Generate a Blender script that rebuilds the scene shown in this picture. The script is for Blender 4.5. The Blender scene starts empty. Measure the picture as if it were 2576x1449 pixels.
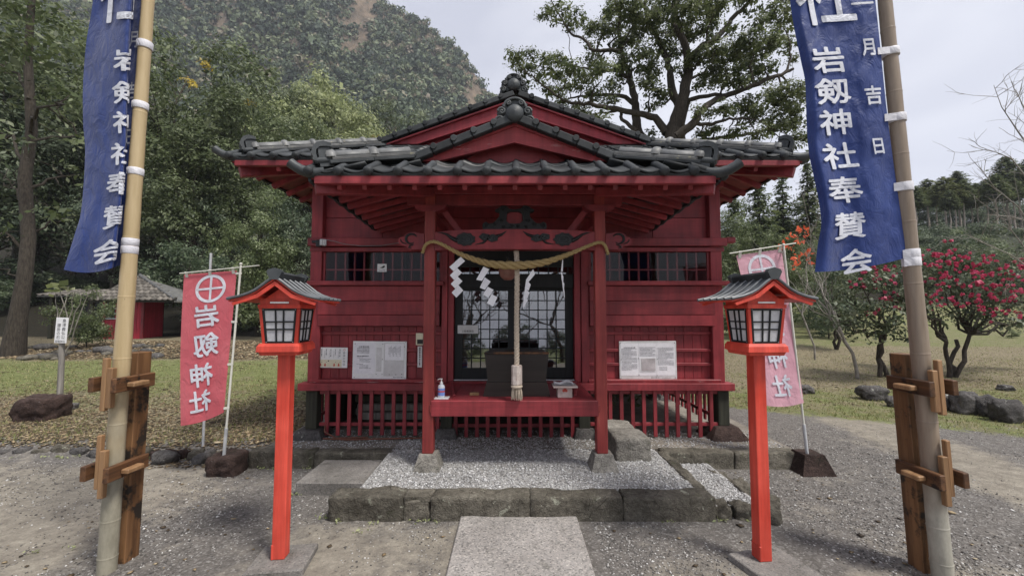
import bpy, math, random
import numpy as np
from mathutils import Vector, Matrix, noise as mn

R = math.radians
random.seed(7)
sc = bpy.context.scene
COL = sc.collection
# ------------------------------------------------------------------ camera
CX, CZ, PITCH, FOC = -0.025, 1.7, R(3.325), 1050.0
cam_d = bpy.data.cameras.new('camera')
cam = bpy.data.objects.new('camera', cam_d)
COL.objects.link(cam)
cam_d.sensor_width = 36.0
cam_d.sensor_fit = 'HORIZONTAL'
cam_d.lens = 36.0 * FOC / 2576.0
cam_d.clip_start = 0.05
cam_d.clip_end = 3000
cam.location = (CX, 0, CZ)
cam.rotation_euler = (R(90) + PITCH, 0, 0)
sc.camera = cam
# ------------------------------------------------------------------ sky, sun
SUN_DIR = Vector((0.40, -0.36, 0.95)).normalized()
SUN_EL = math.asin(SUN_DIR.z)
SUN_AZ = math.atan2(SUN_DIR.x, SUN_DIR.y)
w = bpy.data.worlds.new("World")
sc.world = w
w.use_nodes = True
nt = w.node_tree
for n in list(nt.nodes):
    nt.nodes.remove(n)
wo = nt.nodes.new('ShaderNodeOutputWorld')
bg = nt.nodes.new('ShaderNodeBackground')
bg.inputs['Strength'].default_value = 0.1
sky = nt.nodes.new('ShaderNodeTexSky')
sky.sky_type = 'NISHITA'
sky.sun_disc = False
sky.sun_elevation = SUN_EL
sky.sun_rotation = SUN_AZ
tc = nt.nodes.new('ShaderNodeTexCoord')
mp = nt.nodes.new('ShaderNodeMapping')
mp.inputs['Scale'].default_value = (1.5, 1.5, 3.6)
no = nt.nodes.new('ShaderNodeTexNoise')
no.inputs['Scale'].default_value = 1.7
no.inputs['Detail'].default_value = 6
no.inputs['Roughness'].default_value = 0.5
no.inputs['Distortion'].default_value = 0.6
cr = nt.nodes.new('ShaderNodeValToRGB')
cr.color_ramp.elements[0].position = 0.33
cr.color_ramp.elements[0].color = (3.35, 3.45, 4.0, 1)
cr.color_ramp.elements[1].position = 0.68
cr.color_ramp.elements[1].color = (4.55, 4.62, 5.05, 1)
mx = nt.nodes.new('ShaderNodeMixRGB')
mx.inputs['Fac'].default_value = 0.93
L = nt.links.new
L(tc.outputs['Generated'], mp.inputs['Vector'])
L(mp.outputs['Vector'], no.inputs['Vector'])
sx = nt.nodes.new('ShaderNodeSeparateXYZ')
ma = nt.nodes.new('ShaderNodeMath'); ma.operation = 'MULTIPLY_ADD'
ma.inputs[1].default_value = 0.30
L(tc.outputs['Generated'], sx.inputs[0])
L(sx.outputs['X'], ma.inputs[0]); L(no.outputs['Fac'], ma.inputs[2])
L(ma.outputs[0], cr.inputs['Fac'])
L(sky.outputs['Color'], mx.inputs['Color1'])
L(cr.outputs['Color'], mx.inputs['Color2'])
L(mx.outputs['Color'], bg.inputs['Color'])
L(bg.outputs['Background'], wo.inputs['Surface'])
sd = bpy.data.lights.new('sun', 'SUN')
sun = bpy.data.objects.new('sun', sd)
COL.objects.link(sun)
sd.energy = 2.3
sd.angle = R(12)
sd.color = (1.0, 0.96, 0.9)
sun.rotation_euler = (-SUN_DIR).to_track_quat('-Z', 'Y').to_euler()
sc.view_settings.view_transform = 'Standard'
sc.view_settings.look = 'None'
sc.view_settings.exposure = 1.0
sc.view_settings.gamma = 1.0
sc.view_settings.use_curve_mapping = False
sc.render.engine = 'CYCLES'
sc.cycles.use_denoising = True
sc.cycles.max_bounces = 8
sc.cycles.transparent_max_bounces = 12

# ------------------------------------------------------------------ geometry helpers
_c, _s = math.cos(PITCH), math.sin(PITCH)
def ray(px, py):
    u, v = (px - 1288) / FOC, (724.5 - py) / FOC
    return Vector((u, _c - v * _s, _s + v * _c))
def at(px, py, Y):
    """the world point a photograph position shows at the distance Y"""
    d = ray(px, py)
    t = Y / d.y
    return Vector((CX + d.x * t, Y, CZ + d.z * t))
def zat(py, Y): return at(1288, py, Y).z
def xat(px, Y, py=724): return at(px, py, Y).x
G0 = 0.065            # level of the forecourt
def gnd(px, py, z=G0):
    d = ray(px, py)
    t = (z - CZ) / d.z
    return Vector((CX + d.x * t, d.y * t, z))
def sstep(a, b, x):
    t = min(1.0, max(0.0, (x - a) / (b - a)))
    return t * t * (3 - 2 * t)
def hz(x, y):
    """terrain height"""
    left = 0.09 * sstep(4.75, 5.1, y) + 0.037 * max(0, y - 5) + 0.28 * max(0, y - 20)
    left += 0.08 * sstep(11.3, 13.5, y) * sstep(-3.5, -5.5, x)
    right = 0.045 * max(0, y - 9) + 0.30 * max(0, y - 25)
    wgt = sstep(-2.6, 1.5, x) if y > 9 else sstep(-2.7, -2.3, x)
    if 9 < y < 14:
        wgt = sstep(-2.7, -2.3 + 3.8 * (y - 9) / 5, x)
    h = left * (1 - wgt) + right * wgt
    if y > 45: h = h - 0.0
    h = min(h, 11.0) + G0
    d = abs(y) + abs(x)
    if y > 5 or x > 4 or x < -3.2:
        h += 0.035 * mn.noise(Vector((x * 0.6, y * 0.6, 0.3))) * min(1, max(0, (d - 5) / 4))
    if y < -3: h -= .11 * min(230, -3 - y)
    return h
def gpt(px, py):
    """the point of the terrain that a photograph position shows"""
    d = ray(px, py)
    t = 1.0
    while t < 200:
        p = Vector((CX + d.x * t, d.y * t, CZ + d.z * t))
        if p.z <= hz(p.x, p.y): return p
        t += 0.03 + 0.002 * t
    return p

WM = {}
I4 = Matrix.Identity(4)
def put(name, me, M=None, parent=None, local=False):
    o = bpy.data.objects.new(name, me)
    COL.objects.link(o)
    M = M.copy() if M else Matrix.Identity(4)
    if parent:
        o.parent = parent
        if local:
            WM[o.name] = WM[parent.name] @ M
        else:
            o.matrix_parent_inverse = WM[parent.name].inverted()
            WM[o.name] = M
    else:
        WM[o.name] = M
    o.matrix_basis = M
    return o
def tag(o, label=None, cat=None, group=None, kind=None):
    if label: o['label'] = label
    if cat: o['category'] = cat
    if group: o['group'] = group
    if kind: o['kind'] = kind
    return o
def thing(name, label, cat, loc=(0, 0, 0), rz=0.0, group=None, M=None):
    M = M or (Matrix.Translation(loc) @ Matrix.Rotation(rz, 4, 'Z'))
    o = put(name, None, M)
    o.empty_display_size = 0.2
    return tag(o, label, cat, group)
def copy_tree(o, parent=None, M=None):
    c = o.copy()
    COL.objects.link(c)
    if parent: c.parent = parent
    if M is not None:
        c.matrix_basis = M
        WM[c.name] = M
    for ch in list(o.children):
        copy_tree(ch, c)
    return c
def T(x, y, z): return Matrix.Translation((x, y, z))
def RZ(a): return Matrix.Rotation(a, 4, 'Z')
def RX(a): return Matrix.Rotation(a, 4, 'X')
def RY(a): return Matrix.Rotation(a, 4, 'Y')
def S(x, y, z): return Matrix.Diagonal((x, y, z, 1))
def frame(p0, p1, up=(0, 0, 1)):
    """matrix with X along p0->p1, Z near up, origin p0"""
    x = (Vector(p1) - Vector(p0)).normalized()
    u = Vector(up)
    y = u.cross(x).normalized()
    z = x.cross(y)
    m = Matrix((x, y, z)).transposed().to_4x4()
    m.translation = Vector(p0)
    return m

class MB:
    def __init__(s):
        s.v, s.f, s.sm = [], [], []
    def add(s, vs, fs, M=None, smooth=False):
        b = len(s.v)
        if M is not None:
            vs = [M @ Vector(p) for p in vs]
        s.v += [tuple(p) for p in vs]
        s.f += [tuple(b + i for i in f) for f in fs]
        s.sm += [smooth] * len(fs)
        return s
    def convex(s, vs, fs, M=None, smooth=False):
        c = sum((Vector(p) for p in vs), Vector()) / len(vs)
        out = []
        for f in fs:
            P = [Vector(vs[i]) for i in f]
            n = (P[1] - P[0]).cross(P[2] - P[0])
            if n.dot(sum(P, Vector()) / len(P) - c) < 0: f = tuple(reversed(f))
            out.append(f)
        return s.add(vs, out, M, smooth)
    def box(s, x0, x1, y0, y1, z0, z1, ch=0.0, M=None):
        if ch <= 0:
            vs = [(x, y, z) for z in (z0, z1) for y in (y0, y1) for x in (x0, x1)]
            return s.convex(vs, [(0, 1, 3, 2), (4, 5, 7, 6), (0, 1, 5, 4), (2, 3, 7, 6), (0, 2, 6, 4), (1, 3, 7, 5)], M)
        cx, cy, cz = (x0 + x1) / 2, (y0 + y1) / 2, (z0 + z1) / 2
        hx, hy, h = abs(x1 - x0) / 2, abs(y1 - y0) / 2, abs(z1 - z0) / 2
        ch = min(ch, hx * .9, hy * .9, h * .9)
        vs, ix = [], {}
        for a in (-1, 1):
            for b in (-1, 1):
                for c in (-1, 1):
                    for k in range(3):
                        ix[a, b, c, k] = len(vs)
                        d = [ch, ch, ch]; d[k] = 0
                        vs.append((cx + a * (hx - d[0]), cy + b * (hy - d[1]), cz + c * (h - d[2])))
        fs = []
        for a in (-1, 1):
            fs.append((ix[a, -1, -1, 0], ix[a, 1, -1, 0], ix[a, 1, 1, 0], ix[a, -1, 1, 0]))
            fs.append((ix[-1, a, -1, 1], ix[1, a, -1, 1], ix[1, a, 1, 1], ix[-1, a, 1, 1]))
            fs.append((ix[-1, -1, a, 2], ix[1, -1, a, 2], ix[1, 1, a, 2], ix[-1, 1, a, 2]))
            for b in (-1, 1):
                fs.append((ix[a, b, -1, 0], ix[a, b, 1, 0], ix[a, b, 1, 1], ix[a, b, -1, 1]))
                fs.append((ix[a, -1, b, 0], ix[a, 1, b, 0], ix[a, 1, b, 2], ix[a, -1, b, 2]))
                fs.append((ix[-1, a, b, 1], ix[1, a, b, 1], ix[1, a, b, 2], ix[-1, a, b, 2]))
                for c in (-1, 1):
                    fs.append((ix[a, b, c, 0], ix[a, b, c, 1], ix[a, b, c, 2]))
        return s.convex(vs, fs, M)
    def bar(s, p0, p1, w, h, ch=0.0, up=(0, 0, 1)):
        """beam from p0 to p1, w wide, h tall, centred on the line"""
        m = frame(p0, p1, up)
        l = (Vector(p1) - Vector(p0)).length
        return s.box(0, l, -w / 2, w / 2, -h / 2, h / 2, ch, m)
    def prism(s, pts, y0, y1, M=None, smooth=False):
        """outline in (x,z), extruded along y"""
        a = sum(pts[i][0] * pts[(i + 1) % len(pts)][1] - pts[(i + 1) % len(pts)][0] * pts[i][1] for i in range(len(pts)))
        if a < 0: pts = pts[::-1]
        n = len(pts)
        vs = [(x, y0, z) for x, z in pts] + [(x, y1, z) for x, z in pts]
        fs = [tuple(range(n)), tuple(range(2 * n - 1, n - 1, -1))]
        fs += [((i + 1) % n, i, n + i, n + (i + 1) % n) for i in range(n)]
        return s.add(vs, fs, M, smooth)
    def tube(s, pts, rad, n=8, M=None, caps=True, smooth=True):
        pts = [Vector(p) for p in pts]
        if not hasattr(rad, '__len__'): rad = [rad] * len(pts)
        vs, fs = [], []
        t = (pts[1] - pts[0]).normalized()
        u = t.orthogonal().normalized()
        for i, p in enumerate(pts):
            t2 = (pts[min(i + 1, len(pts) - 1)] - pts[max(i - 1, 0)])
            t2 = t2.normalized() if t2.length > 1e-9 else t
            q = t.rotation_difference(t2)
            u = q @ u
            u = (u - t2 * u.dot(t2)).normalized()
            t = t2
            b = t.cross(u)
            for k in range(n):
                a = 2 * math.pi * k / n
                vs.append(p + (u * math.cos(a) + b * math.sin(a)) * rad[i])
        for i in range(len(pts) - 1):
            for k in range(n):
                k2 = (k + 1) % n
                fs.append((i * n + k, i * n + k2, (i + 1) * n + k2, (i + 1) * n + k))
        s.add(vs, fs, M, smooth)
        if caps:
            s.add(vs[:n], [tuple(range(n - 1, -1, -1))], M)
            s.add(vs[-n:], [tuple(range(n))], M)
        return s
    def lathe(s, prof, n=16, M=None, smooth=True):
        """profile of (radius, z) turned about z"""
        vs, fs = [], []
        for r, z in prof:
            for k in range(n):
                a = 2 * math.pi * k / n
                vs.append((r * math.cos(a), r * math.sin(a), z))
        for i in range(len(prof) - 1):
            for k in range(n):
                k2 = (k + 1) % n
                fs.append((i * n + k, i * n + k2, (i + 1) * n + k2, (i + 1) * n + k))
        s.add(vs, fs, M, smooth)
        s.add(vs[:n], [tuple(range(n - 1, -1, -1))], M)
        s.add(vs[-n:], [tuple(range(n))], M)
        return s
    def mesh(s, name, mat):
        me = bpy.data.meshes.new(name)
        me.from_pydata(s.v, [], s.f)
        me.polygons.foreach_set('use_smooth', s.sm)
        if mat: me.materials.append(mat)
        me.update()
        return me
    def build(s, name, mat, parent=None, M=None, local=False):
        return put(name, s.mesh(name, mat), M, parent, local)

def np_mesh(name, V, F, mat, rnd=None, smooth=False, vattr=None):
    V = np.ascontiguousarray(V, dtype=np.float32)
    F = np.ascontiguousarray(F, dtype=np.int32)
    me = bpy.data.meshes.new(name)
    n, k = F.shape
    me.vertices.add(len(V)); me.vertices.foreach_set('co', V.ravel())
    me.loops.add(n * k); me.loops.foreach_set('vertex_index', F.ravel())
    me.polygons.add(n); me.polygons.foreach_set('loop_start', np.arange(0, n * k, k, dtype=np.int32))
    if smooth: me.polygons.foreach_set('use_smooth', np.ones(n, dtype=bool))
    if rnd is not None:
        a = me.attributes.new('rnd', 'FLOAT', 'FACE')
        a.data.foreach_set('value', np.ascontiguousarray(rnd, dtype=np.float32))
    for key, val in (vattr or {}).items():
        a = me.attributes.new(key, 'FLOAT', 'POINT')
        a.data.foreach_set('value', np.ascontiguousarray(val, dtype=np.float32))
    if mat: me.materials.append(mat)
    me.update(calc_edges=True)
    return me

# ------------------------------------------------------------------ materials
class N:
    """small node-graph writer"""
    def __init__(s, name):
        s.m = bpy.data.materials.new(name); s.m.use_nodes = True
        s.t = s.m.node_tree
        for n in list(s.t.nodes): s.t.nodes.remove(n)
        s.out = s.new('OutputMaterial')
        s.pos = s.new('NewGeometry').outputs['Position']
    def new(s, kind, **kw):
        n = s.t.nodes.new('ShaderNode' + kind)
        for k, v in kw.items():
            if k in n.inputs: s.set(n.inputs[k], v)
            else: setattr(n, k, v)
        return n
    def set(s, sock, v):
        if hasattr(v, 'is_output'): s.t.links.new(v, sock)
        elif hasattr(v, '__len__') and sock.type == 'RGBA' and len(v) == 3: sock.default_value = (*v, 1)
        else: sock.default_value = v
    def map(s, scale, vec=None, off=None):
        n = s.new('Mapping')
        s.set(n.inputs['Vector'], vec or s.pos)
        n.inputs['Scale'].default_value = scale if hasattr(scale, '__len__') else (scale,) * 3
        if off is not None: s.set(n.inputs['Location'], off)
        return n.outputs['Vector']
    def noise(s, vec, scale=1.0, detail=5, rough=.55, dist=0.0):
        n = s.new('TexNoise')
        s.set(n.inputs['Vector'], vec)
        n.inputs['Scale'].default_value = scale
        n.inputs['Detail'].default_value = detail
        n.inputs['Roughness'].default_value = rough
        n.inputs['Distortion'].default_value = dist
        return n.outputs['Fac']
    def vor(s, vec, scale, feature='F1', out='Distance', rnd=1.0):
        n = s.new('TexVoronoi')
        n.feature = feature
        s.set(n.inputs['Vector'], vec)
        n.inputs['Scale'].default_value = scale
        n.inputs['Randomness'].default_value = rnd
        return n.outputs[out]
    def ramp(s, fac, a, b, ca=(0, 0, 0), cb=(1, 1, 1)):
        n = s.new('ValToRGB')
        s.set(n.inputs['Fac'], fac)
        e = n.color_ramp.elements
        e[0].position, e[1].position = a, b
        e[0].color, e[1].color = (*ca, 1), (*cb, 1)
        return n.outputs['Color']
    def ramps(s, fac, stops):
        n = s.new('ValToRGB')
        s.set(n.inputs['Fac'], fac)
        e = n.color_ramp.elements
        while len(e) < len(stops): e.new(0.5)
        for q, (p, c) in zip(e, stops):
            q.position = p; q.color = (*c, 1)
        return n.outputs['Color']
    def mix(s, fac, a, b, mode='MIX'):
        n = s.new('MixRGB', blend_type=mode)
        s.set(n.inputs['Fac'], fac); s.set(n.inputs['Color1'], a); s.set(n.inputs['Color2'], b)
        return n.outputs['Color']
    def math(s, op, a, b=0.0, clamp=False):
        n = s.new('Math', operation=op); n.use_clamp = clamp
        s.set(n.inputs[0], a); s.set(n.inputs[1], b)
        return n.outputs[0]
    def attr(s, name):
        n = s.new('Attribute'); n.attribute_name = name
        return n.outputs['Fac']
    def orand(s): return s.new('ObjectInfo').outputs['Random']
    def val(s, col, v):
        n = s.new('HueSaturation')
        s.set(n.inputs['Color'], col); s.set(n.inputs['Value'], v)
        return n.outputs['Color']
    def bump(s, h, strength=.3, dist=.01):
        n = s.new('Bump')
        s.set(n.inputs['Height'], h)
        n.inputs['Strength'].default_value = strength
        n.inputs['Distance'].default_value = dist
        return n.outputs['Normal']
    def bsdf(s, col, rough=.6, normal=None, spec=.4, metal=0.0, **kw):
        n = s.new('BsdfPrincipled')
        s.set(n.inputs['Base Color'], col); s.set(n.inputs['Roughness'], rough)
        n.inputs['Specular IOR Level'].default_value = spec
        n.inputs['Metallic'].default_value = metal
        if normal is not None: s.set(n.inputs['Normal'], normal)
        for k, v in kw.items(): s.set(n.inputs[k], v)
        return n.outputs['BSDF']
    def done(s, sh):
        s.t.links.new(sh, s.out.inputs['Surface'])
        return s.m

def surf(name, c1, c2, scale=6.0, rough=.6, bump=.25, bscale=None, stretch=(1, 1, 1), ovar=.15,
         spot=None, sscale=14.0, sthr=.66, spec=.35, dist=.006, c0=None, rvar=.15):
    """colour that wanders between c1 and c2, spots of a third colour, fine relief"""
    g = N(name)
    rnd = g.orand()
    off = g.new('CombineXYZ')
    g.set(off.inputs[0], g.math('MULTIPLY', rnd, 37.0)); g.set(off.inputs[2], g.math('MULTIPLY', rnd, 19.0))
    v = g.map(stretch, off=off.outputs[0])
    f = g.noise(v, scale, 6, .6)
    col = g.ramp(f, .32, .68, c1, c2)
    f2 = g.noise(v, (bscale or scale * 6), 4, .65)
    col = g.mix(.35, col, g.mix(f2, (.55, .55, .55), (1.35, 1.35, 1.35)), 'MULTIPLY')
    if spot is not None:
        sf = g.noise(g.map(1, off=off.outputs[0]), sscale, 5, .7)
        col = g.mix(g.ramp(sf, sthr, sthr + .06), col, spot)
    col = g.val(col, g.math('ADD', g.math('MULTIPLY', rnd, ovar), 1 - ovar / 2))
    rg = g.math('ADD', g.math('MULTIPLY', f2, rvar), rough - rvar / 2)
    h = g.math('ADD', f, g.math('MULTIPLY', f2, .6))
    return g.done(g.bsdf(col, rg, g.bump(h, bump, dist), spec))

def aggregate(name, c1, c2, cell, lo, hi, spotc, rough=.85):
    """concrete with visible aggregate grains, stains and pits"""
    g = N(name)
    f = g.noise(g.map(1), 2.6, 6, .65)
    col = g.ramp(f, .3, .7, c1, c2)
    sx = g.new('SeparateXYZ'); g.set(sx.inputs[0], g.vor(g.map(1), cell, out='Color'))
    col = g.mix(1.0, col, g.ramps(sx.outputs['X'], [(0, (lo, lo, lo)), (.3, (.95, .95, .95)), (.8, (1.02, 1.0, .98)), (1, (hi, hi * .98, hi * .95))]), 'MULTIPLY')
    col = g.mix(g.math('MULTIPLY', g.ramp(g.noise(g.map(1), 9, 5, .7), .57, .68), .7), col, spotc)
    pit = g.noise(g.map(1), 38, 4, .7)
    col = g.mix(g.math('MULTIPLY', g.ramp(pit, .64, .70), .6), col, spotc)
    h = g.math('ADD', g.math('MULTIPLY', sx.outputs['Y'], .5), g.math('ADD', pit, f))
    return g.done(g.bsdf(col, rough, g.bump(h, .7, .006), .3))
def rockface(name, c1, c2, lich, sc_=1.0, lthr=.62, moss=(.05, .06, .02)):
    """old hewn stone: chipped relief, cracks, pits, round lichen"""
    g = N(name)
    rnd = g.orand(); off = g.new('CombineXYZ')
    g.set(off.inputs[0], g.math('MULTIPLY', rnd, 31.0)); g.set(off.inputs[1], g.math('MULTIPLY', rnd, 17.0))
    v = g.map(sc_, off=off.outputs[0])
    a, b_, c_ = g.noise(v, 5, 6, .65), g.noise(v, 26, 6, .7), g.noise(v, 80, 4, .7)
    col = g.ramp(a, .28, .72, c1, c2)
    col = g.mix(.75, col, g.ramp(b_, .28, .72, (.45, .44, .42), (1.45, 1.45, 1.42)), 'MULTIPLY')
    col = g.mix(.5, col, g.ramp(c_, .3, .7, (.55, .55, .55), (1.4, 1.4, 1.4)), 'MULTIPLY')
    cr_ = g.vor(g.map((2.2, 2.2, 3.4), off=off.outputs[0]), 2.4, 'DISTANCE_TO_EDGE')
    col = g.mix(g.math('MULTIPLY', g.ramp(cr_, .0, .012, (1, 1, 1), (0, 0, 0)), .7), col, (.012, .010, .008))
    lf = g.noise(v, 8.5, 6, .75, .5)
    col = g.mix(g.ramp(lf, lthr, lthr + .035), col, lich)
    mf_ = g.noise(v, 3.1, 5, .7)
    col = g.mix(g.math('MULTIPLY', g.ramp(mf_, .60, .72), .6), col, moss)
    col = g.val(col, g.math('ADD', g.math('MULTIPLY', rnd, .4), .8))
    h = g.math('ADD', g.math('MULTIPLY', a, 1.4), g.math('ADD', b_, g.math('MULTIPLY', c_, .4)))
    return g.done(g.bsdf(col, .92, g.bump(h, 1.0, .022), .2))
def paint(name, c1, c2, stretch, rough=.5, chip=(.5, .35, .33), chipthr=.71, ovar=.24, scale=2.2, dark=.55, bump=.35):
    """weathered oil paint on boards: fading, brush grain, rubbed spots"""
    g = N(name)
    rnd = g.orand()
    off = g.new('CombineXYZ')
    g.set(off.inputs[0], g.math('MULTIPLY', rnd, 41.0)); g.set(off.inputs[1], g.math('MULTIPLY', rnd, 23.0))
    v0 = g.map(1.0, off=off.outputs[0])
    v = g.map(stretch, off=off.outputs[0])
    fade = g.noise(v0, scale, 5, .6)
    grain = g.noise(v, 9.0, 6, .65, .4)
    col = g.ramp(fade, .3, .7, c1, c2)
    col = g.mix(.5, col, g.mix(g.ramp(grain, .3, .7), (dark, dark, dark), (1.18, 1.18, 1.18)), 'MULTIPLY')
    strk = g.noise(g.map((7, 7, .55), off=off.outputs[0]), 2.0, 5, .65)
    col = g.mix(.75, col, g.mix(g.ramp(strk, .35, .65), (.62, .60, .62), (1.10, 1.12, 1.12)), 'MULTIPLY')
    ch = g.math('MULTIPLY', g.ramp(grain, chipthr, chipthr + .05), g.ramp(g.noise(v0, 5.0, 4, .6), .5, .62))
    col = g.mix(ch, col, chip)
    col = g.val(col, g.math('ADD', g.math('MULTIPLY', rnd, ovar), 1 - ovar / 2))
    rg = g.math('ADD', g.math('MULTIPLY', fade, .25), rough - .1)
    return g.done(g.bsdf(col, rg, g.bump(grain, bump, .003), .4))

GX, GY, GZ = (.35, 6, 6), (6, .35, 6), (6, 6, .35)        # grain along x, y, z
RED1, RED2 = (.18, .022, .028), (.345, .044, .052)
m_red_x = paint('red paint boards', RED1, RED2, GX)
m_red_y = paint('red paint beams', RED1, RED2, GY)
m_red_z = paint('red paint posts', RED1, RED2, GZ)
m_red_post = paint('worn red paint', (.22, .026, .027), (.33, .055, .046), GZ, chip=(.32, .12, .07), chipthr=.62, dark=.5)
m_red_gable = paint('faded red paint', (.25, .020, .030), (.33, .032, .044), GX, chip=(.50, .36, .34), chipthr=.72)
m_red_shed = paint('bright red shed paint', (.36, .016, .035), (.46, .03, .05), GZ, chip=(.5, .3, .28), chipthr=.74)
m_red_worn = paint('flaking red paint', (.24, .024, .031), (.34, .045, .05), GX, chip=(.52, .40, .38), chipthr=.60)
m_verm = paint('vermilion paint', (.52, .038, .020), (.72, .095, .062), GZ, rough=.45, chip=(.50, .17, .12), chipthr=.68, dark=.74, bump=.25)
m_black = surf('black stained wood', (.006, .007, .008), (.014, .015, .016), 5, .55, .3, stretch=GZ)
m_carve = surf('black painted carving', (.006, .007, .008), (.016, .017, .018), 12, .5, .25)
m_oldleg = surf('mossy dark post wood', (.018, .018, .012), (.05, .05, .034), 6, .75, .5, stretch=GZ)
m_tile = surf('smoked clay tile', (.020, .023, .025), (.052, .056, .059), 5, .62, .35, ovar=.8, spot=(.15, .145, .10), sscale=22, sthr=.67, spec=.3)
m_tile_shed = surf('brown grey shed tile', (.075, .066, .056), (.20, .18, .155), 6, .7, .4, ovar=.8, spot=(.04, .042, .03), sscale=9, sthr=.62)
m_tile_old = surf('lichen grey clay tile', (.06, .062, .063), (.16, .157, .15), 7, .58, .4, ovar=.7, spot=(.26, .24, .15), sscale=18, sthr=.6, spec=.45)
m_oni = surf('dark ridge end tile', (.034, .039, .042), (.068, .074, .077), 8, .5, .2)
m_stone = rockface('weathered kerb stone', (.060, .054, .043), (.195, .178, .148), (.30, .30, .24))
m_stone_l = rockface('pale hewn stone', (.17, .16, .142), (.34, .32, .29), (.38, .38, .34), lthr=.66)
m_stone_r = rockface('reddish lava stone', (.028, .018, .016), (.095, .064, .056), (.36, .35, .33), lthr=.645, moss=(.03, .03, .018))
m_rock = rockface('grey field rock', (.055, .052, .052), (.17, .16, .155), (.34, .34, .30))
m_conc = aggregate('exposed aggregate concrete', (.235, .220, .206), (.35, .33, .312), 95, .45, 1.45, (.12, .115, .10))
m_slab = aggregate('stained concrete slab', (.13, .122, .112), (.27, .255, .24), 120, .6, 1.3, (.055, .052, .042))
m_wood = surf('oiled brown plank', (.075, .034, .014), (.215, .11, .048), 3, .6, .35, bscale=24, stretch=GZ, ovar=.4, spot=(.022, .016, .012), sscale=3.2, sthr=.52)
m_wood_y = surf('oiled brown crossbar', (.045, .021, .011), (.17, .08, .034), 4, .6, .35, bscale=24, stretch=GY, ovar=.4, spot=(.015, .01, .008), sscale=6, sthr=.56)
m_wood_new = surf('fresh cedar wedge', (.18, .095, .045), (.32, .19, .095), 4, .55, .3, bscale=24, stretch=GZ, ovar=.3)
m_wood_grey = surf('weathered grey wood', (.12, .11, .10), (.30, .28, .25), 5, .8, .4, bscale=30, stretch=GZ, ovar=.3)
m_box = surf('dark brown offertory wood', (.018, .013, .011), (.034, .025, .021), 3, .45, .2, bscale=20, stretch=GX)
m_white = surf('white enamel', (.70, .70, .70), (.80, .80, .79), 4, .35, .05, ovar=.05)
m_paper = surf('white paper', (.72, .71, .74), (.82, .81, .83), 8, .75, .15, ovar=.05)
m_paper_dirty = surf('weathered notice board', (.50, .49, .48), (.68, .67, .67), 7, .6, .12, ovar=.06, spot=(.42, .36, .27), sscale=12, sthr=.68)
m_ink = surf('black ink', (.02, .02, .022), (.045, .045, .05), 8, .6, .05)
m_inkgrey = surf('faded grey ink', (.16, .16, .17), (.26, .26, .27), 8, .7, .05)
m_redink = surf('red ink', (.42, .06, .045), (.5, .09, .06), 8, .6, .05)
m_cream = surf('cream print', (.62, .58, .42), (.7, .66, .5), 9, .6, .05)
m_bluepr = surf('blue label print', (.10, .20, .55), (.25, .35, .7), 25, .4, .02)
m_steel = surf('galvanised steel', (.38, .39, .40), (.55, .56, .57), 12, .4, .1, spec=.6)
m_plast = surf('ivory plastic', (.55, .54, .48), (.68, .67, .60), 9, .45, .05)
m_blackp = surf('black plastic', (.012, .012, .013), (.02, .02, .022), 9, .4, .05)
m_copper = surf('aged copper bell', (.18, .075, .055), (.30, .13, .10), 9, .45, .2, spec=.6)
m_orange = surf('brown cable', (.10, .035, .02), (.16, .06, .035), 9, .6, .05)
m_glasswhite = surf('frosted white lamp glass', (.44, .44, .46), (.62, .62, .63), 16, .35, .05, ovar=.05)

def cloth(name, c1, c2, fine=260.0, sheen=.2, trans=.25):
    g = N(name)
    f = g.noise(g.pos, 3.0, 5, .6)
    col = g.ramp(f, .3, .7, c1, c2)
    wv = g.noise(g.map((1, 1, .4)), fine, 2, .5)
    wr = g.noise(g.map((1.4, 1.4, .9)), 9.0, 5, .6, 1.2)
    b = g.bsdf(col, .48, g.bump(g.math('ADD', g.math('MULTIPLY', wr, 1.0), g.math('MULTIPLY', wv, .05)), .5, .025), .4, **{'Sheen Weight': sheen})
    tr = g.new('BsdfTranslucent'); g.set(tr.inputs['Color'], col)
    ms = g.new('MixShader'); ms.inputs[0].default_value = trans
    g.t.links.new(b, ms.inputs[1]); g.t.links.new(tr.outputs[0], ms.inputs[2])
    return g.done(ms.outputs[0])
m_navy = cloth('navy banner cloth', (.016, .036, .165), (.03, .064, .255))
m_redflag = cloth('red flag cloth', (.62, .105, .135), (.72, .16, .19))
m_pinkflag = cloth('faded pink flag cloth', (.74, .38, .46), (.82, .48, .56))
m_whitecloth = cloth('white printed cloth', (.62, .64, .72), (.74, .75, .80), trans=.1)
m_whiteloop = cloth('white loop cloth', (.62, .61, .66), (.76, .75, .78), trans=.1)

def glass(name, refl, tint):
    g = N(name)
    gl = g.new('BsdfGlossy'); gl.inputs['Roughness'].default_value = .02
    gl.inputs['Color'].default_value = (.9, .92, .95, 1)
    g.set(gl.inputs['Normal'], g.bump(g.noise(g.pos, 2.5, 2, .5), .08, .02))
    tr = g.new('BsdfTransparent'); tr.inputs['Color'].default_value = (*tint, 1)
    ms = g.new('MixShader'); ms.inputs[0].default_value = refl
    g.t.links.new(tr.outputs[0], ms.inputs[1]); g.t.links.new(gl.outputs[0], ms.inputs[2])
    return g.done(ms.outputs[0])
m_glass = glass('window glass', .028, (.75, .78, .78))
m_glass_door = glass('reflecting door glass', .27, (.45, .47, .48))

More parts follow.
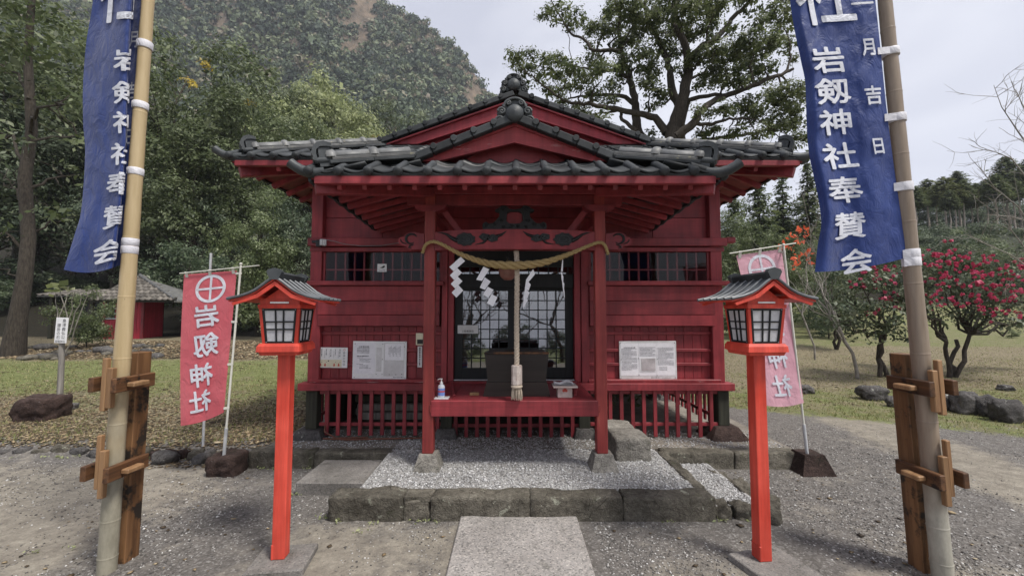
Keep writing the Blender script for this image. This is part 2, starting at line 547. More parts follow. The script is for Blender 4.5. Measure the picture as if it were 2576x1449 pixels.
def rope_mat(name, c1, c2):
    g = N(name)
    f = g.noise(g.map((30, 30, 60)), 3.0, 5, .7)
    col = g.ramp(f, .3, .7, c1, c2)
    return g.done(g.bsdf(col, .8, g.bump(f, .8, .006), .2))
m_straw = rope_mat('yellow straw rope', (.23, .16, .065), (.50, .37, .18))
m_hemp = rope_mat('pale hemp rope', (.36, .29, .22), (.66, .57, .46))

def bamboo_mat(name, c1, c2, low1, low2, zlo, zhi):
    g = N(name)
    v = g.map((9, 9, .8))
    f = g.noise(v, 3.0, 6, .6)
    up = g.ramp(f, .3, .7, c1, c2)
    lo = g.ramp(g.noise(g.map((5, 5, 2)), 3, 6, .7), .3, .7, low1, low2)
    z = g.new('SeparateXYZ'); g.set(z.inputs[0], g.pos)
    k = g.math('ADD', z.outputs['Z'], g.math('MULTIPLY', g.noise(g.pos, 5, 4), .5))
    mr = g.new('MapRange'); mr.inputs['From Min'].default_value = zlo + .2; mr.inputs['From Max'].default_value = zhi + .3
    g.set(mr.inputs['Value'], k)
    col = g.mix(mr.outputs[0], lo, up)
    sp = g.ramp(g.noise(g.map((8, 8, 2.5)), 5.0, 5, .7), .66, .72)
    col = g.mix(g.math('MULTIPLY', sp, .6), col, (.10, .065, .035))
    return g.done(g.bsdf(col, .42, g.bump(f, .15, .003), .4))
m_bamboo = bamboo_mat('straw coloured bamboo', (.38, .285, .15), (.50, .39, .23), (.20, .185, .14), (.34, .315, .245), .7, 1.3)
m_bamboo2 = bamboo_mat('greyish weathered bamboo', (.19, .145, .105), (.29, .23, .175), (.25, .24, .20), (.42, .40, .34), .5, .75)

def leafmat(name, cols, trans=.28, rough=.5, ovar=.35, spec=.32):
    g = N(name)
    r = g.attr('rnd')
    k = len(cols)
    col = g.ramps(r, [(i / max(1, k - 1), c) for i, c in enumerate(cols)])
    col = g.val(col, g.math('ADD', g.math('MULTIPLY', g.orand(), ovar), 1 - ovar / 2))
    b = g.bsdf(col, rough, None, spec)
    tr = g.new('BsdfTranslucent'); g.set(tr.inputs['Color'], g.val(col, 1.5))
    ms = g.new('MixShader'); ms.inputs[0].default_value = trans
    g.t.links.new(b, ms.inputs[1]); g.t.links.new(tr.outputs[0], ms.inputs[2])
    return g.done(ms.outputs[0])
m_leaf_oak = leafmat('evergreen oak leaves', [(.036, .05, .023), (.075, .10, .038), (.125, .155, .065), (.24, .265, .16)])
m_leaf_dark = leafmat('dark laurel leaves', [(.026, .042, .026), (.056, .08, .044), (.095, .125, .066), (.21, .24, .16)])
m_leaf_light = leafmat('pale camphor leaves', [(.11, .135, .06), (.22, .25, .11), (.32, .35, .165), (.46, .48, .29)])
m_leaf_yel = leafmat('yellow autumn leaves', [(.25, .19, .03), (.45, .34, .05), (.55, .42, .09)])
m_leaf_camphor = leafmat('camphor tree leaves', [(.032, .046, .018), (.066, .084, .032), (.11, .128, .052), (.20, .22, .12)], trans=.42)
m_leaf_cedar = leafmat('cedar needles', [(.030, .048, .024), (.06, .085, .038), (.10, .125, .05), (.16, .18, .075)], rough=.7)
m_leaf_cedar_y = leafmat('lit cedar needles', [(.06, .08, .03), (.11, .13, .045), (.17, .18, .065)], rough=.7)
m_leaf_cam = leafmat('camellia leaves', [(.026, .038, .023), (.056, .075, .040), (.095, .115, .06), (.20, .22, .15)])
m_leaf_redm = leafmat('orange red leaves', [(.45, .07, .03), (.6, .11, .05), (.7, .17, .08)])
m_flower = leafmat('pink camellia petals', [(.32, .025, .065), (.50, .05, .12), (.64, .13, .23)], trans=.2)
m_twig = surf('pale bare twigs', (.16, .145, .125), (.32, .295, .26), 9, .8, .3)
m_bark = surf('dark furrowed bark', (.03, .024, .018), (.085, .07, .055), 5, .9, .9, stretch=(6, 6, 1.2), spot=(.22, .22, .19), sscale=5, sthr=.68, dist=.03)
m_bark_l = surf('grey cedar bark', (.25, .21, .18), (.44, .385, .335), 5, .9, .6, stretch=(6, 6, 1.0), dist=.02)
m_mtn_leaf = leafmat('hillside forest leaves', [(.022, .036, .024), (.05, .072, .044), (.095, .125, .07), (.17, .195, .105), (.20, .165, .125)], trans=.12, rough=.65)
# ------------------------------------------------------------------ ground
def axis(a, b, step, far_a, far_b, grow=1.22):
    xs = list(np.arange(a, b + 1e-6, step))
    s, x = step, xs[-1]
    while x < far_b: s *= grow; x += s; xs.append(x)
    s, x = step, xs[0]
    pre = []
    while x > far_a: s *= grow; x -= s; pre.append(x)
    return pre[::-1] + xs
gxs = axis(-11, 13, .17, -420, 420)
gys = axis(-2.5, 24, .17, -260, 420)
nx, ny = len(gxs), len(gys)
GV = np.zeros((nx * ny, 3)); k = 0
for y in gys:
    for x in gxs:
        GV[k] = (x, y, hz(x, y)); k += 1
ii, jj = np.meshgrid(np.arange(nx - 1), np.arange(ny - 1))
a0 = (jj * nx + ii).ravel()
GF = np.stack([a0, a0 + 1, a0 + nx + 1, a0 + nx], 1)
X, Y = GV[:, 0], GV[:, 1]
def ss(a, b, x):
    t = np.clip((x - a) / (b - a), 0, 1); return t * t * (3 - 2 * t)
leftg = ss(4.85, 5.5, Y) * (1 - ss(-2.9, -2.2, X))
rb = np.where(X > 4.6, 6.6 - (X - 4.6) * .55, 6.6 + (4.6 - X) * .6)
rightg = ss(-.5, .9, Y - rb) * ss(2.2, 3.0, X)
backg = np.maximum(ss(10.5, 12, Y), 1 - ss(-9, -6, Y))
grass = np.maximum(np.maximum(leftg, rightg), backg)
straw = np.zeros_like(X)
straw += leftg * (1 - ss(5.0, 9.5, Y)) * .95
straw += (1 - ss(-3.6, -2.6, X)) * ss(11.0, 11.9, Y) * (1 - ss(19, 23, Y)) * .95
straw += rightg * (ss(8.3, 9.5, Y) * .55 * (1 - ss(3, 4, np.abs(Y - 12.5))) + .30)
dirt = np.maximum(.74 * (1 - ss(-3.4, -2.35, X)) * (1 - ss(4.3, 4.9, Y)), ss(.62, .25, np.abs(X - 4.95 - .12 * (Y - 5))) * (1 - ss(6.2, 7.2, Y)) * ss(2.4, 3.4, Y))
dirt = np.maximum(dirt, .55 * (1 - ss(.4, 1.2, np.abs(X + .95))) * (1 - ss(3.2, 3.6, Y)))
dirt = np.maximum(dirt, .60 * (1 - ss(2.55, 3.0, Y)) * ss(.5, .9, X))
def ground_mat():
    g = N('ground of dark gravel, earth and grass')
    p = g.pos
    n1 = g.noise(g.map(1), 1.3, 6, .6)
    n2 = g.noise(g.map(1), 9, 6, .65)
    n3 = g.noise(g.map(1), 55, 4, .7)
    v1 = g.vor(g.map((1, 1, 1)), 75, out='Color')
    vs = g.new('SeparateXYZ'); g.set(vs.inputs[0], v1)
    grav = g.ramps(vs.outputs['X'], [(0, (.06, .055, .051)), (.5, (.15, .138, .128)), (.85, (.25, .235, .22)), (.97, (.5, .485, .46))])
    grav = g.mix(.6, grav, g.ramp(n2, .3, .7, (.115, .105, .096), (.22, .202, .182)))
    earth = g.ramp(n2, .3, .72, (.205, .182, .15), (.37, .335, .275))
    earth = g.mix(.5, earth, g.ramp(n3, .3, .7, (.6, .6, .6), (1.3, 1.3, 1.3)), 'MULTIPLY')
    dm = g.math('ADD', g.attr('dirt'), g.math('MULTIPLY', g.math('SUBTRACT', n1, .5), 1.5))
    dm = g.math('ADD', dm, g.math('MULTIPLY', g.math('SUBTRACT', n2, .5), .9))
    col = g.mix(g.ramp(dm, .12, .62), grav, earth)
    green = g.ramps(n2, [(.28, (.10, .112, .045)), (.5, (.165, .185, .07)), (.75, (.25, .265, .115))])
    strw = g.ramps(g.noise(g.map((1, 1, 1)), 22, 6, .7), [(.25, (.06, .048, .033)), (.45, (.185, .155, .10)), (.62, (.31, .265, .175)), (.8, (.44, .385, .27))])
    sm = g.math('ADD', g.attr('straw'), g.math('MULTIPLY', g.math('SUBTRACT', g.noise(g.map(1), 2.2, 6, .65), .5), 2.4))
    gr = g.mix(g.ramp(sm, .05, .75), green, strw)
    gr = g.mix(.5, gr, g.ramp(n3, .25, .75, (.45, .45, .45), (1.45, 1.45, 1.45)), 'MULTIPLY')
    gm = g.math('ADD', g.attr('grass'), g.math('MULTIPLY', g.math('SUBTRACT', n2, .5), 1.1))
    col = g.mix(g.ramp(gm, .4, .62), col, gr)
    h = g.math('ADD', g.math('MULTIPLY', vs.outputs['Y'], .5), g.math('ADD', n3, n2))
    hum_shade = g.ramp(n2, .3, .7, (.010, .009, .006), (.032, .028, .018))  # humus brown, darkened to paint in the shade beneath the trees
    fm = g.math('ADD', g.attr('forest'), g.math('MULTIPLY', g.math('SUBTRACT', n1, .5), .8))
    col = g.mix(g.ramp(fm, .35, .7), col, hum_shade)
    return g.done(g.bsdf(col, .92, g.bump(h, .8, .025), .2))
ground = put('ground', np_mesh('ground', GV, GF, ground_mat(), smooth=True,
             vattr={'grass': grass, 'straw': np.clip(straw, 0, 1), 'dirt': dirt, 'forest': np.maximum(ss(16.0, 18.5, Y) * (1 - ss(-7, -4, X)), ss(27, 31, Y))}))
tag(ground, kind='structure')

# ------------------------------------------------------------------ mountain (rock under the forest)
SIL = [(-900, -300), (-300, -340), (0, -380), (300, -360), (600, -250), (800, -110), (960, 0), (1060, 48), (1150, 118),
       (1200, 186), (1245, 245), (1320, 320), (1420, 420), (1520, 500), (1700, 610)]
def sil(px): return float(np.interp(px, [a for a, b in SIL], [b for a, b in SIL]))
def mnt(px, t):
    """point of the hillside: px = direction, t = 0 foot .. 1 crest .. >1 behind"""
    d = ray(px, 724)
    dx, dy = d.x / d.y, 1.0
    r = ray(px, sil(px) + 14)
    el = r.z / r.y
    R1 = 310 - 30 * (px - 300) / 900
    R0 = 105.0
    tt = min(t, 1)
    Yd = R0 + (R1 - R0) * t
    z0 = 10.5
    z1 = CZ + el * R1
    z = z0 + (z1 - z0) * (0.55 * tt + 0.45 * tt ** 2.2)
    if t > 1: z = z1 - (t - 1) * (z1 - z0) * .8
    q = mn.noise(Vector((dx * 6, Yd * .012, 1.3))) * 26 + mn.noise(Vector((dx * 17, Yd * .03, 4.3))) * 11
    z += q * math.sin(min(1, max(0, tt)) * math.pi) * .9
    return Vector((CX + dx * Yd, Yd, z))
mpx = np.arange(-900, 1701, 26); mt = np.concatenate([np.linspace(0, 1, 56), np.linspace(1.1, 1.9, 6)])
MV = np.array([mnt(p, t) for t in mt for p in mpx])
ii, jj = np.meshgrid(np.arange(len(mpx) - 1), np.arange(len(mt) - 1))
a0 = (jj * len(mpx) + ii).ravel()
MF = np.stack([a0, a0 + 1, a0 + len(mpx) + 1, a0 + len(mpx)], 1)
m_cliff = surf('brown cliff and undergrowth', (.06, .05, .036), (.20, .15, .105), .16, .95, .9, bscale=1.1, spot=(.05, .06, .035), sscale=.12, sthr=.58, dist=1.2, stretch=(1, 1, .35))
tag(put('mountain', np_mesh('mountain', MV, MF, m_cliff, smooth=True)), kind='structure')

# ------------------------------------------------------------------ gravel bed round the shrine
m_bed = surf('white gravel bed', (.22, .215, .205), (.42, .41, .395), 3, .9, .8, bscale=150, spot=(.12, .115, .105), sscale=60, sthr=.58, dist=.012)
m_bed2 = surf('earthy gravel bed', (.12, .105, .085), (.26, .235, .20), 3, .9, .8, bscale=150, spot=(.09, .08, .065), sscale=60, sthr=.58, dist=.012)
def flat_poly(name, pts, z, mat, depth=.3):
    b = MB()
    a = sum(pts[i][0] * pts[(i + 1) % len(pts)][1] - pts[(i + 1) % len(pts)][0] * pts[i][1] for i in range(len(pts)))
    if a < 0: pts = pts[::-1]
    n = len(pts)
    b.add([(x, y, z) for x, y in pts] + [(x, y, z - depth) for x, y in pts],
          [tuple(range(n))] + [(i, n + i, n + (i + 1) % n, (i + 1) % n) for i in range(n)])
    return b.build(name, mat)
PZ = 0.228
FRONT = [(-1.30, 3.55), (1.52, 3.55), (1.50, 4.58), (-1.32, 4.58)]
PODIUM = [(-2.72, 4.60), (3.0, 4.60), (3.0, 9.6), (-2.72, 9.6)]
tag(flat_poly('gravel_bed', FRONT, PZ, m_bed), kind='structure')
tag(flat_poly('gravel_bed', PODIUM, PZ + .004, m_bed2), kind='structure')
LOWER = [(1.60, 3.52), (2.00, 3.42), (2.00, 4.40), (1.57, 4.40)]
tag(flat_poly('gravel_terrace', LOWER, .14, m_bed), kind='structure')

# loose stones as real geometry
OCT = np.array([(1, 0, 0), (-1, 0, 0), (0, 1, 0), (0, -1, 0), (0, 0, 1), (0, 0, -1)], float)
OCF = np.array([(0, 2, 4), (2, 1, 4), (1, 3, 4), (3, 0, 4), (2, 0, 5), (1, 2, 5), (3, 1, 5), (0, 3, 5)])
def pebbles(name, P, size, mat, rng, flat=.6):
    n = len(P)
    V = OCT[None] * rng.uniform(.65, 1.25, (n, 6, 1))
    a = rng.uniform(0, 6.283, n); ca, sa = np.cos(a), np.sin(a)
    sx = size * rng.lognormal(0, .32, n); sy = sx * rng.uniform(.55, 1, n); sz = sx * flat * rng.uniform(.6, 1.1, n)
    x, y, z = V[..., 0] * sx[:, None], V[..., 1] * sy[:, None], V[..., 2] * sz[:, None]
    W = np.stack([x * ca[:, None] - y * sa[:, None], x * sa[:, None] + y * ca[:, None], z], -1) + P[:, None, :]
    F = (OCF[None] + (np.arange(n) * 6)[:, None, None]).reshape(-1, 3)
    me = np_mesh(name, W.reshape(-1, 3), F, mat, rnd=np.repeat(rng.uniform(0, 1, n), 8))
    return tag(put(name, me), kind='stuff')
def stonemat(name, stops, rough=.8):
    g = N(name)
    col = g.ramps(g.attr('rnd'), stops)
    col = g.mix(.4, col, g.mix(g.noise(g.map(1), 160, 3), (.5, .5, .5), (1.4, 1.4, 1.4)), 'MULTIPLY')
    return g.done(g.bsdf(col, rough, None, .3))
m_white_gravel = stonemat('white chippings', [(0, (.14, .135, .13)), (.3, (.30, .295, .29)), (.65, (.45, .445, .44)), (1, (.64, .635, .63))])
m_pebble = stonemat('mixed pebbles', [(0, (.05, .047, .044)), (.4, (.13, .122, .115)), (.68, (.24, .225, .21)), (.8, (.46, .445, .42)), (1, (.68, .665, .64))])
m_litter = stonemat('fallen leaves', [(0, (.03, .022, .014)), (.4, (.10, .07, .04)), (.7, (.22, .16, .09)), (.9, (.36, .28, .17)), (1, (.45, .38, .26))], .7)
rng = np.random.default_rng(3)
n = 15000
P = np.stack([rng.uniform(-1.30, 1.50, n), 3.56 + 1.45 * rng.beta(1, 1.25, n), np.full(n, PZ + .004)], 1)
P = P[~((P[:, 1] > 4.58) & (np.abs(P[:, 0]) > 1.3))]
pebbles('gravel', P, .0085, m_white_gravel, rng)
n = 5200
P = np.stack([rng.uniform(-2.65, 2.95, n), rng.uniform(4.62, 5.3, n), np.full(n, PZ + .007)], 1)
pebbles('gravel', P, .009, m_white_gravel, rng)
n = 2600
P = np.stack([rng.uniform(1.60, 1.98, n), rng.uniform(3.45, 4.4, n), np.full(n, .144)], 1)
pebbles('gravel', P, .0085, m_white_gravel, rng)
n = 80000
y = 1.9 + 5.0 * rng.beta(1.15, 1.7, n); x = rng.uniform(-1, 1, n) * (1.35 * y + .6)
dn = np.array([mn.noise(Vector((a * .9, b * .9, 5))) + .5 * mn.noise(Vector((a * 3, b * 3, 2))) for a, b in zip(x, y)])
keep = rng.uniform(-.45, .45, n) < dn + .05
keep &= ~((x > -1.5) & (x < 2.2) & (y > 3.36) & (y < 5)) & ~((np.abs(x) < 3.1) & (y > 4.4)) & ~((x < -2) & (y > 4.75))
keep &= ~((x > -.48) & (x < .59) & (y < 3.45)) & ~((np.abs(x - 5) < .5) & (rng.uniform(0, 1, n) < .8)) & ~((x < -3.0) & (rng.uniform(0, 1, n) < .5))
keep &= (y < 6.2)
P = np.stack([x, y, np.zeros(n)], 1)[keep]
P[:, 2] = [hz(a, b) + .002 for a, b, c in P]
pebbles('pebbles', P, .0066, m_pebble, rng)

def blades(name, P, h, wd, mat, rng, lean=.5):
    n = len(P)
    a = rng.uniform(0, 6.283, n); l = rng.uniform(0, 6.283, n)
    hh = h * rng.lognormal(0, .35, n); ww = wd * rng.uniform(.6, 1.3, n)
    dx, dy = np.cos(a) * ww, np.sin(a) * ww
    tip = P + np.stack([np.cos(l) * hh * lean, np.sin(l) * hh * lean, hh], 1)
    V = np.stack([P + np.stack([dx, dy, 0 * dx], 1), P - np.stack([dx, dy, 0 * dx], 1), tip], 1).reshape(-1, 3)
    F = np.arange(n * 3).reshape(-1, 3)
    return tag(put(name, np_mesh(name, V, F, mat, rnd=rng.uniform(0, 1, n))), kind='stuff')
m_grass = leafmat('short grass', [(.09, .105, .035), (.16, .178, .062), (.21, .225, .09), (.32, .29, .14), (.42, .36, .21)], rough=.8)
n = 90000
y = 5.0 + 14 * rng.beta(1, 2.2, n); x = rng.uniform(-1, 1, n) * (1.3 * y + 1)
dn = np.array([mn.noise(Vector((a * .7, b * .7, 9))) + .6 * mn.noise(Vector((a * 2.6, b * 2.6, 4))) for a, b in zip(x, y)])
ok = ((x < -2.75) & ((y < 11.6) | (rng.uniform(0, 1, n) < .25))) | ((x > 3.2) & (y > 6.6 - (x - 4.6) * .55 + .25))
ok &= rng.uniform(-.5, .5, n) < dn + .12 + np.where(x < 0, np.where((y > 7.5) & (y < 11.6), .25, -.15), .15)
P = np.stack([x, y, np.zeros(n)], 1)[ok]
P[:, 2] = [hz(a, b) - .002 for a, b, c in P]
blades('grass', P, .035, .0065, m_grass, rng)
# fallen leaves and bark on the left bank and round the trees
n = 26000
y = 5.0 + 12 * rng.beta(1, 1.8, n); x = rng.uniform(-1, 1, n) * (1.3 * y + 1)
dn = np.array([mn.noise(Vector((a * .8, b * .8, 19))) for a, b in zip(x, y)])
ok = (x < -2.7) & (rng.uniform(-.6, .5, n) < dn + np.where((y < 7) | (y > 11.4), .25, -.25)) | ((x > 3) & (y > 7.4) & (rng.uniform(-.4, .5, n) < dn - .1))
P = np.stack([x, y, np.zeros(n)], 1)[ok]
P[:, 2] = [hz(a, b) + .006 for a, b, c in P]
pebbles('leaf_litter', P, .022, m_litter, rng, flat=.25)
P = np.stack([rng.uniform(-4.5, -1.6, 1500), rng.uniform(4.5, 4.95, 1500), np.zeros(1500)], 1)
P[:, 2] = [hz(a, b) + .006 for a, b, c in P]
pebbles('leaf_litter', P, .016, m_litter, rng, flat=.25)

# a few dead leaves blown over the gravel
P = np.stack([rng.uniform(-3.6, 3.6, 420), rng.uniform(2.3, 6.0, 420), np.zeros(420)], 1)
P = P[~((np.abs(P[:, 0]) < 2.2) & (P[:, 1] > 3.3))]
P[:, 2] = [hz(a, b) + .008 for a, b, c in P]
pebbles('leaf_litter', P, .017, m_litter, rng, flat=.18)
n = 9000
P = np.stack([rng.uniform(-15, -5, n), rng.uniform(11.6, 15.5, n), np.zeros(n)], 1)
P[:, 2] = [hz(a, b) + .015 for a, b, c in P]
pebbles('leaf_litter', P, .04, m_litter, rng, flat=.35)
n = 13000
P = np.stack([rng.uniform(-9, -2.8, n), 4.95 + 3.2 * rng.beta(1, 2.2, n), np.zeros(n)], 1)
P[:, 2] = [hz(a, b) + .006 for a, b, c in P]
pebbles('leaf_litter', P, .017, m_litter, rng, flat=.3)
# ------------------------------------------------------------------ stones
import bmesh
def rock_mesh(name, seed, hx, hy, hzz, mat, box=2.5, amp=.12, freq=1.6, sub=3, facet=0.0, smooth=True):
    bm = bmesh.new()
    bmesh.ops.create_icosphere(bm, subdivisions=sub, radius=1.0)
    V = []
    for v in bm.verts:
        d = v.co.normalized()
        r = (abs(d.x) ** box + abs(d.y) ** box + abs(d.z) ** box) ** (-1 / box)
        q = d * r
        o = Vector((seed * 3.7, seed * 1.3, seed * 2.1))
        k = 1 + amp * mn.noise(q * freq + o) + amp * .45 * mn.noise(q * freq * 3.1 + o) + amp * .2 * mn.noise(q * freq * 8 + o)
        if facet: k -= facet * abs(mn.noise(q * .9 + o * 2))
        v.co = Vector((q.x * hx, q.y * hy, q.z * hzz)) * k
    me = bpy.data.meshes.new(name)
    bm.to_mesh(me); bm.free()
    me.polygons.foreach_set('use_smooth', [smooth] * len(me.polygons))
    me.materials.append(mat)
    return me
def block_mesh(name, seed, hx, hy, hzz, mat, amp=.012, n=12, rnd=.085):
    """rough hewn block: gridded box, worn edges, chipped relief"""
    bm = bmesh.new()
    bmesh.ops.create_cube(bm, size=2.0)
    bmesh.ops.subdivide_edges(bm, edges=bm.edges[:], cuts=n, use_grid_fill=True)
    m = min(hx, hy, hzz) * rnd * 2
    o = Vector((seed * 3.7, seed * 1.3, seed * 2.1))
    for v in bm.verts:
        q = Vector((v.co.x * hx, v.co.y * hy, v.co.z * hzz))
        c = Vector((max(-hx + m, min(hx - m, q.x)), max(-hy + m, min(hy - m, q.y)), max(-hzz + m, min(hzz - m, q.z))))
        d = q - c
        if d.length > m: q = c + d.normalized() * (m + (d.length - m) * .25)
        nn = q.normalized()
        k = amp * (1.3 * mn.noise(q * 3.5 + o) + .8 * mn.noise(q * 11 + o) + .45 * mn.noise(q * 30 + o))
        v.co = q + Vector((nn.x * .5, nn.y, nn.z)) * k * 1.6
    me = bpy.data.meshes.new(name)
    bm.to_mesh(me); bm.free()
    me.polygons.foreach_set('use_smooth', [True] * len(me.polygons))
    me.materials.append(mat)
    return me
def kerb_stone(parent, seed, x0, x1, y0, y1, z0, z1, mat=None, amp=.05, box=9, sub=4, rz=0):
    me = block_mesh('stone', seed, (x1 - x0) / 2, (y1 - y0) / 2, (z1 - z0) / 2, mat or m_stone, amp * .22, 13 if sub > 3 else 8)
    return put('stone', me, T((x0 + x1) / 2, (y0 + y1) / 2, (z0 + z1) / 2) @ RZ(rz), parent)

kf = thing('stone_kerb', 'long low kerb of dark lichened stone blocks at the head of the concrete walk', 'kerb', (0, 3.46, 0))
xb = [-1.47, -.885, -.67, .12, .847, 1.58]
for i in range(5):
    g = .003
    kerb_stone(kf, 11 + i, xb[i] + g, xb[i + 1] - g, 3.37 + (.012 if i == 1 else 0), 3.56, -.03 if i != 1 else .05, .248 if i != 1 else .215, amp=.07 if i in (0, 2) else .045, sub=4)
cs = MB(); cs.add([(-.9, 3.375, .19), (-.64, 3.37, .19), (-.63, 3.55, .188), (-.9, 3.55, .188)], [(0, 1, 2, 3)])
kerb_stone(kf, 61, -.885, -.655, 3.38, 3.55, .205, .250, amp=.05, sub=3)
kl = thing('stone_kerb', 'dark mossy kerb block left of the gravel, behind the flat grey slab', 'kerb', (-2.0, 4.55, 0))
kerb_stone(kl, 21, -2.10, -1.28, 4.47, 4.62, -.03, .235)
kerb_stone(kl, 22, -2.80, -2.11, 4.48, 4.66, -.03, .235, amp=.09)
kr = thing('stone_kerb', 'dark kerb of two blocks right of the hewn step stone, lit patch in the middle', 'kerb', (2.3, 4.55, 0))
kerb_stone(kr, 23, 1.56, 2.30, 4.46, 4.62, -.03, .238)
kerb_stone(kr, 24, 2.315, 3.05, 4.46, 4.62, -.03, .235)
ke = thing('stone_edging', 'row of small broken edging stones beside the right end of the long kerb', 'edging', (1.9, 3.5, 0))
for i, (x0, x1, y0, y1, h) in enumerate([(1.59, 1.72, 3.40, 3.56, .165), (1.73, 1.92, 3.37, 3.52, .17), (1.93, 2.06, 3.36, 3.50, .18), (1.99, 2.17, 3.52, 3.72, .165), (1.97, 2.11, 3.74, 3.98, .155), (1.92, 2.06, 4.0, 4.24, .155)]):
    kerb_stone(ke, 31 + i, x0, x1, y0, y1, -.03, h, amp=.14, box=5, sub=3, rz=.1 * (i % 3 - 1))
ks = thing('stone_edging', 'thin flat curb stones edging the gravel on its right side', 'edging', (1.55, 4.0, .15))
for i in range(3):
    kerb_stone(ks, 41 + i, 1.50, 1.60, 3.60 + i * .31, 3.89 + i * .31, .06, .246, amp=.06, box=7, sub=3, rz=.03)
hb = thing('hewn_stone', 'big squared pale step stone on the gravel right of the right porch post', 'stone', (1.22, 4.5, .17))
kerb_stone(hb, 51, 1.00, 1.36, 4.22, 4.63, .14, .45, m_stone_l, amp=.05, box=8)
kerb_stone(hb, 52, .99, 1.33, 4.64, 5.02, .14, .44, m_stone_l, amp=.05, box=8)
sl = MB(); sl.box(-1.97, -1.36, 3.84, 4.42, 0, .178, .012)
tag(sl.build('concrete_slab', m_slab), 'flat grey stained slab left of the white gravel', 'slab')
wk = MB(); wk.box(-.43, .485, -1.2, 3.405, 0, .10, .008)
tag(wk.build('walkway', m_conc), kind='structure')

# ------------------------------------------------------------------ the shrine hall
SH = thing('shrine_hall', 'red wooden shrine with dark tiled roof and small gabled porch', 'shrine', (0, 5.0, .17))
def part(mb, name, mat, parent=None): return mb.build(name, mat, parent or SH)
def pbox(name, mat, x0, x1, y0, y1, z0, z1, ch=.004, parent=None):
    return MB().box(x0, x1, y0, y1, z0, z1, ch).build(name, mat, parent or SH)
YW, YP = 5.05, 4.0
LX0, LX1, RX0, RX1 = -2.45, -.87, .90, 2.52
CXW = .03
def frustum(cx, cy, z0, z1, wb, wt, db, dt, seed):
    b = MB()
    vs = [(cx + sx * w / 2, cy + sy * d / 2, z) for z, w, d in ((z0, wb, db), (z1, wt, dt)) for sx, sy in ((-1, -1), (1, -1), (1, 1), (-1, 1))]
    b.convex(vs, [(0, 1, 2, 3), (4, 5, 6, 7), (0, 1, 5, 4), (1, 2, 6, 5), (2, 3, 7, 6), (3, 0, 4, 7)])
    return b
for i, (cx, cy, wb, wt, h, mt_) in enumerate([(-.815, 4.05, .27, .16, .205, m_stone_l), (.835, 4.05, .28, .165, .205, m_stone_l),
        (-2.39, 5.05, .42, .26, .16, m_rock), (2.47, 5.05, .50, .26, .20, m_stone_r), (-.80, 5.05, .30, .20, .17, m_rock), (.83, 5.05, .30, .20, .17, m_rock),
        (-2.39, 7.2, .4, .26, .17, m_rock), (2.47, 7.2, .4, .26, .17, m_rock), (0, 7.2, .4, .26, .17, m_rock), (-2.39, 9.2, .4, .26, .17, m_rock), (2.47, 9.2, .4, .26, .17, m_rock), (1.9, 7.6, .4, .22, .2, m_rock)]):
    h -= .058
    part(frustum(cx, cy, .19, PZ + h, wb, wt, wb, wt, i), 'base_stone', mt_)
    if cy > 4.5:
        pbox('floor_post', m_oldleg, cx - .065, cx + .065, cy - .065, cy + .065, PZ + h, .80, .006)
# porch posts
for sx in (-.820, .826):
    p = pbox('porch_post', m_red_post, sx - .052, sx + .052, YP, YP + .104, PZ + .147, 2.86, .006)
    pbox('tenon_end', m_red_post, sx - .012 + (.03 if sx < 0 else -.03), sx + .012 + (.03 if sx < 0 else -.03), YP - .012, YP + .01, .76, .83, .003, p)
# floor sill, ledge, corner posts, rails
pbox('floor_beam', m_red_x, -2.53, 2.58, 4.93, 5.09, .785, .868)
for sx in (-2.47, 2.50): pbox('floor_beam', m_red_y, sx - .06, sx + .06, 5.091, 9.3, .787, .866)
for x0, x1 in ((-2.42, -.84), (.88, 2.45)):
    pbox('ledge', m_red_worn, x0, x1, 4.985, 5.10, .869, .906, .006)
for sx in (-2.385, 2.435): pbox('corner_post', m_red_z, sx - .068, sx + .068, 5.0, 5.13, .869, 3.22, .006)
for sx, ys in ((-2.385, (7.2, 9.2)), (2.435, (7.2, 9.2))):
    for yy in ys: pbox('corner_post', m_red_z, sx - .068, sx + .068, yy - .065, yy + .065, .867, 3.22, .006)
zb1, zb0 = zat(599, 4.96), zat(619, 4.96)
pbox('lintel_beam', m_red_x, -2.47, 2.55, 4.945, 5.06, zb0, zb1, .005)
pbox('beam_nosing', m_red_x, 2.551, 2.66, 4.96, 5.05, zb0 + .04, zb1 + .015, .01)
zr1, zr0 = zat(622, 5.0), zat(633, 5.0)
zw1, zw0 = zr0, zat(708, 5.02)
zs0 = zat(718, 4.95)
for x0, x1 in ((-2.46, -.84), (.88, 2.53)):
    pbox('window_head', m_red_x, x0, x1, 4.99, 5.12, zr0, zr1 - .002, .004)
    pbox('window_sill', m_red_x, x0 - .03 * (x0 < 0), x1 + .03 * (x1 > 0), 4.925, 5.10, zs0, zw0, .005)
# upper wall boards
for x0, x1 in ((-2.316, -1.62), (-1.615, -.95), (-.945, .0), (.005, 1.0), (1.005, 1.70), (1.705, 2.366)):
    pbox('wall_board', m_red_x, x0, x1, 5.085, 5.115, zb1 - .05, zb1 + .27, .003)
    pbox('wall_board', m_red_x, x0, x1, 5.089, 5.115, zb1 + .275, zb1 + .75, .003)
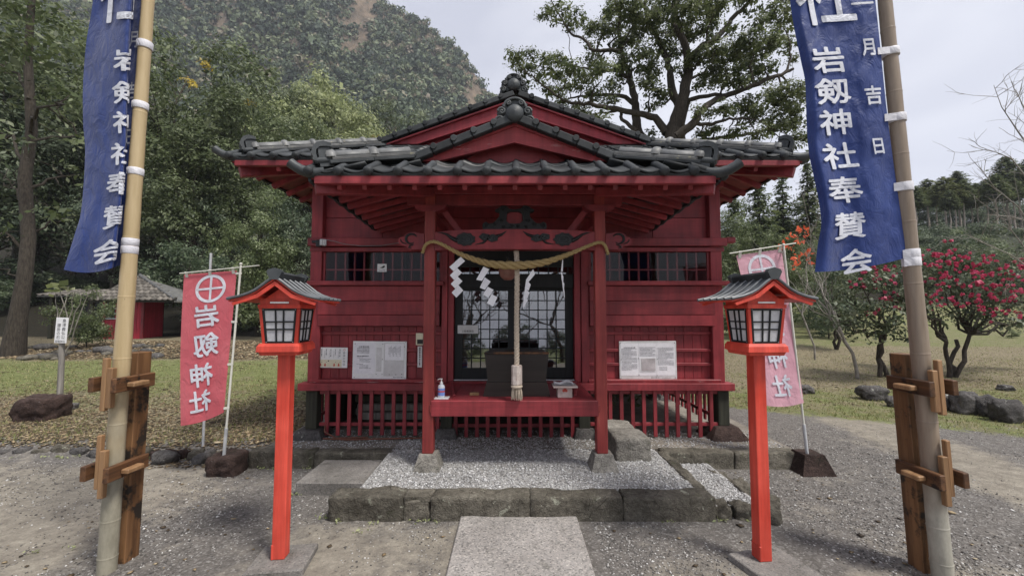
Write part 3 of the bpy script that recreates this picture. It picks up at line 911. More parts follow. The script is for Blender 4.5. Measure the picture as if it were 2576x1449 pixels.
# windows
def window(x0, x1, n):
    wn = pbox('window', m_red_z, x0, x0 + .03, 5.03, 5.10, zw0 + .001, zw1 - .001, .003)
    pbox('frame', m_red_z, x1 - .03, x1, 5.03, 5.10, zw0 + .001, zw1 - .001, .003, wn)
    dx = (x1 - x0 - .06) / n
    for i in range(1, n): pbox('muntin', m_red_z, x0 + .03 + dx * i - .011, x0 + .03 + dx * i + .011, 5.052, 5.078, zw0, zw1, .002, wn)
    zm = zw0 + (zw1 - zw0) * .40
    pbox('muntin', m_red_x, x0 + .03, x1 - .03, 5.048, 5.076, zm - .010, zm + .010, .002, wn)
    g = MB(); g.add([(x0 + .03, 5.04, zw0), (x1 - .03, 5.04, zw0), (x1 - .03, 5.04, zw1), (x0 + .03, 5.04, zw1)], [(0, 1, 2, 3)])
    g.build('pane', m_glass, wn)
window(-2.315, -.87, 12)
window(.90, 2.365, 12)
# shutter boards, panelled lower wall
zk = [zat(v, 4.98) for v in (719, 756.5, 792, 820.5)]
for (x0, x1) in ((-2.345, -.885), (.90, 2.40)):
    for a in range(3):
        pbox('shutter_board', m_red_x, x0 + .002 * a, x1 - .003 * a, 4.972 + .004 * a, 5.01 + .004 * a, zk[a + 1] + .002, zk[a] - .002, .004)
zl1, zl0 = zat(821, 5.06), .907
for (x0, x1) in ((-2.315, -.87), (.90, 2.365)):
    n = 14; dx = (x1 - x0) / n
    for i in range(n):
        o = random.uniform(0, .004)
        pbox('panel_board', m_red_z, x0 + dx * i + .0015, x0 + dx * (i + 1) - .0015, 5.075 + o, 5.10 + o, zl0, zl1, .003)
    for yy in (838, 881, 916.5):
        zc = zat(yy, 5.05)
        pbox('batten', m_red_x, x0, x1, 5.045, 5.074, zc - .018, zc + .018, .004)
# door jambs and black lattice doors
for x0, x1 in ((-.868, -.80), (-.795, -.725), (.725, .80), (.805, .895)):
    pbox('door_jamb', m_red_z, x0, x1, 5.0 + (.02 if abs(x0) < .75 or abs(x1) < .75 else 0), 5.12, .87, 2.62, .004)
dz0, dz1 = zat(953, 5.08), zat(725, 5.1)
pbox('door_head', m_black, -.72, .72, 5.06, 5.12, zat(672, 5.1), 2.66, .004)
pbox('door_head', m_black, -.72, .72, 5.05, 5.12, dz1, zat(690, 5.1), .004)
pbox('door_track', m_steel, -.72, .72, 5.03, 5.05, dz0 - .012, dz0, .002)
tl = MB().box(-.72, .72, 5.095, 5.098, zat(690, 5.1), zat(672, 5.1)).build('transom_pane', m_glass_door, SH)
for i in range(12): pbox('muntin', m_black, -.66 + i * .12 - .006, -.66 + i * .12 + .006, 5.075, 5.093, zat(690, 5.1), zat(672, 5.1), .001, tl)
for x0, x1, yy in ((-.72, .02, 5.075), (-.02, .72, 5.115)):
    dr = pbox('door', m_black, x0, x0 + .095, yy, yy + .035, dz0, dz1, .003)
    pbox('stile', m_black, x1 - .095, x1, yy, yy + .035, dz0, dz1, .003, dr)
    zlo = zat(925, 5.1)
    pbox('rail', m_black, x0 + .095, x1 - .095, yy, yy + .033, dz0, zlo, .003, dr)
    pbox('rail', m_black, x0 + .095, x1 - .095, yy, yy + .033, dz1 - .035, dz1, .003, dr)
    for i in range(1, 5):
        xx = x0 + .095 + (x1 - x0 - .19) * i / 5
        pbox('lattice_bar', m_black, xx - .006, xx + .006, yy + .003, yy + .015, zlo, dz1 - .035, .001, dr)
    for i in range(1, 8):
        zz = zlo + (dz1 - .035 - zlo) * i / 8
        pbox('lattice_bar', m_black, x0 + .095, x1 - .095, yy + .005, yy + .017, zz - .006, zz + .006, .001, dr)
    MB().add([(x0 + .095, yy + .02, zlo), (x1 - .095, yy + .02, zlo), (x1 - .095, yy + .02, dz1 - .035), (x0 + .095, yy + .02, dz1 - .035)], [(0, 1, 2, 3)]).build('pane', m_glass_door, dr)
# dark room behind (floor, ceiling, walls)
pbox('room_floor', m_red_y, -2.36, 2.41, 5.10, 9.2, .84, .868, 0)
pbox('ceiling', m_black, -2.4, 2.45, 5.13, 9.2, 3.18, 3.2, 0)
for sx in (-2.40, 2.43): pbox('side_wall', m_red_y, sx - .02, sx + .02, 5.13, 9.2, .868, 3.2, 0)
pbox('back_wall', m_red_x, -2.4, 2.45, 9.18, 9.22, .868, 3.2, 0)
# porch deck
for i in range(9):
    xx = -.775 + i * 1.55 / 9
    pbox('deck_board', m_red_y, xx + .001, xx + 1.55 / 9 - .001, 4.065, 4.93, .845, .868, .002)
pbox('deck_beam', m_red_x, -.79, .79, 3.985, 4.064, .722, .869, .006)
for sx in (-.77, .77): pbox('deck_side_beam', m_red_y, sx - .03, sx + .03, 4.106, 4.928, .74, .843, .004)
pbox('door_step', m_red_x, -.72, .72, 4.94, 5.029, .869, dz0 - .014, .004)
for sx in (-1, 1):
    b = MB(); b.bar((sx * .73, 4.90, .90), (sx * .60, 4.2, .875), .03, .012, .002); b.build('deck_batten', m_red_y, SH)
# slats under the floor
def slats(x0, x1, n, yy, ztop, zbot, zr, wdt=.043):
    for i in range(n):
        xx = x0 + (x1 - x0) * i / (n - 1)
        pbox('floor_slat', m_red_z, xx - wdt / 2, xx + wdt / 2, yy - .012, yy + .012, zbot - random.uniform(0, .01), ztop, .003)
    for zz in zr: pbox('slat_rail', m_red_x, x0 - .1, x1 + .1, yy + .013, yy + .035, zz - .02, zz + .02, .003)
zz1 = zat(1067, 5.0)
slats(-2.20, -.90, 11, 4.99, .784, zat(1093, 5.0), (zz1, .755))
slats(1.0, 2.32, 11, 4.99, .784, zat(1097, 5.0), (zz1, .755))
slats(-.69, .69, 12, 5.02, .784, zat(1117, 5.0), (zat(1072, 5.0), .755))
for sx in (-2.42, 2.46):
    for i in range(20):
        yy = 5.22 + i * .12
        pbox('floor_slat', m_red_z, sx - .012, sx + .012, yy - .022, yy + .022, .33, .786, .003)
    pbox('slat_rail', m_red_y, sx + (.013 if sx < 0 else -.035), sx + (.035 if sx < 0 else -.013), 5.13, 7.5, .42, .46, .003)
for i in range(7):  # boards added to keep daylight out behind the left and middle slats
    pbox('underfloor_light_stop', m_oldleg, -2.32 + i * .46, -1.865 + i * .46, 6.55, 6.58, .22, .785, .003)
for i in range(3):
    pbox('underfloor_light_stop', m_oldleg, -2.33, -2.30, 5.3 + i * .42, 5.71 + i * .42, .22, .785, .003)
    pbox('underfloor_light_stop', m_oldleg, .93, .96, 5.3 + i * .42, 5.71 + i * .42, .22, .785, .003)
# ------- carved porch beam
kz0, kz1 = zat(630, 3.99), zat(577, 3.99)
bm_ = MB()
n = 24
top = [(-.768 + 1.54 * i / n, kz1 - .028 * abs(i / n * 2 - 1) ** 3) for i in range(n + 1)]
bot = [(-.768 + 1.54 * i / n, kz0 + .012 * (1 - abs(i / n * 2 - 1) ** 4)) for i in range(n + 1)]
bm_.prism(bot + top[::-1], 3.985, 4.11)
rb = bm_.build('carved_beam', m_red_x, SH)
def nosing(sg, x0):
    pts = [(0, -.078), (.07, -.082), (.13, -.086), (.165, -.07), (.17, -.05), (.215, -.045), (.245, -.02), (.25, .01), (.235, .035), (.20, .04), (.19, .062), (.15, .082), (.10, .086), (.05, .075), (0, .07)]
    b = MB(); zc = (kz0 + kz1) / 2 - .01
    b.prism([(x0 + sg * x, zc + z) for x, z in pts], 3.995, 4.10)
    o = b.build('beam_nosing', m_red_x, SH)
    c = MB()
    sp = [(x0 + sg * (.125 + .06 * (1 - t * .35) * math.cos(a)), 3.992, zc + .015 + .055 * (1 - t * .3) * math.sin(a)) for t, a in [(i / 16, 2.6 - i / 16 * 5.0) for i in range(17)]]
    c.tube(sp, [.004 + .009 * math.sin(math.pi * min(1, (i + 1) / 16)) for i in range(17)], 6)
    c.tube([(x0 + sg * x, 3.992, zc + z) for x, z in ((.10, -.035), (.14, -.05), (.15, -.065), (.12, -.068))], [.005, .009, .008, .004], 6)
    c.tube([(x0 + sg * x, 3.992, zc + z) for x, z in ((.17, -.03), (.205, -.02), (.225, .0), (.225, .02))], [.004, .006, .006, .003], 6)
    c.build('scroll', m_carve, o)
nosing(-1, -.873); nosing(1, .879)
# cloud carvings on the beam
def flatcloud(b, cx, cz, rx, rz_, lumps, y, ph=0):
    pts = []
    for i in range(48):
        a = 2 * math.pi * i / 48
        k = 1 - .16 * abs(math.cos(a * lumps / 2 + ph))
        pts.append((cx + rx * k * math.cos(a), cz + rz_ * k * math.sin(a)))
    b.prism(pts, y - .012, y)
def spiral(b, cx, cz, rx, rz_, turns, y, sg, r=.0042, a0=0.0):
    n = int(turns * 16)
    b.tube([(cx + sg * rx * (1 - i / n * .93) * math.cos(a0 + i / 16 * 6.283), y, cz + rz_ * (1 - i / n * .93) * math.sin(a0 + i / 16 * 6.283)) for i in range(n + 1)], r, 5)
UC = .000952
def cp(x, z, sg=1): return (sg * (x - 1245) * UC, kz1 + (495 - z) * UC)
m_groove = surf('dark charcoal carving', (.030, .034, .036), (.055, .06, .064), 12, .5, .2)
for sg in (-1, 1):
    b = MB()
    cx, cz = cp(1245 + 497, 598, -sg) if False else (sg * 495 * UC, kz1 - 105 * UC)
    flatcloud(b, cx, cz, 108 * UC, 72 * UC, 9, 3.984)
    tail = [(sg * (495 + q) * UC, 3.980, kz1 - z * UC) for q, z in ((85, 120), (140, 92), (190, 55), (240, 38), (285, 32))]
    b.tube(tail, [.022, .018, .011, .007, .002], 6)
    o = b.build('cloud_carving', m_carve, rb)
    s_ = MB()
    spiral(s_, cx, cz, 98 * UC, 62 * UC, 2.6, 3.971, sg, .0045)
    s_.build('scroll', m_groove, rb)
    b = MB()
    cx, cz = sg * 245 * UC, kz1 - 88 * UC
    flatcloud(b, cx + sg * .055, cz + .008, .058, .036, 5, 3.984)
    flatcloud(b, cx - sg * .02, cz - .004, .062, .04, 6, 3.984, .4)
    b.tube([(cx - sg * .05, 3.982, cz + .01), (cx - sg * .11, 3.982, cz + .03), (cx - sg * .155, 3.982, cz + .065)], [.018, .012, .002], 6)
    b.tube([(cx + sg * .04, 3.982, cz - .02), (cx + sg * .07, 3.982, cz - .05), (cx + sg * .15, 3.982, cz - .066)], [.014, .010, .002], 6)
    b.build('cloud_carving', m_carve, rb)
    s_ = MB()
    spiral(s_, cx + sg * .055, cz + .008, .045, .028, 1.8, 3.971, sg, .004)
    spiral(s_, cx - sg * .02, cz - .004, .05, .03, 1.8, 3.971, -sg, .004)
    s_.build('scroll', m_groove, rb)
# frog-leg strut
b = MB()
for sg in (-1, 1):
    q = [(1245, 285), (1190, 275), (1150, 240), (1110, 245), (1070, 275), (1040, 290), (1060, 308), (1085, 310), (1090, 350), (1060, 390), (1020, 425), (985, 428), (950, 408), (920, 428), (915, 460), (925, 492),
         (1245, 492), (1245, 428), (1190, 424), (1168, 400), (1172, 320), (1200, 305), (1245, 302)]
    # two slabs: outline split so that the hole stays open
    outer = q[:17]; inner = q[17:]
    leg = [q[i] for i in range(0, 16)] + [(1160, 492), (1160, 400), (1168, 320), (1200, 303), (1245, 302)]
    base = [(1160, 492), (1245, 492), (1245, 430), (1190, 426), (1160, 400)]
    for poly in (leg, base):
        b.prism([(sg * (x - 1245) * UC, kz1 + (494 - z) * UC) for x, z in poly], 4.02, 4.075)
    for (x, z, r) in ((955, 450, 26), (1125, 275, 26), (1040, 440, 20), (1110, 400, 22), (1210, 460, 20), (1130, 470, 18)):
        spiral(b, sg * (x - 1245) * UC, kz1 + (494 - z) * UC, r * UC, r * UC, 1.4, 4.018, sg, .005)
b.build('frog_leg_strut', m_carve, SH)
b = MB(); b.prism([((x) * UC, kz1 + (494 - z) * UC) for x, z in ((-80, 425), (80, 425), (80, 300), (-80, 300))], 4.06, 4.07)
b.build('strut_panel', m_red_x, SH)
# brackets and porch beams
zk1, zk0 = zat(488, 4.0), zat(515, 4.0)
pbox('bracket_beam', m_red_x, -1.05, 1.05, 4.02, 4.10, zk0, zk1, .006)
pbox('porch_purlin', m_red_x, -1.62, 1.62, 4.0, 4.104, zk1 + .001, zk1 + .075, .005)
for sx in (-.82, .826):
    b = MB()
    b.prism([(sx - .16, zk0 - .001), (sx + .16, zk0 - .001), (sx + .14, zk0 - .04), (sx + .07, zk0 - .065), (sx - .07, zk0 - .065), (sx - .14, zk0 - .04)], 3.99, 4.11)
    b.build('bracket', m_red_x, SH)
    sg = 1 if sx > 0 else -1
    pbox('tie_beam', m_red_y, sx - .045, sx + .045, 4.115, 4.94, kz1 + .07, kz1 + .17, .005)
    b = MB(); b.bar((sg * .72, 4.13, zk0 - .02), (sg * .55, 4.16, kz1 + .0), .05, .06, .004); b.build('brace', m_red_z, SH)

# ------- roofs
def slab(name, mat, quad, th, parent=None):
    """a flat board of any four corners, th thick downwards"""
    b = MB()
    vs = [Vector(p) for p in quad] + [Vector(p) - Vector((0, 0, th)) for p in quad]
    n = len(quad)
    b.convex(vs, [tuple(range(n)), tuple(range(n, 2 * n))] + [(i, (i + 1) % n, n + (i + 1) % n, n + i) for i in range(n)])
    return b.build(name, mat, parent or SH)
# tile shapes
def pan_tile_mesh():
    """S-curved pan tile: x across, y up the slope, z out of the roof"""
    w_, l_, k = .245, .27, 10
    pr = []
    for i in range(k + 1):
        t = i / k
        x = -w_ / 2 + w_ * t
        z = .017 * math.cos(t * 2 * math.pi * .80 + .2) + (.006 if t < .18 else 0)
        pr.append((x, z))
    vs, fs = [], []
    for y in (0, l_):
        for dz in (0, -.018):
            for x, z in pr: vs.append((x, y, z + dz + (0.014 if y == 0 else 0)))
    m = k + 1
    for i in range(k):
        fs += [(i, i + 1, 2 * m + i + 1, 2 * m + i), (m + i + 1, m + i, 3 * m + i, 3 * m + i + 1), (i + 1, i, m + i, m + i + 1), (2 * m + i, 2 * m + i + 1, 3 * m + i + 1, 3 * m + i)]
    fs += [(0, 2 * m, 3 * m, m), (k, m + k, 3 * m + k, 2 * m + k)]
    b = MB(); b.add(vs, fs, smooth=True)
    return b
def eave_tile_mesh():
    """eaves tile: hanging curved lip with a round boss at its left edge"""
    b = pan_tile_mesh()
    w_ = .245
    pr = [(-w_ / 2 + .012 + (w_ - .014) * i / 8, .010 - .034 * math.sin(math.pi * i / 8) ** .8) for i in range(9)]
    lip = pr + [(x, -.050 - .012 * math.sin(math.pi * i / 8)) for i, (x, z) in reversed(list(enumerate(pr)))]
    b.prism(lip, -.012, .012)
    prof = [(.038, 0), (.039, .022), (.0365, .036), (.030, .047), (.016, .054), (.0005, .056)]
    b.lathe(prof, 18, T(-w_ / 2 + .012, .0, .006) @ RX(R(90)))
    b.lathe([(.034, 0), (.034, -.27)], 10, T(-w_ / 2 + .012, .0, .012) @ RX(R(90)))
    return b
def mesh_pair(b, name): return b.mesh(name, m_tile), None
me_pan = pan_tile_mesh().mesh('roof_tile', m_tile_old)
me_pan2 = pan_tile_mesh().mesh('roof_tile', m_tile)
me_eave = eave_tile_mesh().mesh('eave_tile', m_tile)
def tile_slope(org, xdir, up, ncol, nrow, sp, rowl, keep, eave=True, meshes=(me_pan2, me_pan2, me_pan)):
    """tiles in rows: org = lower middle of the slope"""
    xdir = Vector(xdir).normalized(); up = Vector(up).normalized(); nr = xdir.cross(up)
    base = Matrix((xdir, up, nr)).transposed().to_4x4()
    for r in range(nrow):
        for c in range(ncol):
            off = (c - (ncol - 1) / 2) * sp
            p = Vector(org) + xdir * off + up * (r * rowl) + nr * (.022 if r == 0 else .004)
            if not keep(p): continue
            m = base.copy(); m.translation = p
            if r == 0 and eave: put('eave_tile', me_eave, m, SH)
            else:
                put('roof_tile', random.choice(meshes), m @ T(random.uniform(-.003, .003), 0, random.uniform(-.002, .003)) @ RZ(random.uniform(-.012, .012)), SH)
def tile_sheet(name, a, b_, c, d, nu, nv):
    """far slopes that face away: one wavy tiled sheet (a,b lower edge, c,d upper edge)"""
    a, b_, c, d = map(Vector, (a, b_, c, d))
    n = ((b_ - a).cross(d - a)).normalized()
    if n.z < 0: n = -n
    vs, fs = [], []
    ku, kv = nu * 6, nv * 2
    for j in range(kv + 1):
        row = j // 2; step = .03 if j % 2 == 0 else 0.004
        v = (row + (0 if j % 2 == 0 else .94)) / nv if j < kv else 1
        for i in range(ku + 1):
            u = i / ku
            p = (a.lerp(b_, u)).lerp(d.lerp(c, u), v)
            vs.append(p + n * (.02 + step + .02 * math.cos(u * nu * 6.283)))
    for j in range(kv):
        for i in range(ku):
            q = j * (ku + 1) + i
            fs.append((q, q + 1, q + ku + 2, q + ku + 1))
    m = MB(); m.add(vs, fs, smooth=True)
    o = m.build(name, m_tile, SH); o['kind'] = 'stuff'
    return o
# ridge pieces
m_ridge = surf('pale weathered ridge tile', (.085, .088, .09), (.20, .20, .195), 6, .5, .35, ovar=.4, spot=(.28, .26, .20), sscale=16, sthr=.62, spec=.4)
def ridge_segment_mesh(L_=.30):
    b = MB()
    prof = [(.066 * math.cos(math.pi * i / 10), .066 * math.sin(math.pi * i / 10)) for i in range(11)]
    vs = [(0, y, z) for y, z in prof] + [(L_ - .02, y * 1.0, z) for y, z in prof]
    fs = [(i, i + 1, 12 + i, 11 + i) for i in range(10)] + [tuple(range(10, -1, -1)), tuple(range(11, 22)), (0, 11, 21, 10)]
    b.add(vs, fs, smooth=True)
    pb = [(.084 * math.cos(math.pi * i / 10), .074 * math.sin(math.pi * i / 10)) for i in range(11)]
    xs = [(-.016, .066), (-.006, .082), (.022, .086), (.040, .080), (.050, .066)]
    vs = []
    for x, r in xs: vs += [(x, r * math.cos(math.pi * i / 10), r * math.sin(math.pi * i / 10)) for i in range(11)]
    fs = []
    for j in range(4): fs += [(j * 11 + i, j * 11 + i + 1, (j + 1) * 11 + i + 1, (j + 1) * 11 + i) for i in range(10)]
    b.add(vs, fs, smooth=True)
    return b
me_ridge = ridge_segment_mesh().mesh('ridge_tile', m_ridge)
me_flat = MB().box(0, .292, -.095, .095, 0, .030, .005).mesh('ridge_base_tile', m_tile)
me_flat2 = MB().box(0, .292, -.08, .08, 0, .030, .005).mesh('ridge_base_tile', m_tile_old)
def ridge_end_mesh():
    """curled end tile with two round caps"""
    b = MB()
    for yy, zz, r in ((-.045, .0, .032), (.045, .0, .032), (0, .075, .036)):
        b.lathe([(r, 0), (r, .10), (r * .85, .115), (r * .5, .118), (.0005, .118)], 12, T(.05, yy, zz) @ RY(R(-90)))
    pts = [(-.07, .02), (-.085, .07), (-.06, .13), (-.02, .165), (.04, .175), (.10, .15), (.10, .115), (.05, .125), (0, .125), (-.035, .10), (-.045, .06), (-.04, .02)]
    b.prism(pts, -.075, .075)
    b.lathe([(.02, 0), (.02, .15)], 8, T(-.062, -.075, .018) @ RX(R(-90)))
    b.prism([(-.03, -.06), (.09, -.06), (.09, .12), (-.02, .12)], -.062, .062)
    return b
me_rend = ridge_end_mesh().mesh('ridge_end_tile', m_oni)
def hip_ridge(p0, p1, end=True):
    p0, p1 = Vector(p0), Vector(p1)
    L_ = (p1 - p0).length
    m = frame(p0, p1)
    n = max(2, round(L_ / .29)); k = L_ / n / .29
    for i in range(n):
        q = m @ T(i * L_ / n, 0, 0) @ S(k, 1, 1)
        put('ridge_base_tile', me_flat, q, SH)
        put('ridge_base_tile', me_flat2, q @ T(.02, 0, .032), SH)
        put('ridge_tile', me_ridge, q @ T(0, 0, .064), SH)
    if end: put('ridge_end_tile', me_rend, m @ T(-.05, 0, .045) @ S(.9, .9, .9), SH)
def corner_tip(p, d, L_=.20):
    """upturned horn at an eaves corner"""
    d = Vector((d[0], d[1], 0)).normalized()
    p = Vector(p)
    pts = [p + d * (L_ * t) + Vector((0, 0, L_ * (.42 * t ** 2))) for t in (-.55, -.2, .15, .5, .8, 1.0)]
    b = MB(); b.tube(pts, [.036, .042, .044, .042, .040, .042], 12)
    o = b.build('corner_tile', m_oni, SH)
    f = MB()
    t = (pts[-1] - pts[-2]).normalized()
    mm = t.to_track_quat('Z', 'Y').to_matrix().to_4x4(); mm.translation = pts[-1]
    f.lathe([(.030, 0), (.030, .004), (.012, .007), (.0005, .007)], 14, mm)
    for k in range(8):
        a = k * math.pi / 4
        f.lathe([(.007, 0), (.006, .009), (.0005, .011)], 6, mm @ T(.021 * math.cos(a), .021 * math.sin(a), 0))
    f.build('emblem', m_tile, o)
def oni_mesh(sc_=1.0):
    b = MB()
    half = [(0, .172), (.04, .168), (.075, .15), (.095, .118), (.12, .112), (.105, .085), (.118, .06), (.155, .055), (.165, .02), (.145, -.005), (.17, -.03), (.185, -.075), (.15, -.095), (.09, -.06), (.05, -.05)]
    b.prism([(x, z) for x, z in half] + [(-x, z) for x, z in half[:0:-1]], .0, .09)
    b.lathe([(.082, 0), (.082, .03), (.072, .052), (.045, .068), (.0005, .075)], 22, T(0, 0, .012) @ RX(R(90)))
    def roll(cx, cz, r, sg):
        spiral(b, cx, cz, r, r, 1.6, -.012, sg, .0125)
        b.lathe([(r, 0), (r, .012)], 12, T(cx, 0, cz) @ RX(R(90)))
    for sg in (-1, 1):
        roll(sg * .118, .038, .036, sg); roll(sg * .135, -.045, .038, sg); roll(sg * .06, .115, .026, sg)
    b.tube([(.10 * math.cos(a), -.012, .075 + .085 * math.sin(a)) for a in [math.pi * i / 12 for i in range(13)]], .013, 6)
    return b
me_oni = oni_mesh().mesh('ridge_end_ornament', m_oni)
def rake(p0, p1, wid=.14):
    """row of verge tiles from the foot p0 up to the apex p1"""
    p0, p1 = Vector(p0), Vector(p1)
    n = round((p1 - p0).length / .20); k = (p1 - p0).length / n
    m = frame(p0, p1)
    for i in range(n):
        b = None
        put('verge_tile', me_verge, m @ T(i * k, 0, 0) @ S(k / .2, 1, 1), SH)
bv = MB(); bv.box(.0, .196, -.09, .09, -.046, .026, .008)
bv.lathe([(.026, -.10), (.030, -.098), (.030, .098), (.026, .10)], 12, T(.026, 0, .010) @ RX(R(90)))
me_verge = bv.mesh('verge_tile', m_tile)

# porch roof
ZE, YE, HX = 2.835, 3.40, 1.70
GX0, GYP, GZ = .86, 3.84, 3.075          # half width, distance and foot height of the porch gable
APX = zat(306, 3.8)
slab('roof_boards', m_red_y, [(-HX, YE, ZE - .02), (HX, YE, ZE - .02), (GX0, GYP, GZ - .02), (-GX0, GYP, GZ - .02)], .02)
BK = 5.06
for sg in (-1, 1):
    slab('roof_boards', m_red_x, [(sg * (HX - .05), YE, ZE - .012), (sg * (HX - .07), BK, ZE - .09), (sg * GX0, BK, GZ - .02), (sg * GX0, GYP, GZ - .02)], .02)
    slab('roof_boards', m_red_x, [(sg * GX0, GYP - .02, GZ + .0), (sg * GX0, 5.0, GZ + .0), (0, 5.0, APX - .06), (0, GYP - .02, APX - .06)], .02)
slope = math.atan2(GZ - ZE, GYP - YE)
tile_slope((0, YE - .03, ZE), (1, 0, 0), (0, math.cos(slope), math.sin(slope)), 14, 3, .242, .20,
           lambda p: abs(p.x) < HX - .06 - max(0, (p.y - YE)) * 1.7 and p.y < GYP - .06)
for sg in (-1, 1):
    up = Vector((-sg * (HX - GX0), 0, GZ - ZE))
    tile_slope((sg * HX, (YE + BK) / 2, ZE - .070), (0, sg * (BK - YE), .0 - .08 * sg), up, 7, 4, .24, .21,
               lambda p: p.y - YE > (HX - abs(p.x)) * .45 and p.y < BK)
    tile_sheet('roof_tiles', (sg * (GX0 + .02), GYP - .02, GZ + .01), (sg * (GX0 + .02), 5.0, GZ + .01), (0, 5.0, APX - .05), (0, GYP - .02, APX - .05), 5, 4)
    hip_ridge((sg * (HX - .13), YE + .08, ZE + .095), (sg * (GX0 + .08), GYP - .07, GZ + .012))
    corner_tip((sg * (HX - .03), YE - .02, ZE + .01), (sg, -.25), .17)
    # barge boards
    b = MB()
    ax, az, fx, fz = 0, APX - .035, GX0 + .02, GZ - .0
    b.prism([(0, az), (sg * fx, fz + .02), (sg * (fx - .16), fz + .02 - .0), (0, az - .17)], 3.79, 3.83)
    b.build('barge_board', m_red_worn, SH)
    b = MB()
    b.prism([(0, az + .022), (sg * (fx + .02), fz + .035), (sg * (fx - .05), fz + .035), (0, az - .02)], 3.775, 3.835)
    b.build('barge_trim', m_red_worn, SH)
    rake((sg * (GX0 + .08), 3.80, GZ + .035), (sg * .03, 3.80, APX + .01))
b = MB(); b.prism([(-.62, GZ), (.62, GZ), (0, GZ + .34)], 3.92, 3.95); b.build('gable_board', m_red_x, SH)
pbox('gable_base_tile', m_tile, -GX0 - .03, GX0 + .03, 3.76, 3.93, GZ - .045, GZ - .012, .006)
pbox('gable_base_tile', m_tile, -GX0 - .08, GX0 + .08, 3.72, 3.93, GZ - .078, GZ - .047, .006)
put('ridge_end_ornament', me_oni, T(0, 3.74, zat(292, 3.74)), SH)
hip_ridge((0, 3.84, APX - .01), (0, 4.75, APX - .01), False)
# fascia, soffit and rafters of the porch
zf1, zf0 = zat(447, 3.42), zat(467, 3.42)
pbox('fascia', m_red_x, -HX + .05, HX - .05, YE - .034, YE + .012, zf0, zf1, .004)
for sg in (-1, 1):
    b = MB(); b.bar((sg * (HX - .04), YE + .02, zf0 - .03), (sg * .8, 4.02, 2.87), .07, .09, .005); b.build('hip_rafter', m_red_y, SH)
for i in range(15):
    xx = -1.47 + i * .21
    yend = 4.0 if abs(xx) < .9 else 4.0 - (abs(xx) - .9) * .75
    b = MB(); b.bar((xx, YE + .035, zf0 - .008), (xx, yend, zf0 - .008 + (yend - YE - .035) * .40), .04, .05, .004); b.build('rafter', m_red_y, SH)
for sg in (-1, 1):
    for i in range(8):
        yy = 3.62 + i * .195
        x_in = .84 if yy > 3.95 else .84 + (3.95 - yy) * 1.9
        dz = -.08 * (yy - YE) / (BK - YE)
        b = MB(); b.bar((sg * (HX - .08), yy, zf0 - .002 + dz), (sg * x_in, yy, zf0 + .00 + dz + (HX - .08 - x_in) * .27), .045, .05, .004); b.build('rafter', m_red_x, SH)
pbox('soffit_board', m_red_x, -GX0, GX0, 4.11, 5.05, 2.98, 2.995, 0)

# main roof
MZ, MY, MHX = 3.355, 4.42, 3.08
MG, MGY, MGZ = 1.72, 5.5, 3.905
MBY = 10.0
MAP = zat(240, 5.4)
slab('roof_boards', m_red_y, [(-MHX + CXW, MY, MZ - .02), (MHX + CXW, MY, MZ - .02), (MG + CXW, MGY, MGZ - .02), (-MG + CXW, MGY, MGZ - .02)], .02)
slab('roof_boards', m_red_y, [(-MHX + CXW, MBY, MZ - .02), (MHX + CXW, MBY, MZ - .02), (MG + CXW, MBY - 1.08, MGZ - .02), (-MG + CXW, MBY - 1.08, MGZ - .02)], .02)
slope = math.atan2(MGZ - MZ, MGY - MY)
tile_slope((CXW, MY - .03, MZ), (1, 0, 0), (0, math.cos(slope), math.sin(slope)), 26, 6, .237, .205,
           lambda p: abs(p.x - CXW) < MHX - .06 - max(0, p.y - MY) * 1.22 and p.y < MGY - .05 and not (abs(p.x) < .78 and p.y < 4.9))
for sg in (-1, 1):
    xo = CXW
    slab('roof_boards', m_red_x, [(xo + sg * MHX, MY, MZ - .02), (xo + sg * MHX, MBY, MZ - .02), (xo + sg * MG, MBY - 1.08, MGZ - .02), (xo + sg * MG, MGY, MGZ - .02)], .02)
    slab('roof_boards', m_red_x, [(xo + sg * MG, 5.36, MGZ), (xo + sg * MG, MBY - 1, MGZ), (xo, MBY - 1, MAP - .06), (xo, 5.36, MAP - .06)], .02)
    up = Vector((-sg * (MHX - MG), 0, MGZ - MZ))
    tile_slope((xo + sg * MHX, (MY + MBY) / 2, MZ - .03), (0, sg, 0), up, 23, 1, .24, .2, lambda p: True)
    tile_sheet('roof_tiles', (xo + sg * (MHX - .12), MY + .1, MZ + .06), (xo + sg * (MHX - .12), MBY - .1, MZ + .06), (xo + sg * MG, MBY - 1.08, MGZ), (xo + sg * MG, MGY, MGZ), 22, 7)
    tile_sheet('roof_tiles', (xo + sg * (MG + .03), 5.38, MGZ + .0), (xo + sg * (MG + .03), MBY - 1, MGZ + .0), (xo, MBY - 1, MAP - .05), (xo, 5.38, MAP - .05), 14, 9)
    hip_ridge((xo + sg * (MHX - .17), MY + .13, MZ + .09), (xo + sg * (MG + .02), MGY - .05, MGZ - .015))
    hip_ridge((xo + sg * (MHX - .17), MBY - .13, MZ + .085), (xo + sg * (MG + .02), MBY - 1.05, MGZ + .03))
    corner_tip((xo + sg * (MHX - .02), MY - .02, MZ + .01), (sg, -.3), .17)
    corner_tip((xo + sg * (MHX - .02), MBY + .02, MZ + .01), (sg, .3), .22)
    b = MB()
    az, fx, fz = MAP - .04, MG + .01, MGZ
    b.prism([(xo, az), (xo + sg * fx, fz + .015), (xo + sg * (fx - .42), fz + .015), (xo, az - .20)], 5.40, 5.44)
    b.build('barge_board', m_red_gable, SH)
    rake((xo + sg * (MG + .09), 5.42, MGZ + .035), (xo + sg * .03, 5.42, MAP + .012))
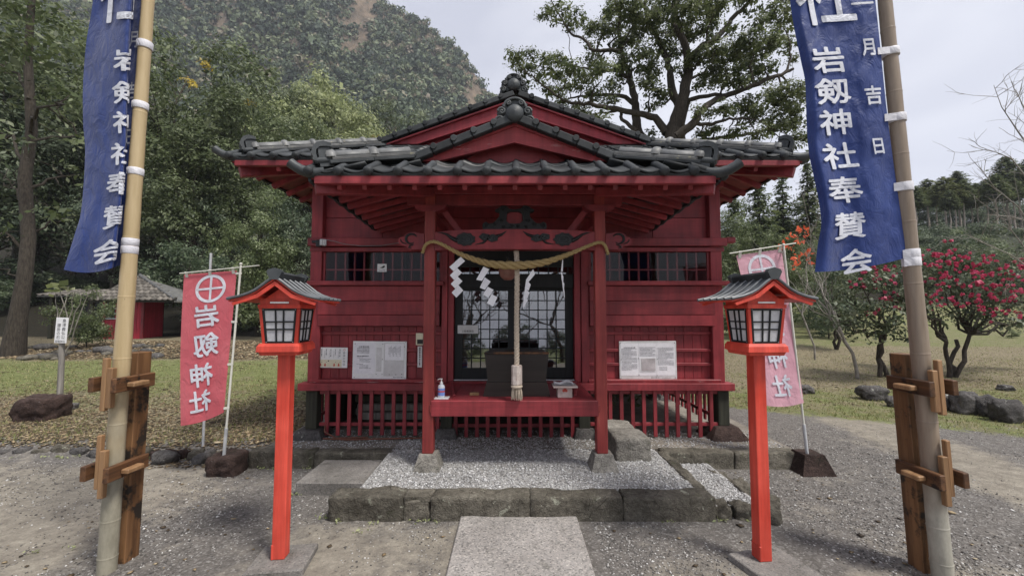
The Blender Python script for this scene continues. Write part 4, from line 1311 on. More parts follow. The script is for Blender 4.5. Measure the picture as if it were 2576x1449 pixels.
# clapboards of the main gable
zz = MGZ - .02; k = 0
while zz < MAP - .12:
    h = .105
    hw0 = (MAP - .05 - zz) / (MAP - .05 - MGZ) * MG; hw1 = max(.02, (MAP - .05 - zz - h) / (MAP - .05 - MGZ) * MG)
    b = MB(); b.prism([(CXW - hw0, zz), (CXW + hw0, zz), (CXW + hw1, zz + h - .004), (CXW - hw1, zz + h - .004)], 5.50 + .010 * (k % 2), 5.53)
    b.build('clapboard', m_red_gable, SH)
    zz += h; k += 1
pbox('gable_base_tile', m_tile, -MG - .02 + CXW, MG + .02 + CXW, 5.36, 5.52, MGZ - .05, MGZ - .018, .006)
pbox('gable_base_tile', m_tile, -MG - .06 + CXW, MG + .06 + CXW, 5.32, 5.52, MGZ - .085, MGZ - .053, .006)
put('ridge_end_ornament', me_oni, T(CXW - .03, 5.38, zat(218, 5.38)) @ S(1.02, 1, 1.02), SH)
hip_ridge((CXW, 5.48, MAP), (CXW, MBY - 1, MAP), False)
# eaves of the hall
zf1, zf0 = MZ - .03, MZ - .088
pbox('fascia', m_red_x, CXW - MHX + .05, CXW + MHX - .05, MY - .036, MY + .012, zf0, zf1, .004)
for sg in (-1, 1):
    b = MB(); b.bar((CXW + sg * (MHX - .06), MY + .05, zf0 - .045), (CXW + sg * 2.35, 5.12, zf0 + .22), .09, .11, .006); b.build('hip_rafter', m_red_y, SH)
    for i in range(16):
        yy = 4.75 + i * .33
        x_in = 2.38 if yy > 5.1 else 2.38 + (5.1 - yy) * .95
        b = MB(); b.bar((CXW + sg * (MHX - .07), yy, zf0 - .02), (CXW + sg * x_in, yy, zf0 - .02 + (MHX - .07 - x_in) * .43), .05, .06, .004); b.build('rafter', m_red_x, SH)
    pbox('wall_plate', m_red_y, CXW + sg * 2.41 - .05, CXW + sg * 2.41 + .05, 5.135, 9.3, 3.221, 3.32, .005)
for i in range(21):
    xx = CXW - 2.6 + i * .26
    if abs(xx) < .85: continue
    yend = 5.12 if abs(xx - CXW) < 2.4 else 5.12 - (abs(xx - CXW) - 2.4) * 1.0
    b = MB(); b.bar((xx, MY + .04, zf0 - .012), (xx, yend, zf0 - .012 + (yend - MY - .04) * .52), .045, .055, .004); b.build('rafter', m_red_y, SH)
pbox('wall_plate', m_red_x, -2.5, 2.55, 4.99, 5.14, 3.222, 3.325, .005)
# ------------------------------------------------------------------ lettering
def glyphs(txt, weight=0.0, res=2):
    """flat outline mesh of a text, centred, height about 1; returns verts (x,y) and faces"""
    c = bpy.data.curves.new('t', 'FONT')
    c.body = txt; c.size = 1; c.offset = weight; c.resolution_u = res
    c.align_x = 'CENTER'; c.align_y = 'CENTER'
    o = bpy.data.objects.new('t', c)
    me = bpy.data.meshes.new_from_object(o)
    bpy.data.objects.remove(o); bpy.data.curves.remove(c)
    V = [v.co.copy() for v in me.vertices]; F = [tuple(p.vertices) for p in me.polygons]
    bpy.data.meshes.remove(me)
    if V:
        mx = (min(v.x for v in V) + max(v.x for v in V)) / 2; my = (min(v.y for v in V) + max(v.y for v in V)) / 2
        V = [Vector((v.x - mx, v.y - my, 0)) for v in V]
    return V, F
def glyph_fine(txt, weight, cut):
    V, F = glyphs(txt, 0)
    bm = bmesh.new()
    vs = [bm.verts.new(v) for v in V]
    for f in F:
        try: bm.faces.new([vs[i] for i in f])
        except ValueError: pass
    bmesh.ops.triangulate(bm, faces=bm.faces[:])
    for _ in range(4):
        es = [e for e in bm.edges if e.calc_length() > cut]
        if not es: break
        bmesh.ops.subdivide_edges(bm, edges=es, cuts=1)
        bmesh.ops.triangulate(bm, faces=bm.faces[:])
    bm.verts.ensure_lookup_table()
    out = [v.co.copy() for v in bm.verts], [tuple(v.index for v in f.verts) for f in bm.faces]
    bm.free()
    return out
def write(name, txt, h, M, mat, parent=None, weight=0.0, vertical=False, gap=1.05, wide=1.0):
    """flat print on a board; M maps x right, y up, z out of the board"""
    b = MB()
    if vertical:
        for i, ch in enumerate(txt):
            V, F = glyphs(ch, 0)
            b.add([(v.x * h * wide, v.y * h - i * h * gap, 0) for v in V], F, M)
    else:
        V, F = glyphs(txt, 0)
        b.add([(v.x * h * wide, v.y * h, 0) for v in V], F, M)
    return b.build(name, mat, parent)
def FM(x, y, z, rz=0.0, tilt=0.0):
    """board facing -Y"""
    return T(x, y, z) @ RZ(rz) @ RX(R(90)) @ RZ(tilt)
def dashes(b, x0, x1, y, h, rng_, M, vert=False):
    x = x0
    while x < x1:
        l = rng_.uniform(.6, 2.2) * h
        xe = min(x1, x + l)
        hh = h * rng_.uniform(.55, 1)
        q = [(x, y - hh / 2, 0), (xe, y - hh / 2, 0), (xe, y + hh / 2, 0), (x, y + hh / 2, 0)]
        if vert: q = [(b_, -a_, 0) for a_, b_, c_ in q]
        b.add(q, [(0, 1, 2, 3)], M)
        x = xe + rng_.uniform(.15, .5) * h
rr = random.Random(5)

# ------------------------------------------------------------------ notices
def board(name, label, cat, px0, px1, py0, py1, Yd, th, mat, tilt=0.0):
    a, b_ = at(px0, py1, Yd), at(px1, py0, Yd)
    wd, ht = b_.x - a.x, b_.z - a.z
    M = FM((a.x + b_.x) / 2, Yd, (a.z + b_.z) / 2, 0, tilt)
    t = thing(name, label, cat, M=T((a.x + b_.x) / 2, Yd, a.z))
    MB().box(-wd / 2, wd / 2, -ht / 2, ht / 2, -th, 0, .0015, M).build('panel', mat, t)
    return t, M, wd, ht
m_nail = m_blackp
# small instruction board
t, M, wd, ht = board('notice_board', 'small white worship instruction board with a column of little drawn figures', 'notice board', 799.5, 874.5, 874, 925, 5.035, .01, m_white, R(-.6))
write('title', '参拝の作法', .030, M @ T(wd * .385, ht * .235, .001), m_ink, t, .012, True, 1.12)
b = MB(); b.lathe([(.012, 0), (.012, .0005)], 16, M @ T(wd * .39, ht * .385, .001)); e = b.build('emblem', m_redink, t)
MB().lathe([(.0085, 0), (.0085, .0006)], 16, M @ T(wd * .39, ht * .385, .0013)).build('emblem_centre', m_white, e)
MB().box(-wd * .45, wd * .31, -ht * .46, -ht * .10, .0004, .0012, 0, M).build('picture_strip', m_cream, t)
b = MB()
for i, s_ in enumerate(('一揖一礼', '二二拝', '三二拍手', '四一拝', '五揖一礼')):
    pass
for i in range(5):
    x = wd * (.24 - i * .155)
    dashes(b, -ht * .42, -ht * (.05 + .08 * (i % 2)), x, .013, rr, M @ T(0, 0, .001), True)
    dashes(b, -ht * .33, ht * .02, x - .018, .005, rr, M @ T(0, 0, .001), True)
b.build('print', m_inkgrey, t)['kind'] = 'stuff'
b, b2 = MB(), MB()
for i in range(5):
    x = wd * (.21 - i * .155)
    if i == 2:
        b2.lathe([(.008, 0), (.008, .0004)], 10, M @ T(x - .015, -ht * .16, .0014)); continue
    b.add([(x - .012, -ht * .42, .0016), (x + .012, -ht * .42, .0016), (x + .006, -ht * .28, .0016), (x - .003, -ht * .27, .0016)], [(0, 1, 2, 3)], M)
    b2.lathe([(.004, 0), (.004, .0004)], 8, M @ T(x + .016, -ht * .22, .0014))
b.build('figure', m_redink, t)['kind'] = 'stuff'; b2.build('figure_head', m_ink, t)
# left white board with two sheets
t, M, wd, ht = board('notice_board', 'large white board left of the porch with a crumpled sheet pinned beside a framed one', 'notice board', 886, 1023, 858.5, 953, 5.035, .014, m_white, R(-.5))
def sheet(b_x0, b_x1, b_y0, b_y1, mat, name='paper_sheet', z=.0015):
    n = 8
    vs, fs = [], []
    for j in range(n + 1):
        for i in range(n + 1):
            x = b_x0 + (b_x1 - b_x0) * i / n; y = b_y0 + (b_y1 - b_y0) * j / n
            vs.append((x, y, z + .0025 * abs(mn.noise(Vector((x * 14, y * 14, 3))))))
    for j in range(n):
        for i in range(n): fs.append((j * (n + 1) + i, j * (n + 1) + i + 1, (j + 1) * (n + 1) + i + 1, (j + 1) * (n + 1) + i))
    return MB().add(vs, fs, M, True).build(name, mat, t)
sheet(-wd * .48, -wd * .08, -ht * .36, ht * .46, m_paper)
sheet(wd * .08, wd * .46, -ht * .42, ht * .46, m_paper_dirty)
sheet(wd * .10, wd * .45, ht * .0, ht * .44, m_paper, z=.004)
sheet(-wd * .06, wd * .04, -ht * .30, ht * .33, m_paper_dirty)
b = MB()
dashes(b, -wd * .39, -wd * .20, ht * .355, .017, rr, M @ T(0, 0, .0055))
for i in range(4): dashes(b, -wd * .42, -wd * .19, ht * (.31 - i * .038), .009, rr, M @ T(0, 0, .0055))
dashes(b, -wd * .42, -wd * .20, ht * .105, .013, rr, M @ T(0, 0, .0055))
for i, (a_, c_) in enumerate(((-.42, -.30), (-.37, -.15), (-.37, -.19), (-.37, -.17))): dashes(b, wd * a_, wd * c_, ht * (.065 - i * .036), .007, rr, M @ T(0, 0, .0055))
for i, (a_, c_) in enumerate(((-.42, -.30), (-.37, -.20), (-.37, -.21), (-.37, -.16))): dashes(b, wd * a_, wd * c_, ht * (-.11 - i * .036), .007, rr, M @ T(0, 0, .0055))
for i in range(11): dashes(b, -ht * (.38 - .02 * (i % 4)), -ht * (.10 + .05 * ((i * 7) % 3)), wd * (.385 - i * .021), .0055, rr, M @ T(0, 0, .0075), True)
dashes(b, wd * .26, wd * .46, -ht * .45, .011, rr, M @ T(0, 0, .001))
b.build('print', m_inkgrey, t)['kind'] = 'stuff'
b = MB()
for x, y in ((-.46, .43), (-.46, -.46), (.48, .48), (.48, -.46), (.055, .43), (.055, -.37), (-.055, -.37), (.19, -.38), (.31, -.38), (.42, -.37), (.46, .36), (.055, .02)):
    b.lathe([(.0045, 0), (.004, .004), (.0005, .006)], 8, M @ T(wd * x, ht * y, .003))
b.build('pin', m_nail, t)
# right white board with three sheets
t, M, wd, ht = board('notice_board', 'weathered white board right of the porch with three printed sheets and a faded photograph', 'notice board', 1559, 1701, 858, 954, 5.035, .014, m_paper_dirty, R(.4))
for a_, c_ in ((-.48, -.17), (-.165, .145), (.15, .47)): sheet(wd * a_, wd * c_, -ht * .40, ht * .45, m_paper)
b = MB()
dashes(b, -wd * .42, -wd * .22, ht * .335, .014, rr, M @ T(0, 0, .0055))
for i in range(17): dashes(b, -wd * .465, -wd * (.19 + .10 * (i % 5 == 1)), ht * (.30 - i * .034), .0065, rr, M @ T(0, 0, .0055))
for i in range(7): dashes(b, -wd * .15, wd * (.13 - .05 * (i % 3 == 1)), ht * (.335 - i * .036), .0075, rr, M @ T(0, 0, .0055))
for i in range(14): dashes(b, wd * .17, wd * (.45 - .12 * (i % 6 == 3)), ht * (.325 - i * .034), .0065, rr, M @ T(0, 0, .0055))
for i in range(3): dashes(b, wd * .19, wd * .33, ht * (-.18 - i * .036), .006, rr, M @ T(0, 0, .0055))
dashes(b, wd * .05, wd * .20, -ht * .455, .011, rr, M @ T(0, 0, .001)); dashes(b, wd * .24, wd * .40, -ht * .46, .005, rr, M @ T(0, 0, .001))
b.build('print', m_inkgrey, t)['kind'] = 'stuff'
m_fadep = surf('faded pinkish photograph', (.34, .31, .31), (.56, .52, .53), 9, .5, .05)
sheet(-wd * .145, wd * .13, -ht * .31, ht * .06, m_white, 'photograph', .005)
sheet(-wd * .12, wd * .125, -ht * .27, ht * .05, m_fadep, 'photograph', .0085)
b = MB()
for x, y in ((-.48, .45), (.47, .45), (-.48, -.46), (.47, -.46), (-.165, -.38), (.15, -.40), (-.165, .05), (.16, .03), (-.47, .02)):
    b.lathe([(.0045, 0), (.004, .004), (.0005, .006)], 8, M @ T(wd * x, ht * y, .003))
b.build('pin', m_nail, t)
# little signs
t, M, wd, ht = board('paper_slip', 'narrow vertical white slip with a column of print beside left porch post', 'slip', 1050, 1062, 871, 924, 5.035, .004, m_paper_dirty)
b = MB(); dashes(b, -ht * .44, ht * .42, -.006, .018, rr, M @ T(.006, 0, .001), True); b.build('print', m_ink, t)['kind'] = 'stuff'
t, M, wd, ht = board('small_box', 'small cream box with dark slot on wall beside left porch post', 'box', 1046, 1064, 838, 868, 5.03, .03, m_cream)
MB().box(-wd * .3, wd * .5, -ht * .4, -ht * .03, 0, .004, 0, M).build('slot', m_blackp, t)
t, M, wd, ht = board('door_sign', 'small white paper sign on left black lattice door', 'sign', 1151, 1203, 818, 839, 5.06, .003, m_paper_dirty)
write('lettering', '↓御賽銭受', .030, M @ T(0, -ht * .22, .001), m_ink, t, .015)
t, M, wd, ht = board('window_sticker', 'white security camera sticker on left window glass', 'sticker', 949, 973, 664, 684, 5.033, .001, m_white)
write('lettering', 'CCTV', .030, M @ T(0, -ht * .30, .0008), m_ink, t, .02)
b = MB(); b.prism([(-.03, .0), (.0, .012), (.025, .03), (.035, .02), (.03, .005), (.012, -.004)], 0, .001, M @ RX(R(-90)) @ T(0, -.001, 0))
b.build('camera_picture', m_ink, t)

# ------------------------------------------------------------------ floodlight and cable
p = at(803, 611, 4.9)
t = thing('floodlight', 'small black lamp with round led head clamped on left corner of the lintel', 'lamp', p)
MB().box(p.x - .035, p.x + .02, 4.88, 4.942, p.z - .05, p.z + .035, .008).build('housing', m_blackp, t)
MB().box(p.x - .09, p.x - .03, 4.90, 4.92, p.z + .0, p.z + .03, .004, None).build('bracket', m_blackp, t)
hm = T(p.x + .055, 4.88, p.z + .0) @ RZ(R(35)) @ RX(R(90))
h = MB().box(-.035, .035, -.038, .038, -.02, .02, .006, hm).build('lamp_head', m_steel, t)
b = MB()
for i in range(3):
    for j in range(3): b.lathe([(.008, 0), (.007, .004), (.0005, .005)], 8, hm @ T(-.02 + .02 * i, -.02 + .02 * j, .021))
b.build('led', m_white, h)
pts = [at(x, y, 4.93) for x, y in ((815, 603), (840, 607), (870, 615), (910, 619), (960, 618), (1010, 610))]
tag(MB().tube(pts, .004, 5).build('cable', m_inkgrey), 'thin grey cable running along the lintel from the lamp', 'cable')
for i, (c, lab) in enumerate((([(-2.2, 4.9, .25), (-1.9, 4.86, .248), (-1.5, 4.9, .248), (-1.0, 4.93, .248)], 'brown cable lying on gravel under left slats'),
                              ([(-2.25, 5.1, .5), (-2.2, 4.93, .32), (-2.05, 4.88, .26), (-1.7, 4.95, .248)], 'orange brown hose curling down inside left slats'))):
    tag(MB().tube(c, .010, 6).build('cable', m_orange), lab, 'cable')

# ------------------------------------------------------------------ sacred rope, paper streamers, bell rope
def strand_rope(name, path, rad, mat, strands=3, pitch=.16, parent=None, samples=None, nseg=6, fuzz=0):
    path = [Vector(p) for p in path]
    # resample by arc length with a Catmull-Rom curve
    P = []
    for i in range(len(path) - 1):
        p0, p1, p2, p3 = path[max(i - 1, 0)], path[i], path[i + 1], path[min(i + 2, len(path) - 1)]
        for k in range(12):
            t_ = k / 12
            P.append(.5 * ((2 * p1) + (p2 - p0) * t_ + (2 * p0 - 5 * p1 + 4 * p2 - p3) * t_ ** 2 + (3 * p1 - p0 - 3 * p2 + p3) * t_ ** 3))
    P.append(path[-1])
    arc = [0]
    for a_, c_ in zip(P, P[1:]): arc.append(arc[-1] + (c_ - a_).length)
    tot = arc[-1]
    n = samples or int(tot / .018)
    b = MB()
    C, Rr = [], []
    j = 0
    for i in range(n + 1):
        s_ = tot * i / n
        while j < len(P) - 2 and arc[j + 1] < s_: j += 1
        f = (s_ - arc[j]) / max(1e-6, arc[j + 1] - arc[j])
        C.append(P[j].lerp(P[j + 1], f)); Rr.append(rad(i / n) if callable(rad) else rad)
    frames = []
    u = None
    for i in range(n + 1):
        t_ = (C[min(i + 1, n)] - C[max(0, i - 1)]).normalized()
        if u is None: u = t_.orthogonal().normalized()
        u = (u - t_ * u.dot(t_)).normalized()
        frames.append((u.copy(), t_.cross(u)))
    ph = 0; phs = [0]
    for i in range(n):
        ph += (tot / n) / (pitch * (Rr[i] / .03)) * 6.283
        phs.append(ph)
    for k in range(strands):
        pts = []
        for i in range(n + 1):
            a_ = phs[i] + k * 6.283 / strands
            pts.append(C[i] + (frames[i][0] * math.cos(a_) + frames[i][1] * math.sin(a_)) * Rr[i] * .54)
        b.tube(pts, [r_ * .53 for r_ in Rr], nseg)
    o = b.build(name, mat, parent)
    if fuzz:
        f = MB(); q = random.Random(4)
        for _ in range(fuzz):
            i = q.randrange(2, n - 2)
            d = Vector((q.gauss(0, 1), q.gauss(0, .6), q.gauss(0, 1))).normalized()
            p0 = C[i] + d * Rr[i] * .9
            f.tube([p0, p0 + d * Rr[i] * q.uniform(.3, .9) + Vector((q.uniform(-.03, .03), 0, -.005))], [.0012, .0005], 3)
        fo = f.build('loose_straw', mat, o); fo['kind'] = 'stuff'
    return o
rp = [at(1063, 637, 3.99), at(1070, 617, 3.955), at(1087, 608, 3.94), at(1110, 614, 3.93), at(1160, 640, 3.92), at(1225, 662, 3.91), at(1294, 668, 3.90),
      at(1365, 661, 3.91), at(1430, 640, 3.92), at(1480, 619, 3.93), at(1508, 610, 3.94), at(1522, 618, 3.955), at(1530, 640, 3.99)]
sr = thing('sacred_rope', 'thick yellow twisted straw rope slung between the two porch posts', 'rope', (0, 3.94, 2.3))
strand_rope('straw_rope', rp, lambda t_: .016 + .024 * math.exp(-((t_ - .5) / .23) ** 2), m_straw, 3, .20, sr, fuzz=90)
def streamer(label, pts, wpx, Yd, yaw, group='paper streamers on the straw rope'):
    """zigzag of folded paper: list of (px,py) centres of the folds"""
    t_ = thing('paper_streamer', label, 'paper streamer', at(pts[0][0], pts[0][1], Yd), 0, group)
    b = MB()
    for i, (cx, cy, hw, hh, sk) in enumerate(pts):
        dd = Yd - .002 * i
        q = [(cx - hw + sk, cy - hh * .2), (cx + hw * .1 + sk, cy - hh), (cx + hw - sk * 0, cy + hh * .2), (cx - hw * .1, cy + hh)]
        vs = []
        for k, (x, y) in enumerate(q): vs.append(at(x, y, dd + .006 * (k % 2)))
        n = (vs[1] - vs[0]).cross(vs[2] - vs[0]).normalized() * .0012
        b.convex(vs + [v + n for v in vs], [(0, 1, 2, 3), (4, 5, 6, 7), (0, 1, 5, 4), (1, 2, 6, 5), (2, 3, 7, 6), (3, 0, 4, 7)])
    b.build('folded_paper', m_paper, t_)
    return t_
def zz(qs): return qs
def poly_streamer(label, polys, Yd):
    t_ = thing('paper_streamer', label, 'paper streamer', at(polys[0][0][0], polys[0][0][1], Yd), 0, 'paper streamers on the straw rope')
    for i, q in enumerate(polys):
        b = MB()
        vs = [at(x, y, Yd - .003 * i + .004 * (k in (0, 3))) for k, (x, y) in enumerate(q)]
        n = Vector((0, .0014, 0))
        b.convex(vs + [v + n for v in vs], [(0, 1, 2, 3), (4, 5, 6, 7), (0, 1, 5, 4), (1, 2, 6, 5), (2, 3, 7, 6), (3, 0, 4, 7)])
        b.build('paper_fold', m_paper, t_)
def cq(l):   # crop pixels of the beam close-up to photograph positions
    return [((1480 + x / 2.6557) / 1.50660, (680 + y / 2.6557) / 1.50660) for x, y in l]
poly_streamer('leftmost white zigzag paper streamer, broad and facing front', [cq(q) for q in (
    [(708, 778), (750, 822), (634, 925), (592, 882)], [(672, 892), (719, 940), (640, 1012), (597, 966)], [(676, 978), (724, 1025), (650, 1098), (607, 1052)], [(684, 1064), (733, 1118), (662, 1190), (616, 1140)])], 3.925)
poly_streamer('broad white zigzag paper streamer left of the bell rope, tilting right', [cq(q) for q in (
    [(936, 877), (994, 905), (920, 1022), (863, 1010)], [(948, 985), (1008, 1028), (950, 1112), (898, 1090)], [(978, 1080), (1038, 1112), (985, 1190), (932, 1160)], [(1018, 1155), (1077, 1185), (1032, 1278), (970, 1245)])], 3.92)
poly_streamer('narrow zigzag paper streamer just right of the bell rope', [cq(q) for q in (
    [(1436, 902), (1454, 955), (1384, 1040), (1362, 1015)], [(1366, 1005), (1412, 1060), (1390, 1120), (1352, 1100)], [(1354, 1095), (1400, 1140), (1372, 1205), (1340, 1190)], [(1343, 1185), (1382, 1215), (1336, 1300), (1332, 1285)])], 3.915)
poly_streamer('rightmost thin paper streamer seen edge on near right porch post', [cq(q) for q in (
    [(1728, 810), (1738, 812), (1734, 930), (1716, 925)], [(1716, 920), (1740, 980), (1738, 1040), (1722, 1010)], [(1724, 1005), (1750, 1050), (1746, 1110), (1734, 1090)], [(1734, 1085), (1748, 1100), (1755, 1190), (1746, 1180)])], 3.93)
br = thing('bell_rope', 'pale twisted bell rope with wooden cuff and tassel hanging in front of the offertory box', 'rope', at(1300, 900, 3.96))
strand_rope('rope', [at(1298, 628, 4.12), at(1300, 650, 4.0), at(1301, 700, 3.965), at(1300, 800, 3.955), at(1300, 919, 3.95)], .0265, m_hemp, 3, .10, br)
za, zb_, zc_ = zat(918, 3.95), zat(968, 3.95), zat(1005, 3.95)
xx = at(1300, 940, 3.95).x
m_cuff = surf('bleached wood cuff', (.36, .29, .25), (.62, .55, .50), 6, .7, .3, bscale=30, stretch=GZ, spot=(.28, .12, .09), sscale=14, sthr=.62)
MB().lathe([(.040, zb_), (.050, zb_ + .005), (.050, za - .005), (.042, za)], 8, T(xx, 3.95, 0), smooth=False).build('cuff', m_cuff, br)
b = MB(); b.lathe([(.046, zb_ - .028), (.054, zb_ - .02), (.055, zb_ - .008), (.046, zb_ - .001)], 16, T(xx, 3.95, 0)); b.build('tassel_knot', m_hemp, br)
b = MB(); q = random.Random(8)
for i in range(90):
    a_ = q.uniform(0, 6.283); r_ = math.sqrt(q.random()) * .042
    b.tube([(xx + r_ * math.cos(a_), 3.95 + r_ * math.sin(a_), zb_ - .025), (xx + r_ * 1.2 * math.cos(a_), 3.95 + r_ * 1.2 * math.sin(a_), (zb_ + zc_) / 2), (xx + r_ * 1.35 * math.cos(a_ + .1), 3.95 + r_ * 1.35 * math.sin(a_ + .1), zc_ + q.uniform(-.008, .02))], [.004, .0045, .002], 4)
b.build('tassel', m_hemp, br)['kind'] = 'stuff'
pc = at(1278, 684, 4.14)
sb = thing('shrine_bell', 'round copper bell hanging behind the middle of the straw rope', 'bell', pc)
MB().lathe([(.0005, -.085), (.04, -.08), (.075, -.05), (.088, -.01), (.09, .0), (.096, .004), (.096, .014), (.09, .018), (.085, .04), (.06, .075), (.02, .09), (.0005, .092)], 20, T(pc.x, pc.y, pc.z)).build('bell_body', m_copper, sb)
b = MB()
for i in range(4):
    b.tube([(pc.x + .016 * math.cos(a_ + i) * (1 if i % 2 else .3), pc.y + .016 * math.sin(a_) * (.3 if i % 2 else 1), pc.z + .105 + i * .035 + .02 * math.sin(a_)) for a_ in [k * 6.283 / 10 for k in range(11)]], .006, 5)
b.build('chain', m_blackp, sb)

# ------------------------------------------------------------------ things on the deck
ob = thing('offertory_box', 'dark brown offertory box with sloping sides standing before the doors', 'offertory box', at(1299, 1004, 4.22))
zt, zm, z0 = zat(891, 4.2), zat(960, 4.2), .869
x0, x1 = at(1219, 891, 4.2).x, at(1380, 891, 4.2).x
xa, xb2 = at(1227, 960, 4.2).x, at(1373, 960, 4.2).x
xc, xd = at(1215, 1004, 4.2).x, at(1384, 1004, 4.2).x
def box_hull(q, name, mat, par, y0=4.2, y1=4.62):
    b = MB()
    vs = [(x, y, z) for x, z in q for y in (y0, y1)]
    b.convex(vs, [(0, 2, 4, 6), (1, 3, 5, 7), (0, 1, 3, 2), (2, 3, 5, 4), (4, 5, 7, 6), (6, 7, 1, 0)])
    return b.build(name, mat, par)
box_hull([(xa, zm), (xb2, zm), (x1, zt), (x0, zt)], 'box_body', m_box, ob)
box_hull([(xc, z0), (xd, z0), (xb2 + .012, zm - .002), (xa - .012, zm - .002)], 'plinth', m_box, ob, 4.185, 4.63)
for i in range(9): MB().box(x0 + .03, x1 - .03, 4.23 + i * .042, 4.25 + i * .042, zt + .001, zt + .018, .003).build('slat', m_box, ob)
MB().box(x0 - .004, x1 + .004, 4.192, 4.222, zt + .001, zt + .022, .004).build('rim', m_wood_y, ob)
pb_ = at(1110, 1003, 4.10); pb_.z = .869
t = thing('tray', 'flat white plastic tray under the pump bottle', 'tray', (pb_.x, 4.10, .869))
MB().box(pb_.x - .078, pb_.x + .078, 4.04, 4.15, .869, .880, .004).build('tray_body', m_white, t)
t = thing('pump_bottle', 'white pump bottle of hand sanitiser with blue label on the deck', 'bottle', (pb_.x, 4.09, .8805))
m_clearp = surf('translucent white plastic', (.58, .62, .68), (.72, .75, .8), 9, .3, .03)
B0 = T(pb_.x + .002, 4.09, .881)
MB().lathe([(.030, 0), (.034, .004), (.034, .098), (.030, .112), (.016, .124), (.013, .130)], 20, B0 @ S(1, .75, 1)).build('bottle_body', m_clearp, t)
MB().lathe([(.0345, .018), (.0347, .02), (.0347, .085), (.0345, .087)], 20, B0 @ S(1, .75, 1)).build('label_wrap', m_bluepr, t)
MB().lathe([(.0352, .05), (.0353, .052), (.0353, .064), (.0352, .066)], 20, B0 @ S(1, .76, 1)).build('label_band', m_redflag, t)
b = MB(); b.lathe([(.016, .128), (.016, .142), (.007, .146), (.006, .168), (.011, .170), (.011, .178), (.0005, .18)], 12, B0)
b.tube([(0, 0, .174), (-.02, 0, .175), (-.036, 0, .166)], [.006, .005, .004], 8, B0)
b.build('pump', m_white, t)
b0 = at(1192, 997, 4.2)
tag(MB().box(b0.x - .045, b0.x + .05, 4.22, 4.27, .869, .897, .004).build('wood_block', m_wood_new), 'small wooden block on the deck left of the offertory box', 'block')
pc = at(1421, 1012, 4.13)
t = thing('fortune_box', 'small pale wooden stand with carved hole at right end of the deck', 'stand', (pc.x, 4.2, .869))
m_pale = surf('pale grey wood', (.36, .29, .26), (.52, .44, .41), 6, .7, .2, stretch=GZ)
zt2 = zat(972, 4.12)
MB().box(pc.x - .070, pc.x + .072, 4.12, 4.26, .869, zt2 - .012, .003).build('box_body', m_pale, t)
MB().box(pc.x - .115, pc.x + .125, 4.09, 4.30, zt2 - .0115, zt2 + .004, .003).build('tray_top', m_pale, t)
b = MB()
for k in range(3): b.lathe([(.014, 0), (.014, .002)], 12, T(pc.x + .014 * math.cos(k * 2.094 + 1.57), 4.119, .945 + .014 * math.sin(k * 2.094 + 1.57)) @ RX(R(90)))
b.build('carved_hole', m_redink, t)
t = thing('paper_stack', 'loose stack of white paper slips on the wooden stand', 'papers', (pc.x, 4.19, zt2 + .005))
for i in range(5):
    vs, fs = [], []
    a_ = rr.uniform(-.15, .15)
    for j in range(2):
        for k in range(7):
            x = -.10 + .19 * k / 6
            vs.append(Vector((x * math.cos(a_), (-.06 + .12 * j) + x * math.sin(a_) * .3, .006 + i * .005 + .012 * math.sin(k * 1.2 + i * .7) * (i + 1) / 5)) + Vector((pc.x, 4.19, zt2 + .004)))
    fs = [(k, k + 1, 7 + k + 1, 7 + k) for k in range(6)]
    MB().add(vs, fs, None, True).build('paper_slip', m_paper, t)
# timber stacked under the floor
t = thing('timber_stack', 'stack of dark old timbers stored under the floor behind left slats', 'timber', (-1.5, 5.6, .18))
for i in range(4):
    for j in range(3):
        MB().box(-2.1 + rr.uniform(0, .2), -.9 + rr.uniform(-.2, .1), 5.35 + .25 * j, 5.55 + .25 * j, .235 + i * .11, .325 + i * .11, .01).build('timber', m_wood_grey if (i + j) % 3 else m_oldleg, t)
